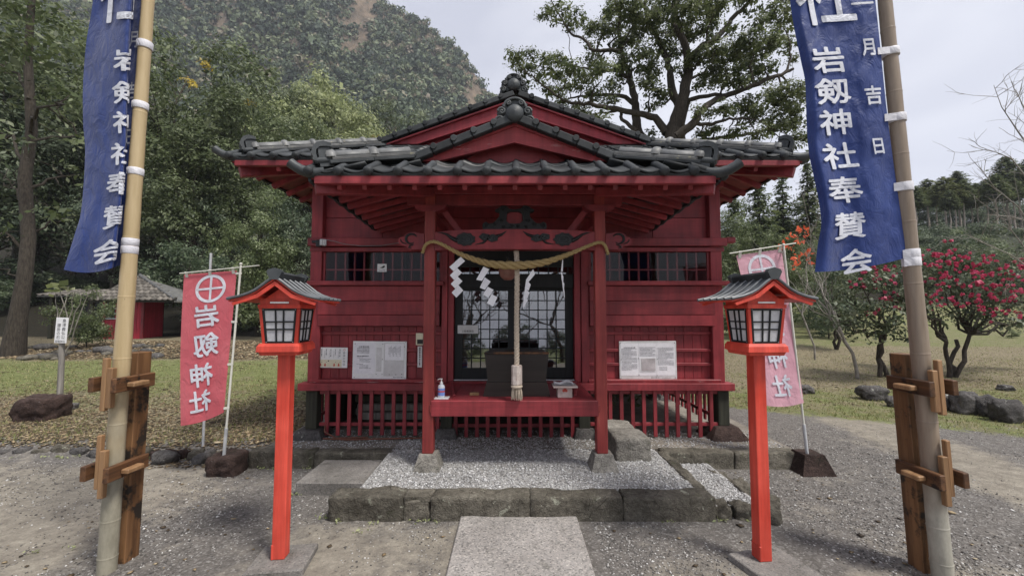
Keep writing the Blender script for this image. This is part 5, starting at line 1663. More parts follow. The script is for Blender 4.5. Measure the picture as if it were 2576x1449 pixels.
# ------------------------------------------------------------------ lanterns
m_lamproof = surf('grey lantern roofing', (.055, .06, .065), (.14, .15, .16), 9, .38, .2, ovar=.3, spec=.55)
def lantern(label, loc, rz, plate):
    t = thing('shrine_lantern', label, 'lantern', loc, R(rz), 'vermilion lanterns flanking the walk')
    t.scale = (.94, .94, .94); t.matrix_basis = T(*loc) @ RZ(R(rz)) @ S(.94, .94, .94); WM[t.name] = t.matrix_basis.copy()
    kw = dict(parent=t, local=True)
    g = .043
    MB().box(-g, g, -g, g, .0, 1.415, .004).build('post', m_verm, **kw)
    b = MB()
    b.box(-g - .004, -g + .012, -g - .003, g + .003, .0, .10, .004); b.build('post_shoe', m_verm, **kw)
    # tray
    def ring(b, w0, z0, w1, z1):
        vs = [(sx * w / 2, sy * w / 2, z) for w, z in ((w0, z0), (w1, z1)) for sx, sy in ((-1, -1), (1, -1), (1, 1), (-1, 1))]
        b.convex(vs, [(0, 1, 2, 3), (4, 5, 6, 7), (0, 1, 5, 4), (1, 2, 6, 5), (2, 3, 7, 6), (3, 0, 4, 7)])
    b = MB(); ring(b, .245, 1.400, .262, 1.424); ring(b, .286, 1.425, .280, 1.462); ring(b, .280, 1.4621, .255, 1.482)
    b.build('tray', m_verm, **kw)
    wb, wt, zb, zt = .232, .272, 1.482, 1.722
    def wz(z): return wb + (wt - wb) * (z - zb) / (zt - zb)
    for sx in (-1, 1):
        for sy in (-1, 1):
            b = MB()
            b.bar((sx * (wb / 2 - .011), sy * (wb / 2 - .011), zb), (sx * (wt / 2 - .011), sy * (wt / 2 - .011), zt - .001), .022, .022, .002, (0, 1, 0))
            b.build('corner_post', m_verm, **kw)
    b = MB(); ring(b, wt + .006, zt, wt + .010, zt + .026); b.build('head_rail', m_verm, **kw)
    b = MB(); ring(b, wt - .012, zt + .0261, wt - .006, zt + .068); b.build('frieze', m_verm, **kw)
    for k in range(4):
        m = RZ(k * math.pi / 2)
        lean = math.atan2((wt - wb) / 2, zt - zb)
        pm = m @ T(0, -(wb / 2 - .004), zb + .002) @ RX(lean)
        H_ = (zt - zb) / math.cos(lean) - .004
        w0, w1 = wb - .044, wt - .044
        def hw(z): return (w0 + (w1 - w0) * z / H_) / 2
        fr = MB()
        th = .012
        fr.prism([(-hw(0), 0), (-hw(0) + th, 0), (-hw(H_) + th, H_), (-hw(H_), H_)], -.006, .006, pm)
        fr.prism([(hw(0) - th, 0), (hw(0), 0), (hw(H_), H_), (hw(H_) - th, H_)], -.006, .006, pm)
        fr.prism([(-hw(0) + th, 0), (hw(0) - th, 0), (hw(th) - th, th), (-hw(th) + th, th)], -.006, .006, pm)
        fr.prism([(-hw(H_ - th) + th, H_ - th), (hw(H_ - th) - th, H_ - th), (hw(H_) - th, H_), (-hw(H_) + th, H_)], -.006, .006, pm)
        f = fr.build('lamp_panel', m_black, **kw)
        for s_ in (-1, 1):
            b = MB(); b.prism([(s_ * hw(th) * .24 - .0045, th), (s_ * hw(th) * .24 + .0045, th), (s_ * hw(H_ - th) * .24 + .0045, H_ - th), (s_ * hw(H_ - th) * .24 - .0045, H_ - th)], -.005, .003, pm)
            b.build('bar', m_black, f, local=True)
            zc = H_ * (.40 if s_ < 0 else .62)
            b = MB(); b.prism([(-hw(zc) + th, zc - .0045), (hw(zc) - th, zc - .0045), (hw(zc) - th, zc + .0045), (-hw(zc) + th, zc + .0045)], -.0046, .002, pm)
            b.build('bar', m_black, f, local=True)
        b = MB(); b.prism([(-hw(0) + .006, .004), (hw(0) - .006, .004), (hw(H_) - .006, H_ - .004), (-hw(H_) + .006, H_ - .004)], .0035, .0055, pm)
        b.build('pane', m_glasswhite, f, local=True)
        b = MB()
        for sx in (-1, 1):
            for zz_ in (.006, H_ - .006): b.lathe([(.003, 0), (.002, .002), (.0004, .003)], 6, pm @ T(sx * (hw(zz_) - .007), -.006, zz_) @ RX(R(90)))
        b.build('screw', m_steel, f, local=True)
    MB().box(-.062, .062, -wt / 2 - .0035, -wt / 2 + .004, zt + .034, zt + .046, .002).build('label_strip', m_white, **kw)
    # roof: curved slopes seen from the gable end, y = ridge direction
    prof = [(0, 1.915), (.05, 1.880), (.10, 1.840), (.115, 1.828), (.16, 1.803), (.22, 1.782), (.292, 1.765)]
    DY = .215
    for sg in (-1, 1):
        b = MB()
        pr = [(sg * x, z + .012) for x, z in prof] + [(sg * x, z) for x, z in prof[::-1]]
        b.prism(pr, -DY + .002, DY - .002)
        b.build('roof_board', m_verm, **kw)
        # bargeboards front and back
        for yy in (-DY, DY - .016):
            b = MB()
            inner = [(0, 1.905), (.115, 1.818), (.272, 1.758), (.262, 1.742), (.118, 1.790), (.108, 1.792), (0, 1.875)]
            b.prism([(sg * x, z) for x, z in inner], yy, yy + .016)
            b.build('barge_board', m_verm, **kw)
        # tiles: battens down the slope and tile rows between
        for j in range(6):
            yy = -DY - .004 + (2 * DY + .008) * j / 5
            b = MB()
            b.tube([(sg * (x + (.006 if x > .25 else 0)), yy, z + .021) for x, z in prof], [.010] * 6 + [.011], 8)
            b.build('roof_batten', m_lamproof, **kw)
        for j in range(5):
            y0_ = -DY - .004 + (2 * DY + .008) * j / 5 + .006
            y1_ = y0_ + (2 * DY + .008) / 5 - .012
            b = MB()
            pr = [(sg * (x + (.008 if x > .25 else 0)), z + .017 - .002 * (k % 2)) for k, (x, z) in enumerate(prof)] + [(sg * x, z + .0125) for x, z in prof[::-1]]
            b.prism(pr, y0_, y1_)
            b.build('roof_tile', m_lamproof, **kw)
    b = MB()
    b.prism([(-.098, 1.789), (.098, 1.789), (0, 1.862)], -.131, .131); b.build('gable_board', m_verm, **kw)
    MB().box(-.014, .014, -DY + .004, DY - .004, 1.872, 1.898, .002).build('ridge_beam', m_verm, **kw)
    for sg in (-1, 1):
        MB().box(sg * .128 - .012, sg * .128 + .012, -DY + .018, DY - .018, 1.786, 1.808, .002).build('purlin', m_verm, **kw)
    b = MB(); b.prism([(-.022, 1.918), (.022, 1.918), (.036, 1.958), (.026, 1.972), (-.026, 1.972), (-.036, 1.958)], -DY + .02, DY - .02); b.build('ridge_cap', m_tile, **kw)
    for yy in (-DY - .015, DY - .02):
        b = MB(); b.prism([(-.026, 1.915), (.026, 1.915), (.050, 1.965), (.040, 1.982), (0, 1.994), (-.040, 1.982), (-.050, 1.965)], yy, yy + .035); b.build('ridge_end_tile', m_oni, **kw)
    pl = thing('base_plate', plate[0], 'base plate', (loc[0] + plate[1], loc[1] + plate[2], G0), R(rz + plate[3]))
    MB().box(-plate[4], plate[4], -plate[5], plate[5], -.05, .04, .006).build('plate', m_slab, pl, local=True)
    return t
gl = gnd(697, 1408, G0 + .0405); gr = gnd(1927, 1413, G0 + .0405)
lantern('vermilion wooden lantern with tiled gable roof left of the walk', (gl.x, gl.y + .04, G0 + .041), 5, ('square mossy concrete plate under the left lantern', .02, -.01, 3, .175, .155))
lantern('vermilion wooden lantern with tiled gable roof right of the walk', (gr.x, gr.y + .04, G0 + .041), 4, ('square gravelly concrete plate under the right lantern', .04, -.06, 12, .19, .18))

# ------------------------------------------------------------------ bamboo poles, supports and tall navy banners
def bamboo(label, p0, p1, r0, r1, mat, zn):
    t = thing('bamboo_pole', label, 'pole', p0)
    p0, p1 = Vector(p0), Vector(p1)
    cuts = [0.0]
    s_ = .16
    while cuts[-1] + s_ < 1 * (p1 - p0).length:
        cuts.append(cuts[-1] + s_ + random.uniform(-.03, .03)); s_ = min(.42, s_ + .06)
    cuts.append((p1 - p0).length)
    L_ = cuts[-1]; d = (p1 - p0).normalized()
    for a_, c_ in zip(cuts, cuts[1:]):
        b = MB()
        ra, rc = r0 + (r1 - r0) * a_ / L_, r0 + (r1 - r0) * c_ / L_
        n = 5
        pts = [p0 + d * (a_ + (c_ - a_) * i / n) for i in range(n + 1)]
        rd = [ra * 1.0, ra * .985, ra * .985, rc * .985, rc * .99, rc * 1.005]
        b.tube(pts, rd, 18, None, True)
        b.build('culm_segment', mat, t)
        nb = MB(); nb.tube([p0 + d * (c_ - .006), p0 + d * (c_ + .001), p0 + d * (c_ + .007)], [rc * 1.0, rc * 1.045, rc * 1.0], 18)
        nb.build('node_ring', mat, t)
    return t
def line(p, q, z):
    k = (z - p.z) / (q.z - p.z); return p + (q - p) * k
def support(label, x, y, sg, ztop, tilt):
    """plank behind the pole held by two cross bars along y; sg=+1 left of the walk"""
    t = thing('pole_support', label, 'support', (x, y, 0))
    q = Matrix.Translation((x, y, 0)) @ Matrix.Rotation(tilt, 4, 'Y')
    def bx(name, mat, *a, ch=.004, m=I4): return MB().box(*a, ch, q @ m).build(name, mat, t)
    bx('plank', m_wood, -.042, .042, .075, .185, -.05, ztop)
    for zc, off in ((1.245, 0), (.705, .01)):
        for s_, dy in ((1, 0), (-1, .02)):
            a, b_ = (.062, .098) if s_ * sg > 0 else (-.098, -.062)
            bx('crossbar', m_wood_y, a, b_, -.13 + dy - off, .16 + dy - off, zc - .045, zc + .045)
        bx('peg', m_wood_new, -.20, .165, -.02, .03, zc - .012, zc + .014) if False else None
        pg = sg * .099
        bx('wedge', m_wood_new, min(pg, pg + sg * .05), max(pg, pg + sg * .05), -.06, .06, zc - .018, zc + .012, ch=.006)
    bx('wedge', m_wood_new, sg * .012 - .018, sg * .012 + .018, -.098, -.064, .55, .84)
    bx('wedge', m_wood_new, -sg * .028 - .014, -sg * .028 + .014, -.085, -.052, .60, .93)
    bx('wedge', m_wood_new, sg * .02 - .018, sg * .02 + .018, -.095, -.060, 1.10, 1.35)
    bx('wedge', m_wood_new, -sg * .022 - .016, -sg * .022 + .016, -.088, -.055, 1.08, 1.41)
    return t
LB = gnd(268, 1436); RB_ = gnd(2374, 1462)
lt = at(373, 0, LB.y + .02); rt = at(2226, 0, RB_.y + .02)
LT = LB + (lt - LB) * 1.45; RT = RB_ + (rt - RB_) * 1.45
bamboo('straw yellow bamboo banner pole left of the walk', LB - Vector((0, 0, .05)), LT, .052, .028, m_bamboo, 0)
bamboo('greyish bamboo banner pole right of the walk', RB_ - Vector((0, 0, .05)), RT, .055, .030, m_bamboo2, 0)
support('brown timber support with crossbars around the left bamboo pole', LB.x, LB.y, 1, 1.43, math.atan2(lt.x - LB.x, lt.z))
support('brown timber support with crossbars around the right bamboo pole', RB_.x, RB_.y, -1, 1.43, math.atan2(rt.x - RB_.x, rt.z))
def cm(keys, t):
    """smooth interpolation of (t, value) keys"""
    ks = keys
    if t <= ks[0][0]: return ks[0][1] + (t - ks[0][0]) * (ks[1][1] - ks[0][1]) / (ks[1][0] - ks[0][0])
    if t >= ks[-1][0]: return ks[-1][1] + (t - ks[-1][0]) * (ks[-1][1] - ks[-2][1]) / (ks[-1][0] - ks[-2][0])
    for i in range(len(ks) - 1):
        if ks[i][0] <= t <= ks[i + 1][0]:
            (t0, a), (t1, b) = ks[i], ks[i + 1]
            ta, a_ = ks[max(i - 1, 0)]; tb, b_ = ks[min(i + 2, len(ks) - 1)]
            m0 = (b - a_) / max(1e-6, t1 - ta); m1 = (b_ - a) / max(1e-6, tb - t0)
            h = t1 - t0; u = (t - t0) / h
            return (2 * u ** 3 - 3 * u * u + 1) * a + (u ** 3 - 2 * u * u + u) * h * m0 + (-2 * u ** 3 + 3 * u * u) * b + (u ** 3 - u * u) * h * m1
def cloth_sheet(name, surf_, nu, nv, v0, v1, mat, parent):
    b = MB(); vs, fs = [], []
    for j in range(nv + 1):
        for i in range(nu + 1): vs.append(surf_(i / nu, v0 + (v1 - v0) * j / nv))
    for j in range(nv):
        for i in range(nu):
            q = j * (nu + 1) + i
            fs.append((q, q + 1, q + nu + 2, q + nu + 1))
    b.add(vs, fs, smooth=True)
    return b.build(name, mat, parent)
def on_cloth(surf_, u, v, off):
    p = surf_(u, v); e = .004
    du, dv = surf_(u + e, v) - surf_(u - e, v), surf_(u, v + e * 4) - surf_(u, v - e * 4)
    n = du.cross(dv)
    if n.length < 1e-9: return p
    n.normalize()
    return p + n * off
def char_on_cloth(parent, surf_, ch, uc, vc, wu, hv, weight, mat, off=-.008, mirror=False, slant=0.0, name='lettering', cut=.12, wide=1.0):
    V, F = glyph_fine(ch, 0.0, cut)
    sg = -1 if mirror else 1
    b = MB()
    for k, (ox, oy) in enumerate(((0, 0), (weight, weight * .5), (-weight, -weight * .5), (weight * .5, -weight), (-weight * .5, weight))):
        b.add([on_cloth(surf_, uc + sg * (v.x + ox + slant * v.y) * wu, vc - (v.y + oy) * hv, off - .0003 * k) for v in V], F)
    return b.build(name, mat, parent)
# surfaces: v runs in photograph rows, u from free edge (0) to pole (1)
def make_banner(label, Lk, Rk, cs, ds, YL, YR, rip, bottom):
    def sf(u, v):
        xl, xr = cm(Lk, v), cm(Rk, v)
        s_ = cm(cs, u); d_ = cm(ds, u)
        px = xl + (xr - xl) * s_
        py = v + bottom(s_) * max(0, min(1, (v - 300) / 380)) ** 2 - 14 * s_ + 7
        Yd = YL + (YR - YL) * s_ + d_ + rip * (math.sin(v / 60 + u * 7) * .5 + math.sin(v / 23 - u * 5) * .22 + math.sin(u * 11 + v / 140)) * (1 - u * .6)
        Yd += .006 * mn.noise(Vector((u * 9, v / 45, 2.0)))
        return at(px, py, Yd)
    t = thing('tall_banner', label, 'banner', sf(1, 650))
    cloth_sheet('cloth', sf, 90, 150, -330, 668, m_navy, t)
    return t, sf
LkR = [(-330, 1962), (0, 1988), (76, 2000), (151, 2015.6), (202, 2025.7), (302, 2029), (378, 2035), (454, 2051), (504, 2061), (554, 2066), (605, 2057), (685, 2048)]
RkR = [(-330, 2160), (0, 2201), (126, 2214.7), (277, 2230), (428, 2249), (529, 2263), (685, 2284)]
tR, sfR = make_banner('navy banner with white characters tied to the right bamboo pole', LkR, RkR, [(0, 0), (.5, .5), (1, 1)], [(0, .02), (.12, -.03), (.3, .02), (.7, .0), (1, 0)],
                      RB_.y + .03, RB_.y + .0, .014, lambda s_: 10 - 24 * s_ + 22 * s_ * (1 - s_) * 1.5)
KR = [('岩', 2081, 151, 84, 66), ('剱', 2094, 229, 88, 66), ('神', 2100, 307, 88, 66), ('社', 2111, 391, 90, 66), ('奉', 2124, 474, 90, 66), ('賛', 2137, 562, 84, 66), ('会', 2152, 650, 86, 62)]
def put_chars(t, sf, Lk, Rk, rows, cs=None, weight=.020):
    for ch, px, py, w_, h_ in rows:
        wd_ = cm(Rk, py) - cm(Lk, py)
        u = (px - cm(Lk, py)) / wd_
        char_on_cloth(t, sf, ch, u, py - 0, w_ / wd_, h_ * 1.02, weight, m_whitecloth, slant=-.06)
put_chars(tR, sfR, LkR, RkR, KR)
put_chars(tR, sfR, LkR, RkR, [('社', 2072, -18, 150, 170)], weight=.01)
put_chars(tR, sfR, LkR, RkR, [('一', 2167, 16, 58, 40), ('月', 2182, 126, 40, 46), ('吉', 2195, 246, 44, 48), ('日', 2207, 374, 36, 44)], weight=.022)
LkL = [(-330, 262), (0, 233), (101, 217), (202, 209), (302, 209), (378, 214), (529, 203), (580, 188), (650, 166)]
RkL = [(-330, 374), (0, 361), (126, 356), (302, 349), (454, 337), (605, 325), (660, 319)]
csL = [(0, 0), (.28, .42), (.46, .70), (.54, .785), (.60, .76), (.70, .79), (.86, .90), (1, 1)]
dsL = [(0, .03), (.28, -.03), (.46, -.09), (.54, -.07), (.60, .0), (.70, .05), (.86, .03), (1, 0)]
tL, sfL = make_banner('navy banner with white characters folded by the wind on the left bamboo pole', LkL, RkL, csL, dsL, LB.y - .02, LB.y + .02, .012, lambda s_: 4 + 14 * math.sin(math.pi * min(1, s_ * 1.1)))
for ch, py, uc in (('岩', 155, .53), ('剱', 237, .54), ('神', 312, .54), ('社', 390, .53), ('奉', 463, .50), ('賛', 543, .50), ('会', 625, .46)):
    char_on_cloth(tL, sfL, ch, uc, py, .37, 58, .020, m_whitecloth, slant=-.05)
char_on_cloth(tL, sfL, '社', .42, -30, .66, 190, .01, m_whitecloth, slant=-.05)
for ch, py in (('月', 108), ('吉', 236), ('日', 352)): char_on_cloth(tL, sfL, ch, .83, py, .27, 46, .014, m_whitecloth)
def loops(t, rows, pole0, pole1, r_, sf, sg):
    for py, hgt, n in rows:
        for k in range(n):
            yy = py + (k - (n - 1) / 2) * hgt * 1.0
            e = sf(1, yy)
            z = e.z
            c = line(pole0, pole1, z)
            h = hgt / FOC * c.y * .5
            b = MB()
            b.lathe([(r_ + .004, -h), (r_ + .0055, -h * .9), (r_ + .0055, h * .9), (r_ + .004, h)], 20, T(*c) @ RY(math.atan2(pole1.x - pole0.x, pole1.z - pole0.z)))
            b.build('loop', m_whiteloop, t)
            e2 = sf(.955, yy)
            b = MB()
            vs = []
            for q, off in ((e2, -.006), (c + Vector((-r_ * .8, -r_ * .75, 0)), -.004)):
                for s_ in (-h * .95, h * .95): vs.append(q + Vector((0, off, s_)))
            vs2 = [v + Vector((0, .003, 0)) for v in vs]
            b.convex(vs + vs2, [(0, 1, 3, 2), (4, 5, 7, 6), (0, 1, 5, 4), (2, 3, 7, 6), (0, 2, 6, 4), (1, 3, 7, 5)])
            b.build('strap', m_whiteloop, t)
loops(tL, [(-160, 16, 1), (122, 19, 1), (275, 18, 1), (441, 18, 1), (624, 19, 2)], LB, LT, .039, sfL, 1)
loops(tR, [(-160, 16, 1), (137, 19, 1), (304, 20, 1), (481, 22, 1), (668, 22, 2)], RB_, RT, .043, sfR, 1)

# ------------------------------------------------------------------ small flags on metal poles
def nobori(label, base, top, bar, corners, mat, rows, emb, Yd, cloth_lean, fade):
    t = thing('nobori_flag', label, 'flag', base)
    b = MB(); b.tube([base, base + (top - base) * .15], .016, 10); b.build('pole_socket', m_steel, t)
    b = MB(); b.tube([base + (top - base) * .14, top], .0105, 10); pl = b.build('pole', m_plast, t)
    b = MB(); b.lathe([(.009, 0), (.013, .004), (.015, .012), (.012, .022), (.0005, .027)], 10, T(*top)); b.build('finial', m_plast, t)
    b = MB(); b.tube([at(bar[0], bar[1], Yd - .02), at(bar[2], bar[3], Yd - .02)], .006, 8); b.build('crossbar', m_plast, t)
    def sf(u, v):
        (ax, ay), (bx, by), (cx, cy), (dx, dy) = corners      # TL TR BR BL
        x = (ax * (1 - u) + bx * u) * (1 - v) + (dx * (1 - u) + cx * u) * v
        y = (ay * (1 - u) + by * u) * (1 - v) + (dy * (1 - u) + cy * u) * v
        y += 10 * v * math.sin(u * math.pi) * .6
        x += 5 * math.sin(v * 3.1) * (1 - u) * cloth_lean
        d = Yd + .02 * math.sin(v * 5 + u * 2.5) * (1 - u * .7) * v + .008 * math.sin(u * 9 + v * 3) * v + .004 * mn.noise(Vector((u * 5, v * 12, 1)))
        return at(x, y, d)
    cloth_sheet('cloth', sf, 22, 50, 0, 1, mat, t)
    for ch, u, v, w_, h_ in rows: char_on_cloth(t, sf, ch, u, v, w_, h_, .020, m_whitecloth, mirror=True, cut=.2, slant=.12)
    u0, v0, ru, rv = emb
    for r0_, r1_ in (((.80), 1.0),):
        vs, fs = [], []
        for i in range(40):
            a_ = 6.283 * i / 40
            for r_ in (r0_, r1_): vs.append(on_cloth(sf, u0 + ru * r_ * math.cos(a_), v0 + rv * r_ * math.sin(a_), -.004))
        fs = [(2 * i, 2 * i + 1, (2 * i + 3) % 80, (2 * i + 2) % 80) for i in range(40)]
        em = MB().add(vs, fs).build('emblem', m_whitecloth, t)
    for hor in (0, 1):
        vs, fs = [], []
        for i in range(9):
            s_ = -.82 + 1.64 * i / 8
            for w_ in (-.075, .075):
                a_, c_ = (s_, w_) if hor else (w_, s_)
                vs.append(on_cloth(sf, u0 + ru * a_, v0 + rv * c_, -.0036 - .0006 * hor))
        fs = [(2 * i, 2 * i + 1, 2 * i + 3, 2 * i + 2) for i in range(8)]
        MB().add(vs, fs).build('emblem_cross', m_whitecloth, em)
    for u in (.06, .5, .94):
        a_ = sf(u, 0)
        fx = (a_.x - CX) / a_.y * FOC + 1288
        k = (fx - bar[0]) / (bar[2] - bar[0])
        c_ = at(bar[0] + (bar[2] - bar[0]) * k, bar[1] + (bar[3] - bar[1]) * k, Yd - .02)
        b = MB(); b.bar(sf(u, .02), c_ + Vector((0, 0, .008)), .03, .006, .001, (0, -1, 0)); b.build('loop', m_plast, t)
    for v in (.02, .36, .66, .97):
        a_ = sf(.985, v); k = (a_.z - base.z) / (top.z - base.z); c_ = base + (top - base) * k
        b = MB(); b.bar(a_, c_ + Vector((.012, 0, 0)), .012, .022, .001); b.build('clip', m_plast, t)
    return t
b0 = at(563, 1150, 4.30); b1 = at(606, 667, 4.25)
nobori('red flag with white crest and mirrored characters left of the left lantern', b0, b1, (452, 688, 652, 668), [(463, 691), (596, 681), (563, 1037), (455, 1071)], m_redflag,
       [('岩', .50, .290, .50, .155), ('剱', .52, .485, .52, .165), ('神', .46, .685, .50, .165), ('社', .45, .860, .50, .155)], (.53, .108, .29, .094), 4.27, -1, 0)
t = tag(put('flag_stone', block_mesh('flag_stone', 71, .15, .125, .11, m_stone_r, .022, 10, .12), T(b0.x, 4.36, .145)), 'dark red lava block holding the red flag pole', 'stone')
c0 = at(2031, 1147, 4.38); c1 = at(1971, 619, 4.30)
nobori('faded pink flag with white crest and mirrored characters behind right lantern', c0, c1, (1835, 638, 2002, 612), [(1852, 643), (1966, 627), (2022, 1013), (1926, 1020)], m_pinkflag,
       [('岩', .50, .290, .52, .15), ('剱', .50, .475, .52, .16), ('神', .50, .675, .52, .16), ('社', .50, .865, .52, .15)], (.50, .108, .31, .094), 4.35, 1, 0)
b = frustum(c0.x + .035, 4.42, .04, .255, .36, .20, .34, .20, 3)
tag(b.build('flag_stone', m_stone_r), 'reddish tapered block holding the pink flag pole', 'stone')
pp = gpt(531, 1100); q1 = at(531, 637, 5.0)
tag(MB().tube([(q1.x, 5.0, 0.0), (q1.x, 5.0, q1.z)], .014, 10).build('metal_pipe', m_steel), 'thin grey metal pipe standing behind the red flag', 'pipe')

# ------------------------------------------------------------------ rocks, sign, stone border
def rock(label, px, py, hx, hy, hh, seed, mat=m_rock, box=2.8, amp=.22, group=None, rz=0, sink=.25, facet=.3, name='boulder'):
    p = gpt(px, py)
    o = put(name, rock_mesh(name, seed, hx, hy, hh, mat, box, amp, 1.2, 4, facet), T(p.x, p.y + hy, p.z + hh * (1 - sink)) @ RZ(rz))
    return tag(o, label, 'rock', group)
rock('big flat-topped dark brown rock with pale lichen beside the sign post', 62, 1064, .25, .22, .185, 81, m_stone_r, 7, .20, sink=.2, facet=.16)
rock('small brown rock right of the sign post foot', 168, 1032, .09, .07, .06, 82, m_rock, name='small_rock')
rock('tiny stone in front of the sign post', 150, 1042, .05, .05, .03, 83, m_rock, name='small_rock')
for px, py, hx, hh, sd_, lab in ((2218, 1010, .24, .15, 84, 'grey boulder left of the right bamboo pole'), (2262, 1026, .12, .10, 85, 'small grey boulder touching the right bamboo pole'),
        (2385, 1035, .20, .16, 86, 'squarish grey boulder just right of the bamboo pole'), (2455, 1046, .19, .21, 87, 'upright rounded boulder, second in the row from the bamboo pole'),
        (2508, 1052, .16, .19, 88, 'rough knobbly boulder, third in the row from the bamboo pole'), (2566, 1068, .20, .20, 89, 'dark boulder at the right end of the row'),
        (2035, 992, .16, .10, 90, 'low dark rock on grass behind the pink flag'), (2545, 985, .14, .07, 91, 'pale flat rock on grass behind the boulder row')):
    rock(lab, px, py, hx, hx * .8, hh, sd_, m_rock, 3.2, .2)
bd = thing('stone_border', 'low border of small dark stones edging the grass bank at left', 'border', (-4, 4.85, 0))
xs_ = -6.6; k = 0
while xs_ < -2.85:
    w_ = rr.uniform(.08, .22)
    me = rock_mesh('stone', 100 + k, w_ / 2, rr.uniform(.05, .09), rr.uniform(.05, .085), random.choice([m_stone, m_stone_r, m_stone, m_rock]), 3.6, .3, 1.4, 3, .3)
    yb = 4.86 + .05 * math.sin(xs_ * 2) + rr.uniform(-.03, .03)
    put('stone', me, T(xs_ + w_ / 2, yb, .085 + rr.uniform(-.02, .01)) @ RZ(rr.uniform(-.3, .3)), bd)
    xs_ += w_ + rr.uniform(.0, .05); k += 1
for px, py, hx, hh, sd_ in ((403, 1166, .13, .075, 140), (495, 1168, .08, .06, 141), (598, 1172, .10, .10, 142)):
    p = gnd(px, py)
    put('stone', rock_mesh('stone', sd_, hx, .09, hh, m_rock, 2.8, .22, 1.3, 3, .25), T(p.x, p.y + .06, G0 + hh * .6), bd)
# rough stones in the left bank
bk = thing('bank_stones', 'scatter of rough stones and bark along the foot of the left bank', 'stones', (-11, 12, .5))
for i in range(26):
    px, py = rr.uniform(40, 420), rr.uniform(868, 905)
    p = gpt(px, py); s_ = rr.uniform(.06, .22)
    put('stone', rock_mesh('stone', 200 + i, s_ * 1.4, s_, s_ * .6, random.choice([m_rock, m_stone]), 2.6, .25, 1.4, 2, .3), T(p.x, p.y, p.z + s_ * .25) @ RZ(rr.uniform(0, 3)), bk)
p0 = gpt(150, 1012); zt = at(153, 800, p0.y).z
sp = thing('sign_post', 'white sign with black vertical characters on a grey wooden post beside the flat rock', 'sign', p0)
xt = at(157, 800, p0.y).x
b = MB(); b.tube([(p0.x, p0.y, p0.z - .1), ((p0.x + xt) / 2 + .01, p0.y, (p0.z + zt) / 2), (xt, p0.y, zt - .02)], [.042, .038, .034], 10); b.build('post', m_wood_grey, sp)
a_, c_ = at(137, 863, p0.y - .05), at(171, 799, p0.y - .05)
w_, h_ = c_.x - a_.x, c_.z - a_.z
M = FM((a_.x + c_.x) / 2, p0.y - .052, (a_.z + c_.z) / 2, 0, R(-2))
MB().box(-w_ / 2, w_ / 2, -h_ / 2, h_ / 2, -.012, 0, .002, M).build('sign_board', m_white, sp)
write('lettering', '島津義弘公', h_ * .158, M @ T(w_ * .22, h_ * .38, .0015), m_ink, sp, .02, True, 1.02)
write('lettering', '腰掛の石', h_ * .152, M @ T(-w_ * .20, h_ * .19, .0015), m_ink, sp, .02, True, 1.02)
write('lettering', '岩剱神社', h_ * .10, M @ T(0, -h_ * .43, .0015), m_ink, sp, .015, False)

# ------------------------------------------------------------------ red shed on the bank
sp0 = gpt(325, 852)
D_ = 16.5
shx0, shx1 = at(258, 850, D_).x, at(356, 850, D_).x
gz_ = at(325, 853, D_).z
sh = thing('red_shed', 'small red wooden shed with grey tiled roof on the left bank', 'shed', ((shx0 + shx1) / 2, D_, gz_))
ze_ = at(325, 752, D_).z; zrg = at(325, 692, D_ + 1.2).z
xw0, xw1 = shx0, shx1
for i in range(14):
    x = xw0 + (xw1 - xw0) * i / 14
    z1_ = ze_ + .1
    if i < 4 and True: MB().box(x, x + (xw1 - xw0) / 14 - .008, D_, D_ + .04, gz_, gz_ + .75, .004).build('wall_board', m_red_shed, sh)
    else: MB().box(x, x + (xw1 - xw0) / 14 - .008, D_, D_ + .04, gz_, z1_, .004).build('wall_board', m_red_shed, sh)
MB().box(xw0, xw0 + .55, D_ + .03, D_ + .07, gz_ + .75, ze_ + .1).build('window_opening', m_black, sh)
for zz_ in (gz_ + .78, gz_ + .98, gz_ + 1.18): MB().box(xw0, xw0 + .6, D_ - .01, D_ + .03, zz_, zz_ + .04, .004).build('rail', m_steel, sh)
for x in (xw0, xw0 + .58, xw1): MB().box(x - .05, x + .05, D_ - .02, D_ + .05, gz_, ze_ + .12, .005).build('post', m_red_z, sh)
MB().box(xw0, xw1, D_ + .05, D_ + 1.0, gz_ - .02, gz_ + .02).build('floor', m_oldleg, sh)
MB().box(xw1 - .04, xw1, D_ + .05, D_ + 1.0, gz_, ze_ + .1).build('side_wall', m_red_shed, sh)
MB().box(xw0, xw0 + .04, D_ + .05, D_ + 1.0, gz_, ze_ + .1).build('side_wall', m_red_shed, sh)
MB().box(xw0, xw1, D_ + .96, D_ + 1.0, gz_, ze_ + .1).build('back_wall', m_red_shed, sh)
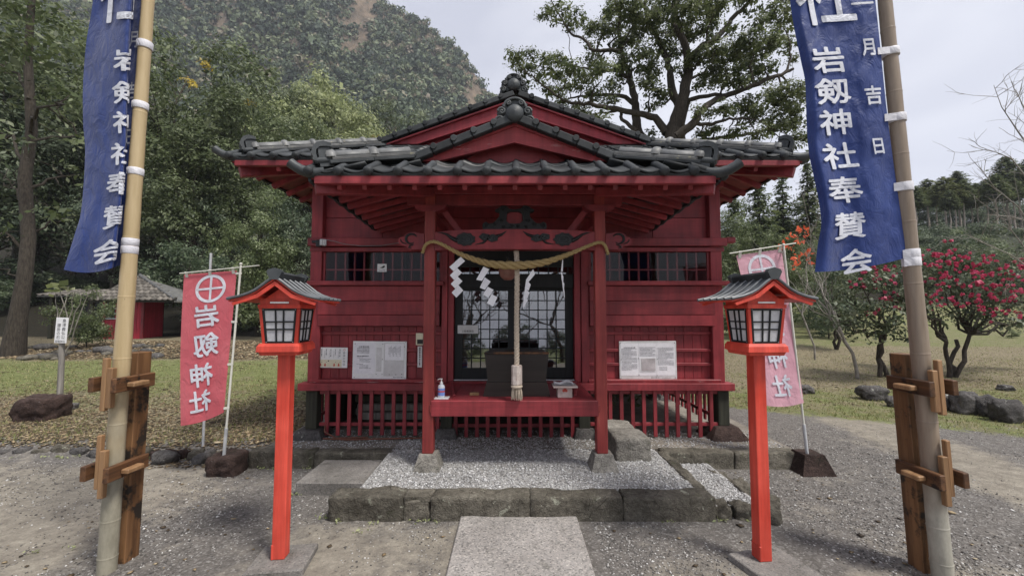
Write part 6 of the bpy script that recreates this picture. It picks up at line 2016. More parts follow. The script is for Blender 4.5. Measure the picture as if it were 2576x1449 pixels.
# roof: eaves in front, ridge behind, hipped at the right end
ex0, ex1 = at(225, 752, D_ - .5).x, at(438, 757, D_ - .5).x
rx0, rx1 = ex0 + .5, at(352, 700, D_ + 1.1).x
zE = at(400, 757, D_ - .5).z; zR = at(280, 696, D_ + 1.1).z
me_pan_shed = pan_tile_mesh().mesh('roof_tile', m_tile_shed)
def shed_slope(nrow, ncol):
    A, B_, C_, Dd = Vector((ex0, D_ - .5, zE)), Vector((ex1, D_ - .5, zE)), Vector((rx1, D_ + 1.1, zR)), Vector((rx0, D_ + 1.1, zR))
    slab('roof_boards', m_oldleg, [A, B_, C_, Dd], .05, sh)
    n = (B_ - A).cross(Dd - A).normalized()
    for j in range(nrow):
        for i in range(ncol):
            v = j / nrow; x = ex0 + (ex1 - ex0) * (i + .5) / ncol
            xl = ex0 + (rx0 - ex0) * v; xr = ex1 + (rx1 - ex1) * v
            if x < xl or x > xr: continue
            p = Vector((x, D_ - .52 + 1.62 * v, zE + (zR - zE) * v)) + n * .04
            m = frame(p, p + (B_ - A), n) @ S((ex1 - ex0) / ncol / .245, 1.62 / nrow / .22, 1.3)
            o = put('roof_tile', me_pan_shed, m, sh)
shed_slope(8, 15)
slab('roof_boards', m_tile_old, [(ex0, D_ + 2.2, zE), (ex1, D_ + 2.2, zE), (rx1, D_ + 1.1, zR), (rx0, D_ + 1.1, zR)], .06, sh)
slab('roof_boards', m_tile_old, [(ex1, D_ - .5, zE), (ex1, D_ + 2.2, zE), (rx1, D_ + 1.1, zR), (rx1, D_ + 1.1, zR - .01)], .06, sh)
b = MB(); b.tube([(rx0, D_ + 1.1, zR + .06), (rx1, D_ + 1.1, zR + .06)], .085, 8); b.build('ridge_tile', m_tile_old, sh)
b = MB(); b.tube([(rx1, D_ + 1.1, zR + .06), (ex1, D_ - .45, zE + .08)], .07, 8); b.build('ridge_tile', m_tile_old, sh)
# lower lean-to roof at the left of the shed
lx0, lx1 = at(92, 745, D_ - .2).x, at(240, 748, D_ - .2).x
zl = at(160, 744, D_ - .2).z
lt_ = thing('lean_to', 'low grey tiled lean-to roof on posts left of the red shed', 'lean-to', (lx0, D_, gz_))
slab('roof_boards', m_tile_old, [(lx0, D_ - .2, zl), (lx1, D_ - .2, zl + .02), (lx1, D_ + 1.2, zl + .30), (lx0 + .7, D_ + 1.2, zl + .30)], .04, lt_)
for i in range(9):
    for j in range(4):
        x = lx0 + (lx1 - lx0) * (i + .5) / 9
        if j * .17 > i + .6: continue
        p = Vector((x, D_ - .22 + .35 * j, zl + .03 + .07 * j))
        put('roof_tile', me_pan_shed, frame(p, p + Vector((1, 0, 0)), Vector((0, -.2, 1))) @ S((lx1 - lx0) / 9 / .245, 1.4, 1.3), lt_)
for x in (lx0 + .4, lx1 - .3): MB().box(x - .06, x + .06, D_ - .05, D_ + .05, gz_ - .3, zl, .006).build('post', m_oldleg, lt_)
MB().box(lx0 + .46, lx1 - .36, D_ + 1.0, D_ + 1.05, gz_ - .3, zl + .2, .006).build('back_wall', m_black, lt_)
# ------------------------------------------------------------------ vegetation
def leaf_quads(name, C, Nn, size, mat, rng, asp=.5, var=.35, droop=.25, rnd=None):
    n = len(C)
    Nn = Nn + rng.normal(0, .36, (n, 3)); Nn /= np.linalg.norm(Nn, axis=1, keepdims=True) + 1e-9
    t = rng.normal(0, 1, (n, 3)); t[:, 2] -= droop
    t -= Nn * (t * Nn).sum(1, keepdims=True); t /= np.linalg.norm(t, axis=1, keepdims=True) + 1e-9
    b = np.cross(Nn, t)
    s = size * rng.lognormal(0, var, n)[:, None]
    w = s * asp * .5
    V = np.stack([C - t * s * .5, C + b * w + t * s * .05, C + t * s * .5, C - b * w + t * s * .05], 1).reshape(-1, 3)
    F = np.arange(n * 4).reshape(-1, 4)
    return np_mesh(name, V, F, mat, rnd=rng.uniform(0, 1, n) if rnd is None else rnd)
def cluster(rng, lobes, nsub, nleaf, subr, shell=.75, top=.35):
    """leaf centres: lobes -> sub-clumps on their outer part -> leaves"""
    C, Nn, Rn = [], [], []
    for (c, r) in lobes:
        c, r = np.array(c), np.array(r)
        k = max(3, int(nsub * (r.mean() ** 2)))
        d = rng.normal(0, 1, (k, 3)); d /= np.linalg.norm(d, axis=1, keepdims=True)
        d[:, 2] += top * rng.uniform(0, 1, k); d /= np.linalg.norm(d, axis=1, keepdims=True)
        rad = rng.uniform(shell - .35, 1.05, k)[:, None]
        p = c + d * r * rad
        nl = rng.poisson(nleaf, k)
        for q, dd, m in zip(p, d, nl):
            e = rng.normal(0, 1, (m, 3)) * subr * np.array([1, 1, .6])
            C.append(q + e); Nn.append(np.tile(dd * .75 + np.array([0, 0, .55]), (m, 1)) + e / subr * .25)
            Rn.append(np.clip(rng.normal(rng.uniform(.25, .75), .22, m), 0, 1))
    return np.concatenate(C), np.concatenate(Nn), np.concatenate(Rn)
def limb(b, rng, p0, p1, r0, r1, sag=.0, wig=.06, n=7, sides=6):
    p0, p1 = Vector(p0), Vector(p1); L_ = (p1 - p0).length
    pts = []
    for i in range(n + 1):
        t = i / n
        q = p0.lerp(p1, t) + Vector((0, 0, -sag * L_ * math.sin(math.pi * t)))
        if 0 < i < n: q += Vector(rng.normal(0, wig * L_ * .5, 3))
        pts.append(q)
    b.tube(pts, [r0 + (r1 - r0) * i / n for i in range(n + 1)], sides, caps=False)
    return pts
def broad_tree(seed, H, W, base, nl, leaf, mat, lr=(.085, .15), nsub=16, nleaf=26, flat=.75, subr=.28, trunk_r=None, bark=None):
    """template: trunk mesh and crown mesh, foot at the origin"""
    rng = np.random.default_rng(seed)
    b = MB()
    tr = trunk_r or H * .018
    tp = [Vector((0, 0, -.4))]
    for i in range(1, 8): tp.append(Vector((rng.normal(0, .012) * H * i / 4, rng.normal(0, .012) * H * i / 4, H * .82 * i / 7)))
    b.tube(tp, [tr * (1.25 if i == 0 else 1 - .8 * i / 7) for i in range(8)], 9, caps=False)
    lobes = []
    zc, rz_ = H * (base + 1) / 2, H * (1 - base) / 2
    for i in range(nl):
        for _ in range(30):
            d = rng.uniform(-1, 1, 3)
            if .25 < np.dot(d, d) < 1: break
        wz = 1 - .35 * max(0, d[2])
        c = np.array([d[0] * W * wz, d[1] * W * wz, zc + d[2] * rz_])
        r = rng.uniform(*lr) * H
        lobes.append((c, (r, r, r * flat)))
        t = max(.25, min(.95, (c[2] / (H * .82)) - .22))
        j = min(6, int(t * 7)); s0 = tp[j].lerp(tp[j + 1], t * 7 - j)
        limb(b, rng, s0, c, tr * .38 * (1 - t * .6), tr * .06, .06)
    C, Nn, Rn = cluster(rng, lobes, nsub, nleaf, subr)
    crown = leaf_quads('crown', C, Nn, leaf, mat, rng, rnd=Rn)
    return b.mesh('trunk', bark or m_bark), crown
def cedar(seed, H, W, base, mat, nwh=26, leaf=.34, dense=1.0, bark=None, tr=None, pw=.75):
    rng = np.random.default_rng(seed)
    b = MB(); tr = tr or H * .013
    b.tube([Vector((rng.normal(0, .003) * H, rng.normal(0, .003) * H, -.4 + (H + .3) * i / 6)) for i in range(7)], [tr * (1 - .9 * i / 6) for i in range(7)], 8, caps=False)
    C, Nn, Rn = [], [], []
    for j in range(nwh):
        t = j / (nwh - 1)
        z = H * (base + (1 - base) * t)
        rad = W * (1 - t) ** pw * (1 if t > .12 else .75) + .12
        nb = int((5 + 5 * (1 - t)) * dense)
        for k in range(nb):
            a = rng.uniform(0, 6.283); rr_ = rad * rng.uniform(.6, 1.1)
            m = int(9 * (rr_ + .5))
            f = rng.uniform(.15, 1, m)
            x, y = np.cos(a) * rr_ * f, np.sin(a) * rr_ * f
            zz_ = z - .30 * rr_ * f ** 1.5 + rng.normal(0, .10, m)
            C.append(np.stack([x + rng.normal(0, .12, m), y + rng.normal(0, .12, m), zz_], 1))
            Nn.append(np.tile([np.cos(a) * .5, np.sin(a) * .5, .8], (m, 1)))
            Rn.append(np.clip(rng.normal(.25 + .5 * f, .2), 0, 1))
            if k % 3 == 0: b.tube([Vector((0, 0, z)), Vector((np.cos(a) * rr_ * .8, np.sin(a) * rr_ * .8, z - .2 * rr_))], [tr * .16, tr * .05], 4, caps=False)
    C, Nn, Rn = map(np.concatenate, (C, Nn, Rn))
    return b.mesh('trunk', bark or m_bark), leaf_quads('crown', C, Nn, leaf, mat, rng, asp=.42, droop=.9, rnd=Rn)
def plant(name, label, cat, tm, p, s, rz, group=None, sz=None, extra=()):
    t = thing(name, label, cat, M=T(*p) @ RZ(rz) @ S(s, s, sz or s), group=group)
    for pn, me in (('trunk', tm[0]), ('crown', tm[1])) + tuple(extra): put(pn, me, None, t, True)
    return t

# --- camphor tree behind the shrine, limbs as the photograph shows them
rng = np.random.default_rng(12)
YC = 16.0
def cc(x, y, dy=0.0):
    return at((1800 + x / 1.98154) / 1.5066, (y / 1.98154) / 1.5066, YC + dy)
big = thing('camphor_tree', 'big spreading evergreen tree with dark branching limbs behind the shrine roof', 'tree', (cc(1500, 1030).x, YC, hz(6, YC)))
limbs = [
    ([(1500, 1030), (1490, 960), (1545, 800), (1590, 600), (1600, 450), (1560, 300), (1490, 150), (1540, -60)], .30, .08, -.3),
    ([(1545, 800), (1480, 690), (1465, 560), (1430, 420), (1350, 250), (1280, 60), (1300, -90)], .20, .05, .6),
    ([(1520, 1020), (1640, 930), (1700, 840), (1780, 770), (1900, 715), (2060, 660), (2200, 600), (2330, 545), (2390, 520)], .17, .05, -1.0),
    ([(1550, 990), (1570, 850), (1640, 745), (1850, 715), (1960, 690)], .15, .05, .5),
    ([(1600, 470), (1690, 370), (1800, 300), (1890, 200), (1970, 100), (2090, 0), (2220, -120)], .15, .05, -.6),
    ([(1290, 1080), (1225, 990), (1210, 870), (1200, 760), (1180, 650), (1150, 560), (1110, 420), (1085, 250), (1080, 100), (1020, -60)], .22, .05, .8),
    ([(1440, 1000), (1350, 890), (1250, 860), (1100, 830), (960, 800), (820, 780), (700, 770), (640, 735)], .16, .04, -.4),
    ([(1200, 780), (1100, 725), (960, 715), (820, 720), (700, 745)], .11, .03, .9),
    ([(1220, 990), (1110, 900), (1090, 830), (980, 850), (850, 870)], .09, .03, -.2),
    ([(1150, 580), (1060, 530), (950, 530), (850, 520), (740, 500)], .09, .03, .3),
    ([(640, 735), (560, 680), (480, 620), (380, 540), (300, 460)], .05, .015, -.4),
    ([(1085, 380), (960, 380), (880, 370), (830, 310), (720, 250), (660, 160), (600, 50), (560, -30)], .085, .02, .4),
    ([(680, 190), (590, 165), (520, 150)], .025, .01, .4),
    ([(1640, 930), (1750, 935), (1880, 900), (2000, 890), (2080, 900)], .08, .03, -.8),
    ([(1700, 1060), (1900, 1030), (2100, 1000), (2250, 960), (2330, 900), (2420, 840)], .10, .02, 1.6),
    ([(2330, 545), (2370, 430), (2360, 300), (2320, 220)], .05, .015, -.9),
    ([(1600, 600), (1700, 560), (1790, 470), (1850, 400)], .07, .02, .6),
    ([(1300, 880), (1310, 740), (1290, 640)], .05, .015, .2),
    ([(1850, 715), (1870, 620), (1900, 560)], .05, .015, .3),
    ([(1960, 690), (2010, 610), (2060, 540), (2100, 480)], .05, .012, -.3)]
b = MB(); segs = []
for pts, r0, r1, dy in limbs:
    P = [cc(x, y, dy + .5 * mn.noise(Vector((x * .004, y * .004, 3)))) for x, y in pts]
    Q = []
    for i in range(len(P) - 1):
        a0, a1, a2, a3 = P[max(i - 1, 0)], P[i], P[i + 1], P[min(i + 2, len(P) - 1)]
        for k in range(4):
            t = k / 4
            Q.append(.5 * ((2 * a1) + (a2 - a0) * t + (2 * a0 - 5 * a1 + 4 * a2 - a3) * t * t + (3 * a1 - a0 - 3 * a2 + a3) * t ** 3) + Vector(rng.normal(0, .02, 3)))
    Q.append(P[-1])
    b.tube(Q, [r0 + (r1 - r0) * (i / (len(Q) - 1)) ** .8 for i in range(len(Q))], 8, caps=False)
    segs += [(q, r0 + (r1 - r0) * i / (len(Q) - 1)) for i, q in enumerate(Q)]
f0, f1 = cc(1500, 1030, -.3), cc(1290, 1080, .8)
gzc = hz(f0.x, YC)
b.tube([f0 + Vector((0, 0, .25)), f0 + Vector((.0, 0, -.6)), Vector((f0.x - .4, YC, gzc + 4)), Vector((f0.x - .5, YC, gzc - .3))], [.34, .46, .55, .8], 10, caps=False)
b.tube([f1 + Vector((0, 0, .1)), f1 + Vector((.25, 0, -.8)), Vector((f0.x - .5, YC + .3, gzc + 4.2)), Vector((f0.x - .5, YC + .2, gzc + 1))], [.22, .27, .34, .4], 9, caps=False)
lob = [(540, 100, 75), (490, 130, 45), (650, 90, 85), (760, 130, 95), (720, 230, 60), (860, 220, 110), (960, 230, 90), (1010, 100, 110), (1100, 60, 130), (1060, 200, 100), (1220, 100, 140),
       (320, 410, 80), (420, 420, 75), (300, 500, 60), (400, 520, 85), (520, 500, 95), (620, 450, 85), (620, 560, 80), (720, 500, 90), (480, 590, 60), (380, 640, 45),
       (900, 450, 110), (820, 590, 110), (960, 540, 110), (700, 640, 100), (560, 680, 80), (660, 780, 90), (800, 800, 90), (760, 880, 75), (900, 700, 100), (930, 900, 90), (870, 340, 60),
       (1100, 330, 120), (1200, 260, 130), (1320, 160, 140), (1400, 50, 150), (1360, 330, 130), (1250, 420, 120), (1120, 480, 110), (1050, 650, 100), (1040, 780, 80), (1330, 520, 120), (1290, 650, 110), (1390, 700, 90), (1330, 800, 60),
       (1560, 120, 150), (1680, 60, 140), (1800, 60, 130), (1500, 260, 130), (1640, 250, 120), (1480, 420, 110), (1760, 200, 110), (1700, 450, 110), (1560, 540, 80), (1800, 380, 120), (1880, 480, 130), (1740, 560, 100), (1690, 660, 70),
       (1960, 380, 130), (2060, 320, 120), (2010, 480, 120), (2120, 420, 110), (1850, 590, 110), (1980, 590, 100), (2090, 560, 90), (2180, 500, 80), (2210, 330, 110), (2300, 220, 110), (2250, 90, 120), (2370, 120, 100), (2360, 330, 80), (2380, 450, 60), (2130, 200, 90), (1930, 230, 60), (2200, 620, 50),
       (1660, 840, 60), (1760, 860, 60), (1800, 960, 80), (1700, 1000, 60), (1880, 840, 90), (1990, 800, 100), (2100, 780, 110), (2200, 720, 100), (2320, 690, 110), (2430, 680, 110), (2060, 900, 90), (2180, 860, 100), (2300, 800, 110), (2420, 800, 110), (2260, 950, 100), (2380, 930, 110), (2120, 1010, 80), (2450, 1040, 90), (2330, 1060, 70), (1960, 1000, 80), (1880, 1040, 60), (1420, 1020, 50), (1340, 1000, 55),
       (1500, -80, 170), (1800, -90, 170), (1200, -70, 150), (2100, -60, 150), (2350, -50, 140)]
LOB = []
for x, y, r in lob:
    d = rng.uniform(-1.6, 1.6)
    c = cc(x, y, d); rm = r * .335 * YC / 1050 * .95
    LOB.append(((c.x, c.y, c.z), (rm, rm * 1.2, rm * .72)))
    best = min(segs, key=lambda s_: (s_[0] - c).length + (0.5 if s_[0].z > c.z else 0))
    if (best[0] - c).length < 2.4:
        limb(b, rng, best[0], c, min(.05, best[1] * .6), .008, .04, .09, 6, 5)
    for k in range(3):
        e = c + Vector(rng.normal(0, rm * .6, 3))
        limb(b, rng, c, e, .014, .004, 0, .1, 4, 4)
b.build('trunk', m_bark, big)
C, Nn, Rn = cluster(rng, LOB, 84, 24, .12, .7)
put('crown', leaf_quads('crown', C, Nn, .115, m_leaf_camphor, rng, rnd=Rn), None, big)

# --- forest at the left and behind
TPL = {
    'dark': broad_tree(31, 10, 3.0, .22, 32, .15, m_leaf_dark, nsub=15, nleaf=40, subr=.26),
    'oak': broad_tree(32, 10, 3.3, .28, 32, .15, m_leaf_oak, nsub=15, nleaf=40, subr=.25),
    'oak2': broad_tree(33, 11, 3.6, .30, 30, .15, m_leaf_oak, lr=(.08, .15), nsub=15, nleaf=38, subr=.25),
    'light': broad_tree(34, 9, 3.6, .25, 34, .19, m_leaf_light, lr=(.09, .15), nsub=14, nleaf=34, subr=.28),
    'bush': broad_tree(35, 4, 2.0, .05, 20, .12, m_leaf_dark, lr=(.13, .22), nsub=26, nleaf=36, subr=.17, trunk_r=.05),
    'bushlight': broad_tree(36, 4, 2.1, .05, 20, .12, m_leaf_oak, lr=(.13, .22), nsub=26, nleaf=36, subr=.17, trunk_r=.05),
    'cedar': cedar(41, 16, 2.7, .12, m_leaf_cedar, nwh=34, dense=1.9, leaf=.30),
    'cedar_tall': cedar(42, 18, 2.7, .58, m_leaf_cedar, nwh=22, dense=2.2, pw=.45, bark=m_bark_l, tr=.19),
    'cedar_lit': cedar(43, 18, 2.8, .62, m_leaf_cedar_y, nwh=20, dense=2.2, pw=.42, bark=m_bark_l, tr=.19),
}
HT = {'dark': 10, 'oak': 10, 'oak2': 11, 'light': 9, 'bush': 4, 'bushlight': 4, 'cedar': 16, 'cedar_tall': 18, 'cedar_lit': 18}
def tree_at(kind, px, ytop, Yd, label, name='forest_tree', cat='tree', group=None, wide=1.0, dz=0.0, base=None):
    """tree whose top shows at (px, ytop) when it stands Yd away"""
    if px < 460 and Yd < 24 and kind != 'bushlight': Yd += 5
    top = at(px, ytop, Yd)
    g = (hz(top.x, Yd) if base is None else base) + dz
    sz = (top.z - g) / HT[kind]
    s = sz * wide
    return plant(name, label, cat, TPL[kind], (top.x, Yd, g), s, random.uniform(0, 6.28), group, sz)
GF_ = 'trees of the left forest edge'
for a in [
    ('dark', 20, 130, 19, 'dark evergreen at the far left edge with its crown behind the trunk', 1.0),
    ('oak', 120, 215, 21, 'evergreen with ochre green crown left of the navy banner', .9),
    ('dark', 205, 330, 20, 'dark leafy tree right behind the left navy banner', 1.0),
    ('dark', 300, 420, 19.5, 'shaded leafy tree behind the left bamboo pole', 1.0),
    ('dark', -90, 60, 22, 'dark crown cut by the left frame edge', 1.1),
    ('oak2', 90, 40, 30, 'tall tree of the upper left with brownish crown', 1.2),
    ('oak2', 445, 95, 27, 'tall rounded evergreen just right of the left bamboo pole', .85),
    ('oak2', 560, 130, 30, 'rounded evergreen with yellow sprigs left of the pale trees', .9),
    ('oak', 610, 230, 27, 'glossy evergreen above the shrine eave tip', .95),
    ('oak', 500, 330, 24, 'layered evergreen behind the red flag top', .9),
    ('dark', 410, 430, 21, 'dark evergreen right beside the left bamboo pole', .8),
    ('dark', 560, 445, 25, 'dense dark tree over the red flag', .9),
    ('oak', 660, 480, 17.5, 'evergreen lit on top left of the shrine corner post', .75),
    ('dark', 740, 505, 18.5, 'dark tree tucked against the shrine left wall', .8),
    ('bush', 478, 600, 20.5, 'dark round shrub right of the red shed', 1.0),
    ('bush', 575, 650, 19.5, 'dark shrub behind the red flag pole', 1.1),
    ('bushlight', 690, 620, 16.5, 'leafy shrub above the left lantern roof', .9),
    ('dark', 130, 470, 22, 'shaded tree behind the lean-to roof', 1.0),
    ('dark', 240, 520, 21.5, 'shaded tree behind the red shed roof', 1.0),
    ('bush', 60, 640, 19, 'dark undergrowth shrub left of the lean-to', 1.3),
    ('bush', 150, 712, 20.5, 'low dark undergrowth shrub in the gap left of the shed', 1.5),
    ('bush', 70, 722, 20, 'low dark undergrowth shrub behind the sign post', 1.5),
    ('bush', -20, 715, 20.5, 'low dark undergrowth shrub at the left frame edge', 1.5),
    ('bush', 300, 700, 21, 'low dark undergrowth shrub behind the shed ridge', 1.5),
    ('bush', 620, 735, 20, 'low dark undergrowth shrub between red flag and lantern', 1.4),
    ('bush', -40, 690, 17, 'dark undergrowth shrub left of the old trunk', 1.3),
    ('bush', 110, 700, 23, 'dark undergrowth shrub deep behind the lean-to', 1.6),
    ('bush', 20, 700, 24, 'dark undergrowth shrub deep behind the old trunk', 1.6),
    ('bush', 200, 690, 25, 'dark undergrowth shrub deep behind the shed', 1.6),
    ('bush', 380, 640, 20.5, 'dark undergrowth shrub behind the shed', 1.3),
    ('light', 665, 262, 44, 'pale yellow green tree, leftmost of the light grove', .9),
    ('oak2', 735, 232, 47, 'greener tree in the middle of the light grove', .8),
    ('light', 800, 205, 52, 'brightest and tallest pale tree of the light grove', .8),
    ('light', 860, 255, 48, 'pale round tree right of the tallest light one', .85),
    ('light', 900, 300, 43, 'low pale tree above the left hip ridge', .85),
    ('oak', 700, 300, 38, 'green tree under the light grove above the eave', .9),
    ('oak', 790, 315, 36, 'green tree low under the light grove behind the roof', .9),
    ('oak2', 985, 255, 60, 'dark green tree between the light grove and the gable', .9),
    ('oak2', 1060, 285, 66, 'small far tree against the gable slope', .9),
]:
    tree_at(a[0], a[1], a[2], a[3], a[4], group=GF_, wide=a[5])
# yellow sprigs
for px, py, Yd, lab in ((512, 165, 26.4, 'yellow leaved sprig high in the rounded evergreen'), (470, 205, 26.2, 'smaller yellow sprig lower left in the rounded evergreen'), (622, 250, 29, 'yellow sprig beside the pale grove'), (945, 350, 40, 'yellow tuft at the end of the left hip ridge')):
    c = at(px, py, Yd); r = 17 * Yd / 1050
    C, Nn, Rn = cluster(rng, [((c.x, c.y, c.z), (r, r, r * .7)), ((c.x + r, c.y, c.z - r * .5), (r * .7, r, r * .5))], 26, 16, .16)
    t = thing('yellow_sprig', lab, 'branch', c)
    put('leaves', leaf_quads('leaves', C, Nn, .16, m_leaf_yel, rng), None, t)
    b = MB(); limb(b, rng, c - Vector((0, -.3, r * 2)), c, .03, .01); b.build('twig', m_bark, t)
# near trunk at the far left
p = gpt(30, 895)
tr_ = thing('old_tree', 'tall dark tree trunk with lichen and bare low branches at the far left', 'tree', p)
b = MB()
tt = [p - Vector((0, 0, .3)), at(45, 800, p.y), at(62, 700, p.y), at(72, 600, p.y + .1), at(62, 450, p.y + .2), at(80, 330, p.y + .3), at(70, 150, p.y + .3), at(85, -80, p.y + .3)]
b.tube(tt, [.30, .20, .17, .16, .15, .13, .10, .07], 12, caps=False)
for (x0, y0, x1, y1, r_) in ((66, 640, -40, 560, .05), (70, 600, 150, 545, .045), (66, 480, 190, 440, .05), (70, 420, -30, 330, .06), (78, 330, 170, 250, .06), (72, 250, -20, 160, .05), (66, 700, -60, 690, .03), (72, 360, 215, 345, .05), (62, 520, 10, 460, .04)):
    e = at(x1, y1, p.y + rng.uniform(-1.5, 1.5))
    q = limb(b, rng, at(x0, y0, p.y + .2), e, r_, .01, -.08, .07, 7, 6)
    for k in range(3): limb(b, rng, q[4 + k % 3], q[4 + k % 3] + Vector(rng.normal(0, .6, 3)) + Vector((0, 0, .3)), r_ * .4, .005, 0, .08, 5, 4)
b.build('trunk', m_bark, tr_)
lo = [((at(x, y, p.y + rng.uniform(-1.5, 1.5))), r) for x, y, r in ((-30, 330, .9), (30, 250, .9), (110, 300, .8), (170, 240, .7), (60, 170, 1.0), (190, 430, .5), (0, 100, 1.0), (140, 130, .9), (60, 20, 1.2), (180, 60, .8), (-20, 560, .5), (150, 540, .4), (215, 350, .5))]
C, Nn, Rn = cluster(rng, [((c.x, c.y, c.z), (r, r, r * .6)) for c, r in lo], 20, 18, .2)
put('crown', leaf_quads('crown', C, Nn, .15, m_leaf_oak, rng, rnd=Rn), None, tr_)
# brownish bare tree at the upper left
def bare_tree(label, base, H, spread, seed, mat, lv=4, r0=.1, lean=(0, 0), name='bare_tree', nb=3, up=.25, first=.35):
    q = np.random.default_rng(seed); b = MB()
    def rec(p, d, L_, r, l):
        n = 5; pts = [p]; dd = d.copy()
        for i in range(n):
            dd = (dd + Vector(q.normal(0, .16, 3)) + Vector((0, 0, up * .25))).normalized()
            pts.append(pts[-1] + dd * L_ / n)
        b.tube(pts, [r * (1 - .5 * i / n) for i in range(n + 1)], 6 if l > 2 else 4, caps=False)
        if l == 0: return
        for k in range(nb):
            i = int(q.integers(2, n + 1))
            nd = (dd + Vector(q.normal(0, spread, 3))).normalized()
            rec(pts[i], nd, L_ * q.uniform(.55, .8), r * .5, l - 1)
    rec(Vector(base) - Vector((0, 0, .1)), Vector((lean[0], lean[1], 1)).normalized(), H * first, r0, lv)
    t = thing(name, label, 'tree', base)
    b.build('trunk', mat, t)
    return t
m_brown_twig = surf('brown twigs', (.09, .07, .055), (.20, .165, .13), 5, .9, .3)
for px, py, Yd, h, sd_, lab in ((150, 330, 33, 14, 5, 'greyish bare tree high on the left slope behind the banner'), (110, 300, 36, 13, 6, 'second bare tree high at the upper left, thinner crown')):
    c = at(px, py, Yd); bare_tree(lab, (c.x, c.y, c.z - 3), h, .5, sd_, m_brown_twig, 5, .16)
# --- mountain forest
rng = np.random.default_rng(77)
def crown_tpl(seed, nq):
    q = np.random.default_rng(seed)
    lobes = [(q.normal(0, .42, 3) * np.array([1, 1, .5]), q.uniform(.32, .55)) for _ in range(9)]
    k = nq // 9; P, Nn = [], []
    for c, r in lobes:
        d = q.normal(0, 1, (k, 3)); d[:, 2] = np.abs(d[:, 2]) * .9 - .25; d /= np.linalg.norm(d, axis=1, keepdims=True)
        P.append(c + d * r * q.uniform(.85, 1.08, (k, 1))); Nn.append(d)
    return np.concatenate(P), np.concatenate(Nn)
tp = [crown_tpl(s_, 72) for s_ in range(5)]
cells = []
for _ in range(12500):
    t = .06 + rng.uniform() * 1.0; px = rng.uniform(-160, 1420)
    cells.append((px, t))
VV, RR = [], []; cnt = 0
placed = []
for px, t in cells:
    p = mnt(px, t)
    # bare rock patches as on the photographed cliff
    cl = mn.noise(Vector((p.x * .03, p.y * .03, p.z * .02)))
    u = 1288 + (p.x - CX) / p.y * FOC; v = 785 - (p.z - CZ) / p.y * FOC
    if (abs(u - 885 - (40 - v) * .3) < 34 and v < 125 and cl > -.3) or (abs(u - 1182) < 20 and 200 < v < 275): continue
    if u > 1450 or u < -180: continue
    s_ = (2.8 + 3.0 * rng.random() ** 1.6) * (.75 if t > .9 else 1)
    if any((p - q).length < (s_ + r) * .50 for q, r in placed[-900:]): continue
    placed.append((p, s_))
for p, s_ in placed:
    P, Nn = tp[rng.integers(0, 5)]
    a = rng.uniform(0, 6.283); ca, sa = math.cos(a), math.sin(a)
    def rot(A): return np.stack([A[:, 0] * ca - A[:, 1] * sa, A[:, 0] * sa + A[:, 1] * ca, A[:, 2]], 1)
    PP, NN = rot(P) * np.array([s_, s_, s_ * rng.uniform(.9, 1.5)]) + np.array([p.x, p.y, p.z + s_ * .35]), rot(Nn)
    n = len(PP)
    NN = NN + rng.normal(0, .22, (n, 3)); NN /= np.linalg.norm(NN, axis=1, keepdims=True)
    tg = rng.normal(0, 1, (n, 3)); tg -= NN * (tg * NN).sum(1, keepdims=True); tg /= np.linalg.norm(tg, axis=1, keepdims=True)
    bt = np.cross(NN, tg); sz = s_ * .20 * rng.uniform(.7, 1.4, (n, 1))
    VV.append(np.stack([PP - tg * sz, PP + bt * sz * .8, PP + tg * sz, PP - bt * sz * .8], 1).reshape(-1, 3))
    base = (rng.uniform(.0, .78)) if rng.random() > .08 else rng.uniform(.88, 1)
    RR.append(np.clip(base + rng.normal(0, .08, n), 0, 1))
VV = np.concatenate(VV); RR = np.concatenate(RR)
print('MTN', len(placed), len(VV)//4, {k:len(v[1].polygons) for k,v in TPL.items()})
mf = put('mountain_forest', np_mesh('mountain_forest', VV, np.arange(len(VV)).reshape(-1, 4), m_mtn_leaf, rnd=RR))
tag(mf, kind='stuff')

# --- right side
GR_ = 'trees of the right forest edge'
for a in [
    ('cedar', 1905, 410, 31, 'dark cedar right behind the shrine right eave', 1.25),
    ('cedar', 1965, 425, 34, 'cedar with fine foliage left of the right banner', 1.2),
    ('cedar', 2030, 405, 33, 'tall cedar partly hidden by the right banner edge', 1.3),
    ('cedar', 1845, 470, 29, 'dark cedar low beside the shrine right wall', 1.2),
    ('cedar', 2110, 430, 38, 'cedar hidden behind the right navy banner', 1.2),
    ('oak2', 1870, 500, 36, 'evergreen behind the cedars right of the shrine eave', 1.1),
    ('oak2', 1950, 520, 40, 'evergreen filling the gap behind two cedars', 1.1),
    ('oak2', 2025, 500, 42, 'evergreen behind the tall cedar by the banner', 1.1),
    ('oak', 1850, 555, 24, 'leafy evergreen between shrine wall and pink flag', .9),
    ('oak', 1960, 590, 25, 'evergreen behind the top of the pink flag', .9),
    ('oak', 2060, 610, 25, 'leafy tree behind the lower right banner', .9),
    ('bushlight', 1840, 690, 20, 'green shrub just right of the shrine corner', 1.2),
    ('bushlight', 2030, 700, 22, 'green bush behind the pink flag pole', 1.3),
    ('bush', 2080, 740, 19, 'dark bush behind the bare sapling', 1.2),
    ('oak', 2190, 640, 34, 'pale hillside tree behind the camellias', 1.0),
]:
    tree_at(a[0], a[1], a[2], a[3], a[4], group=GR_, wide=a[5])
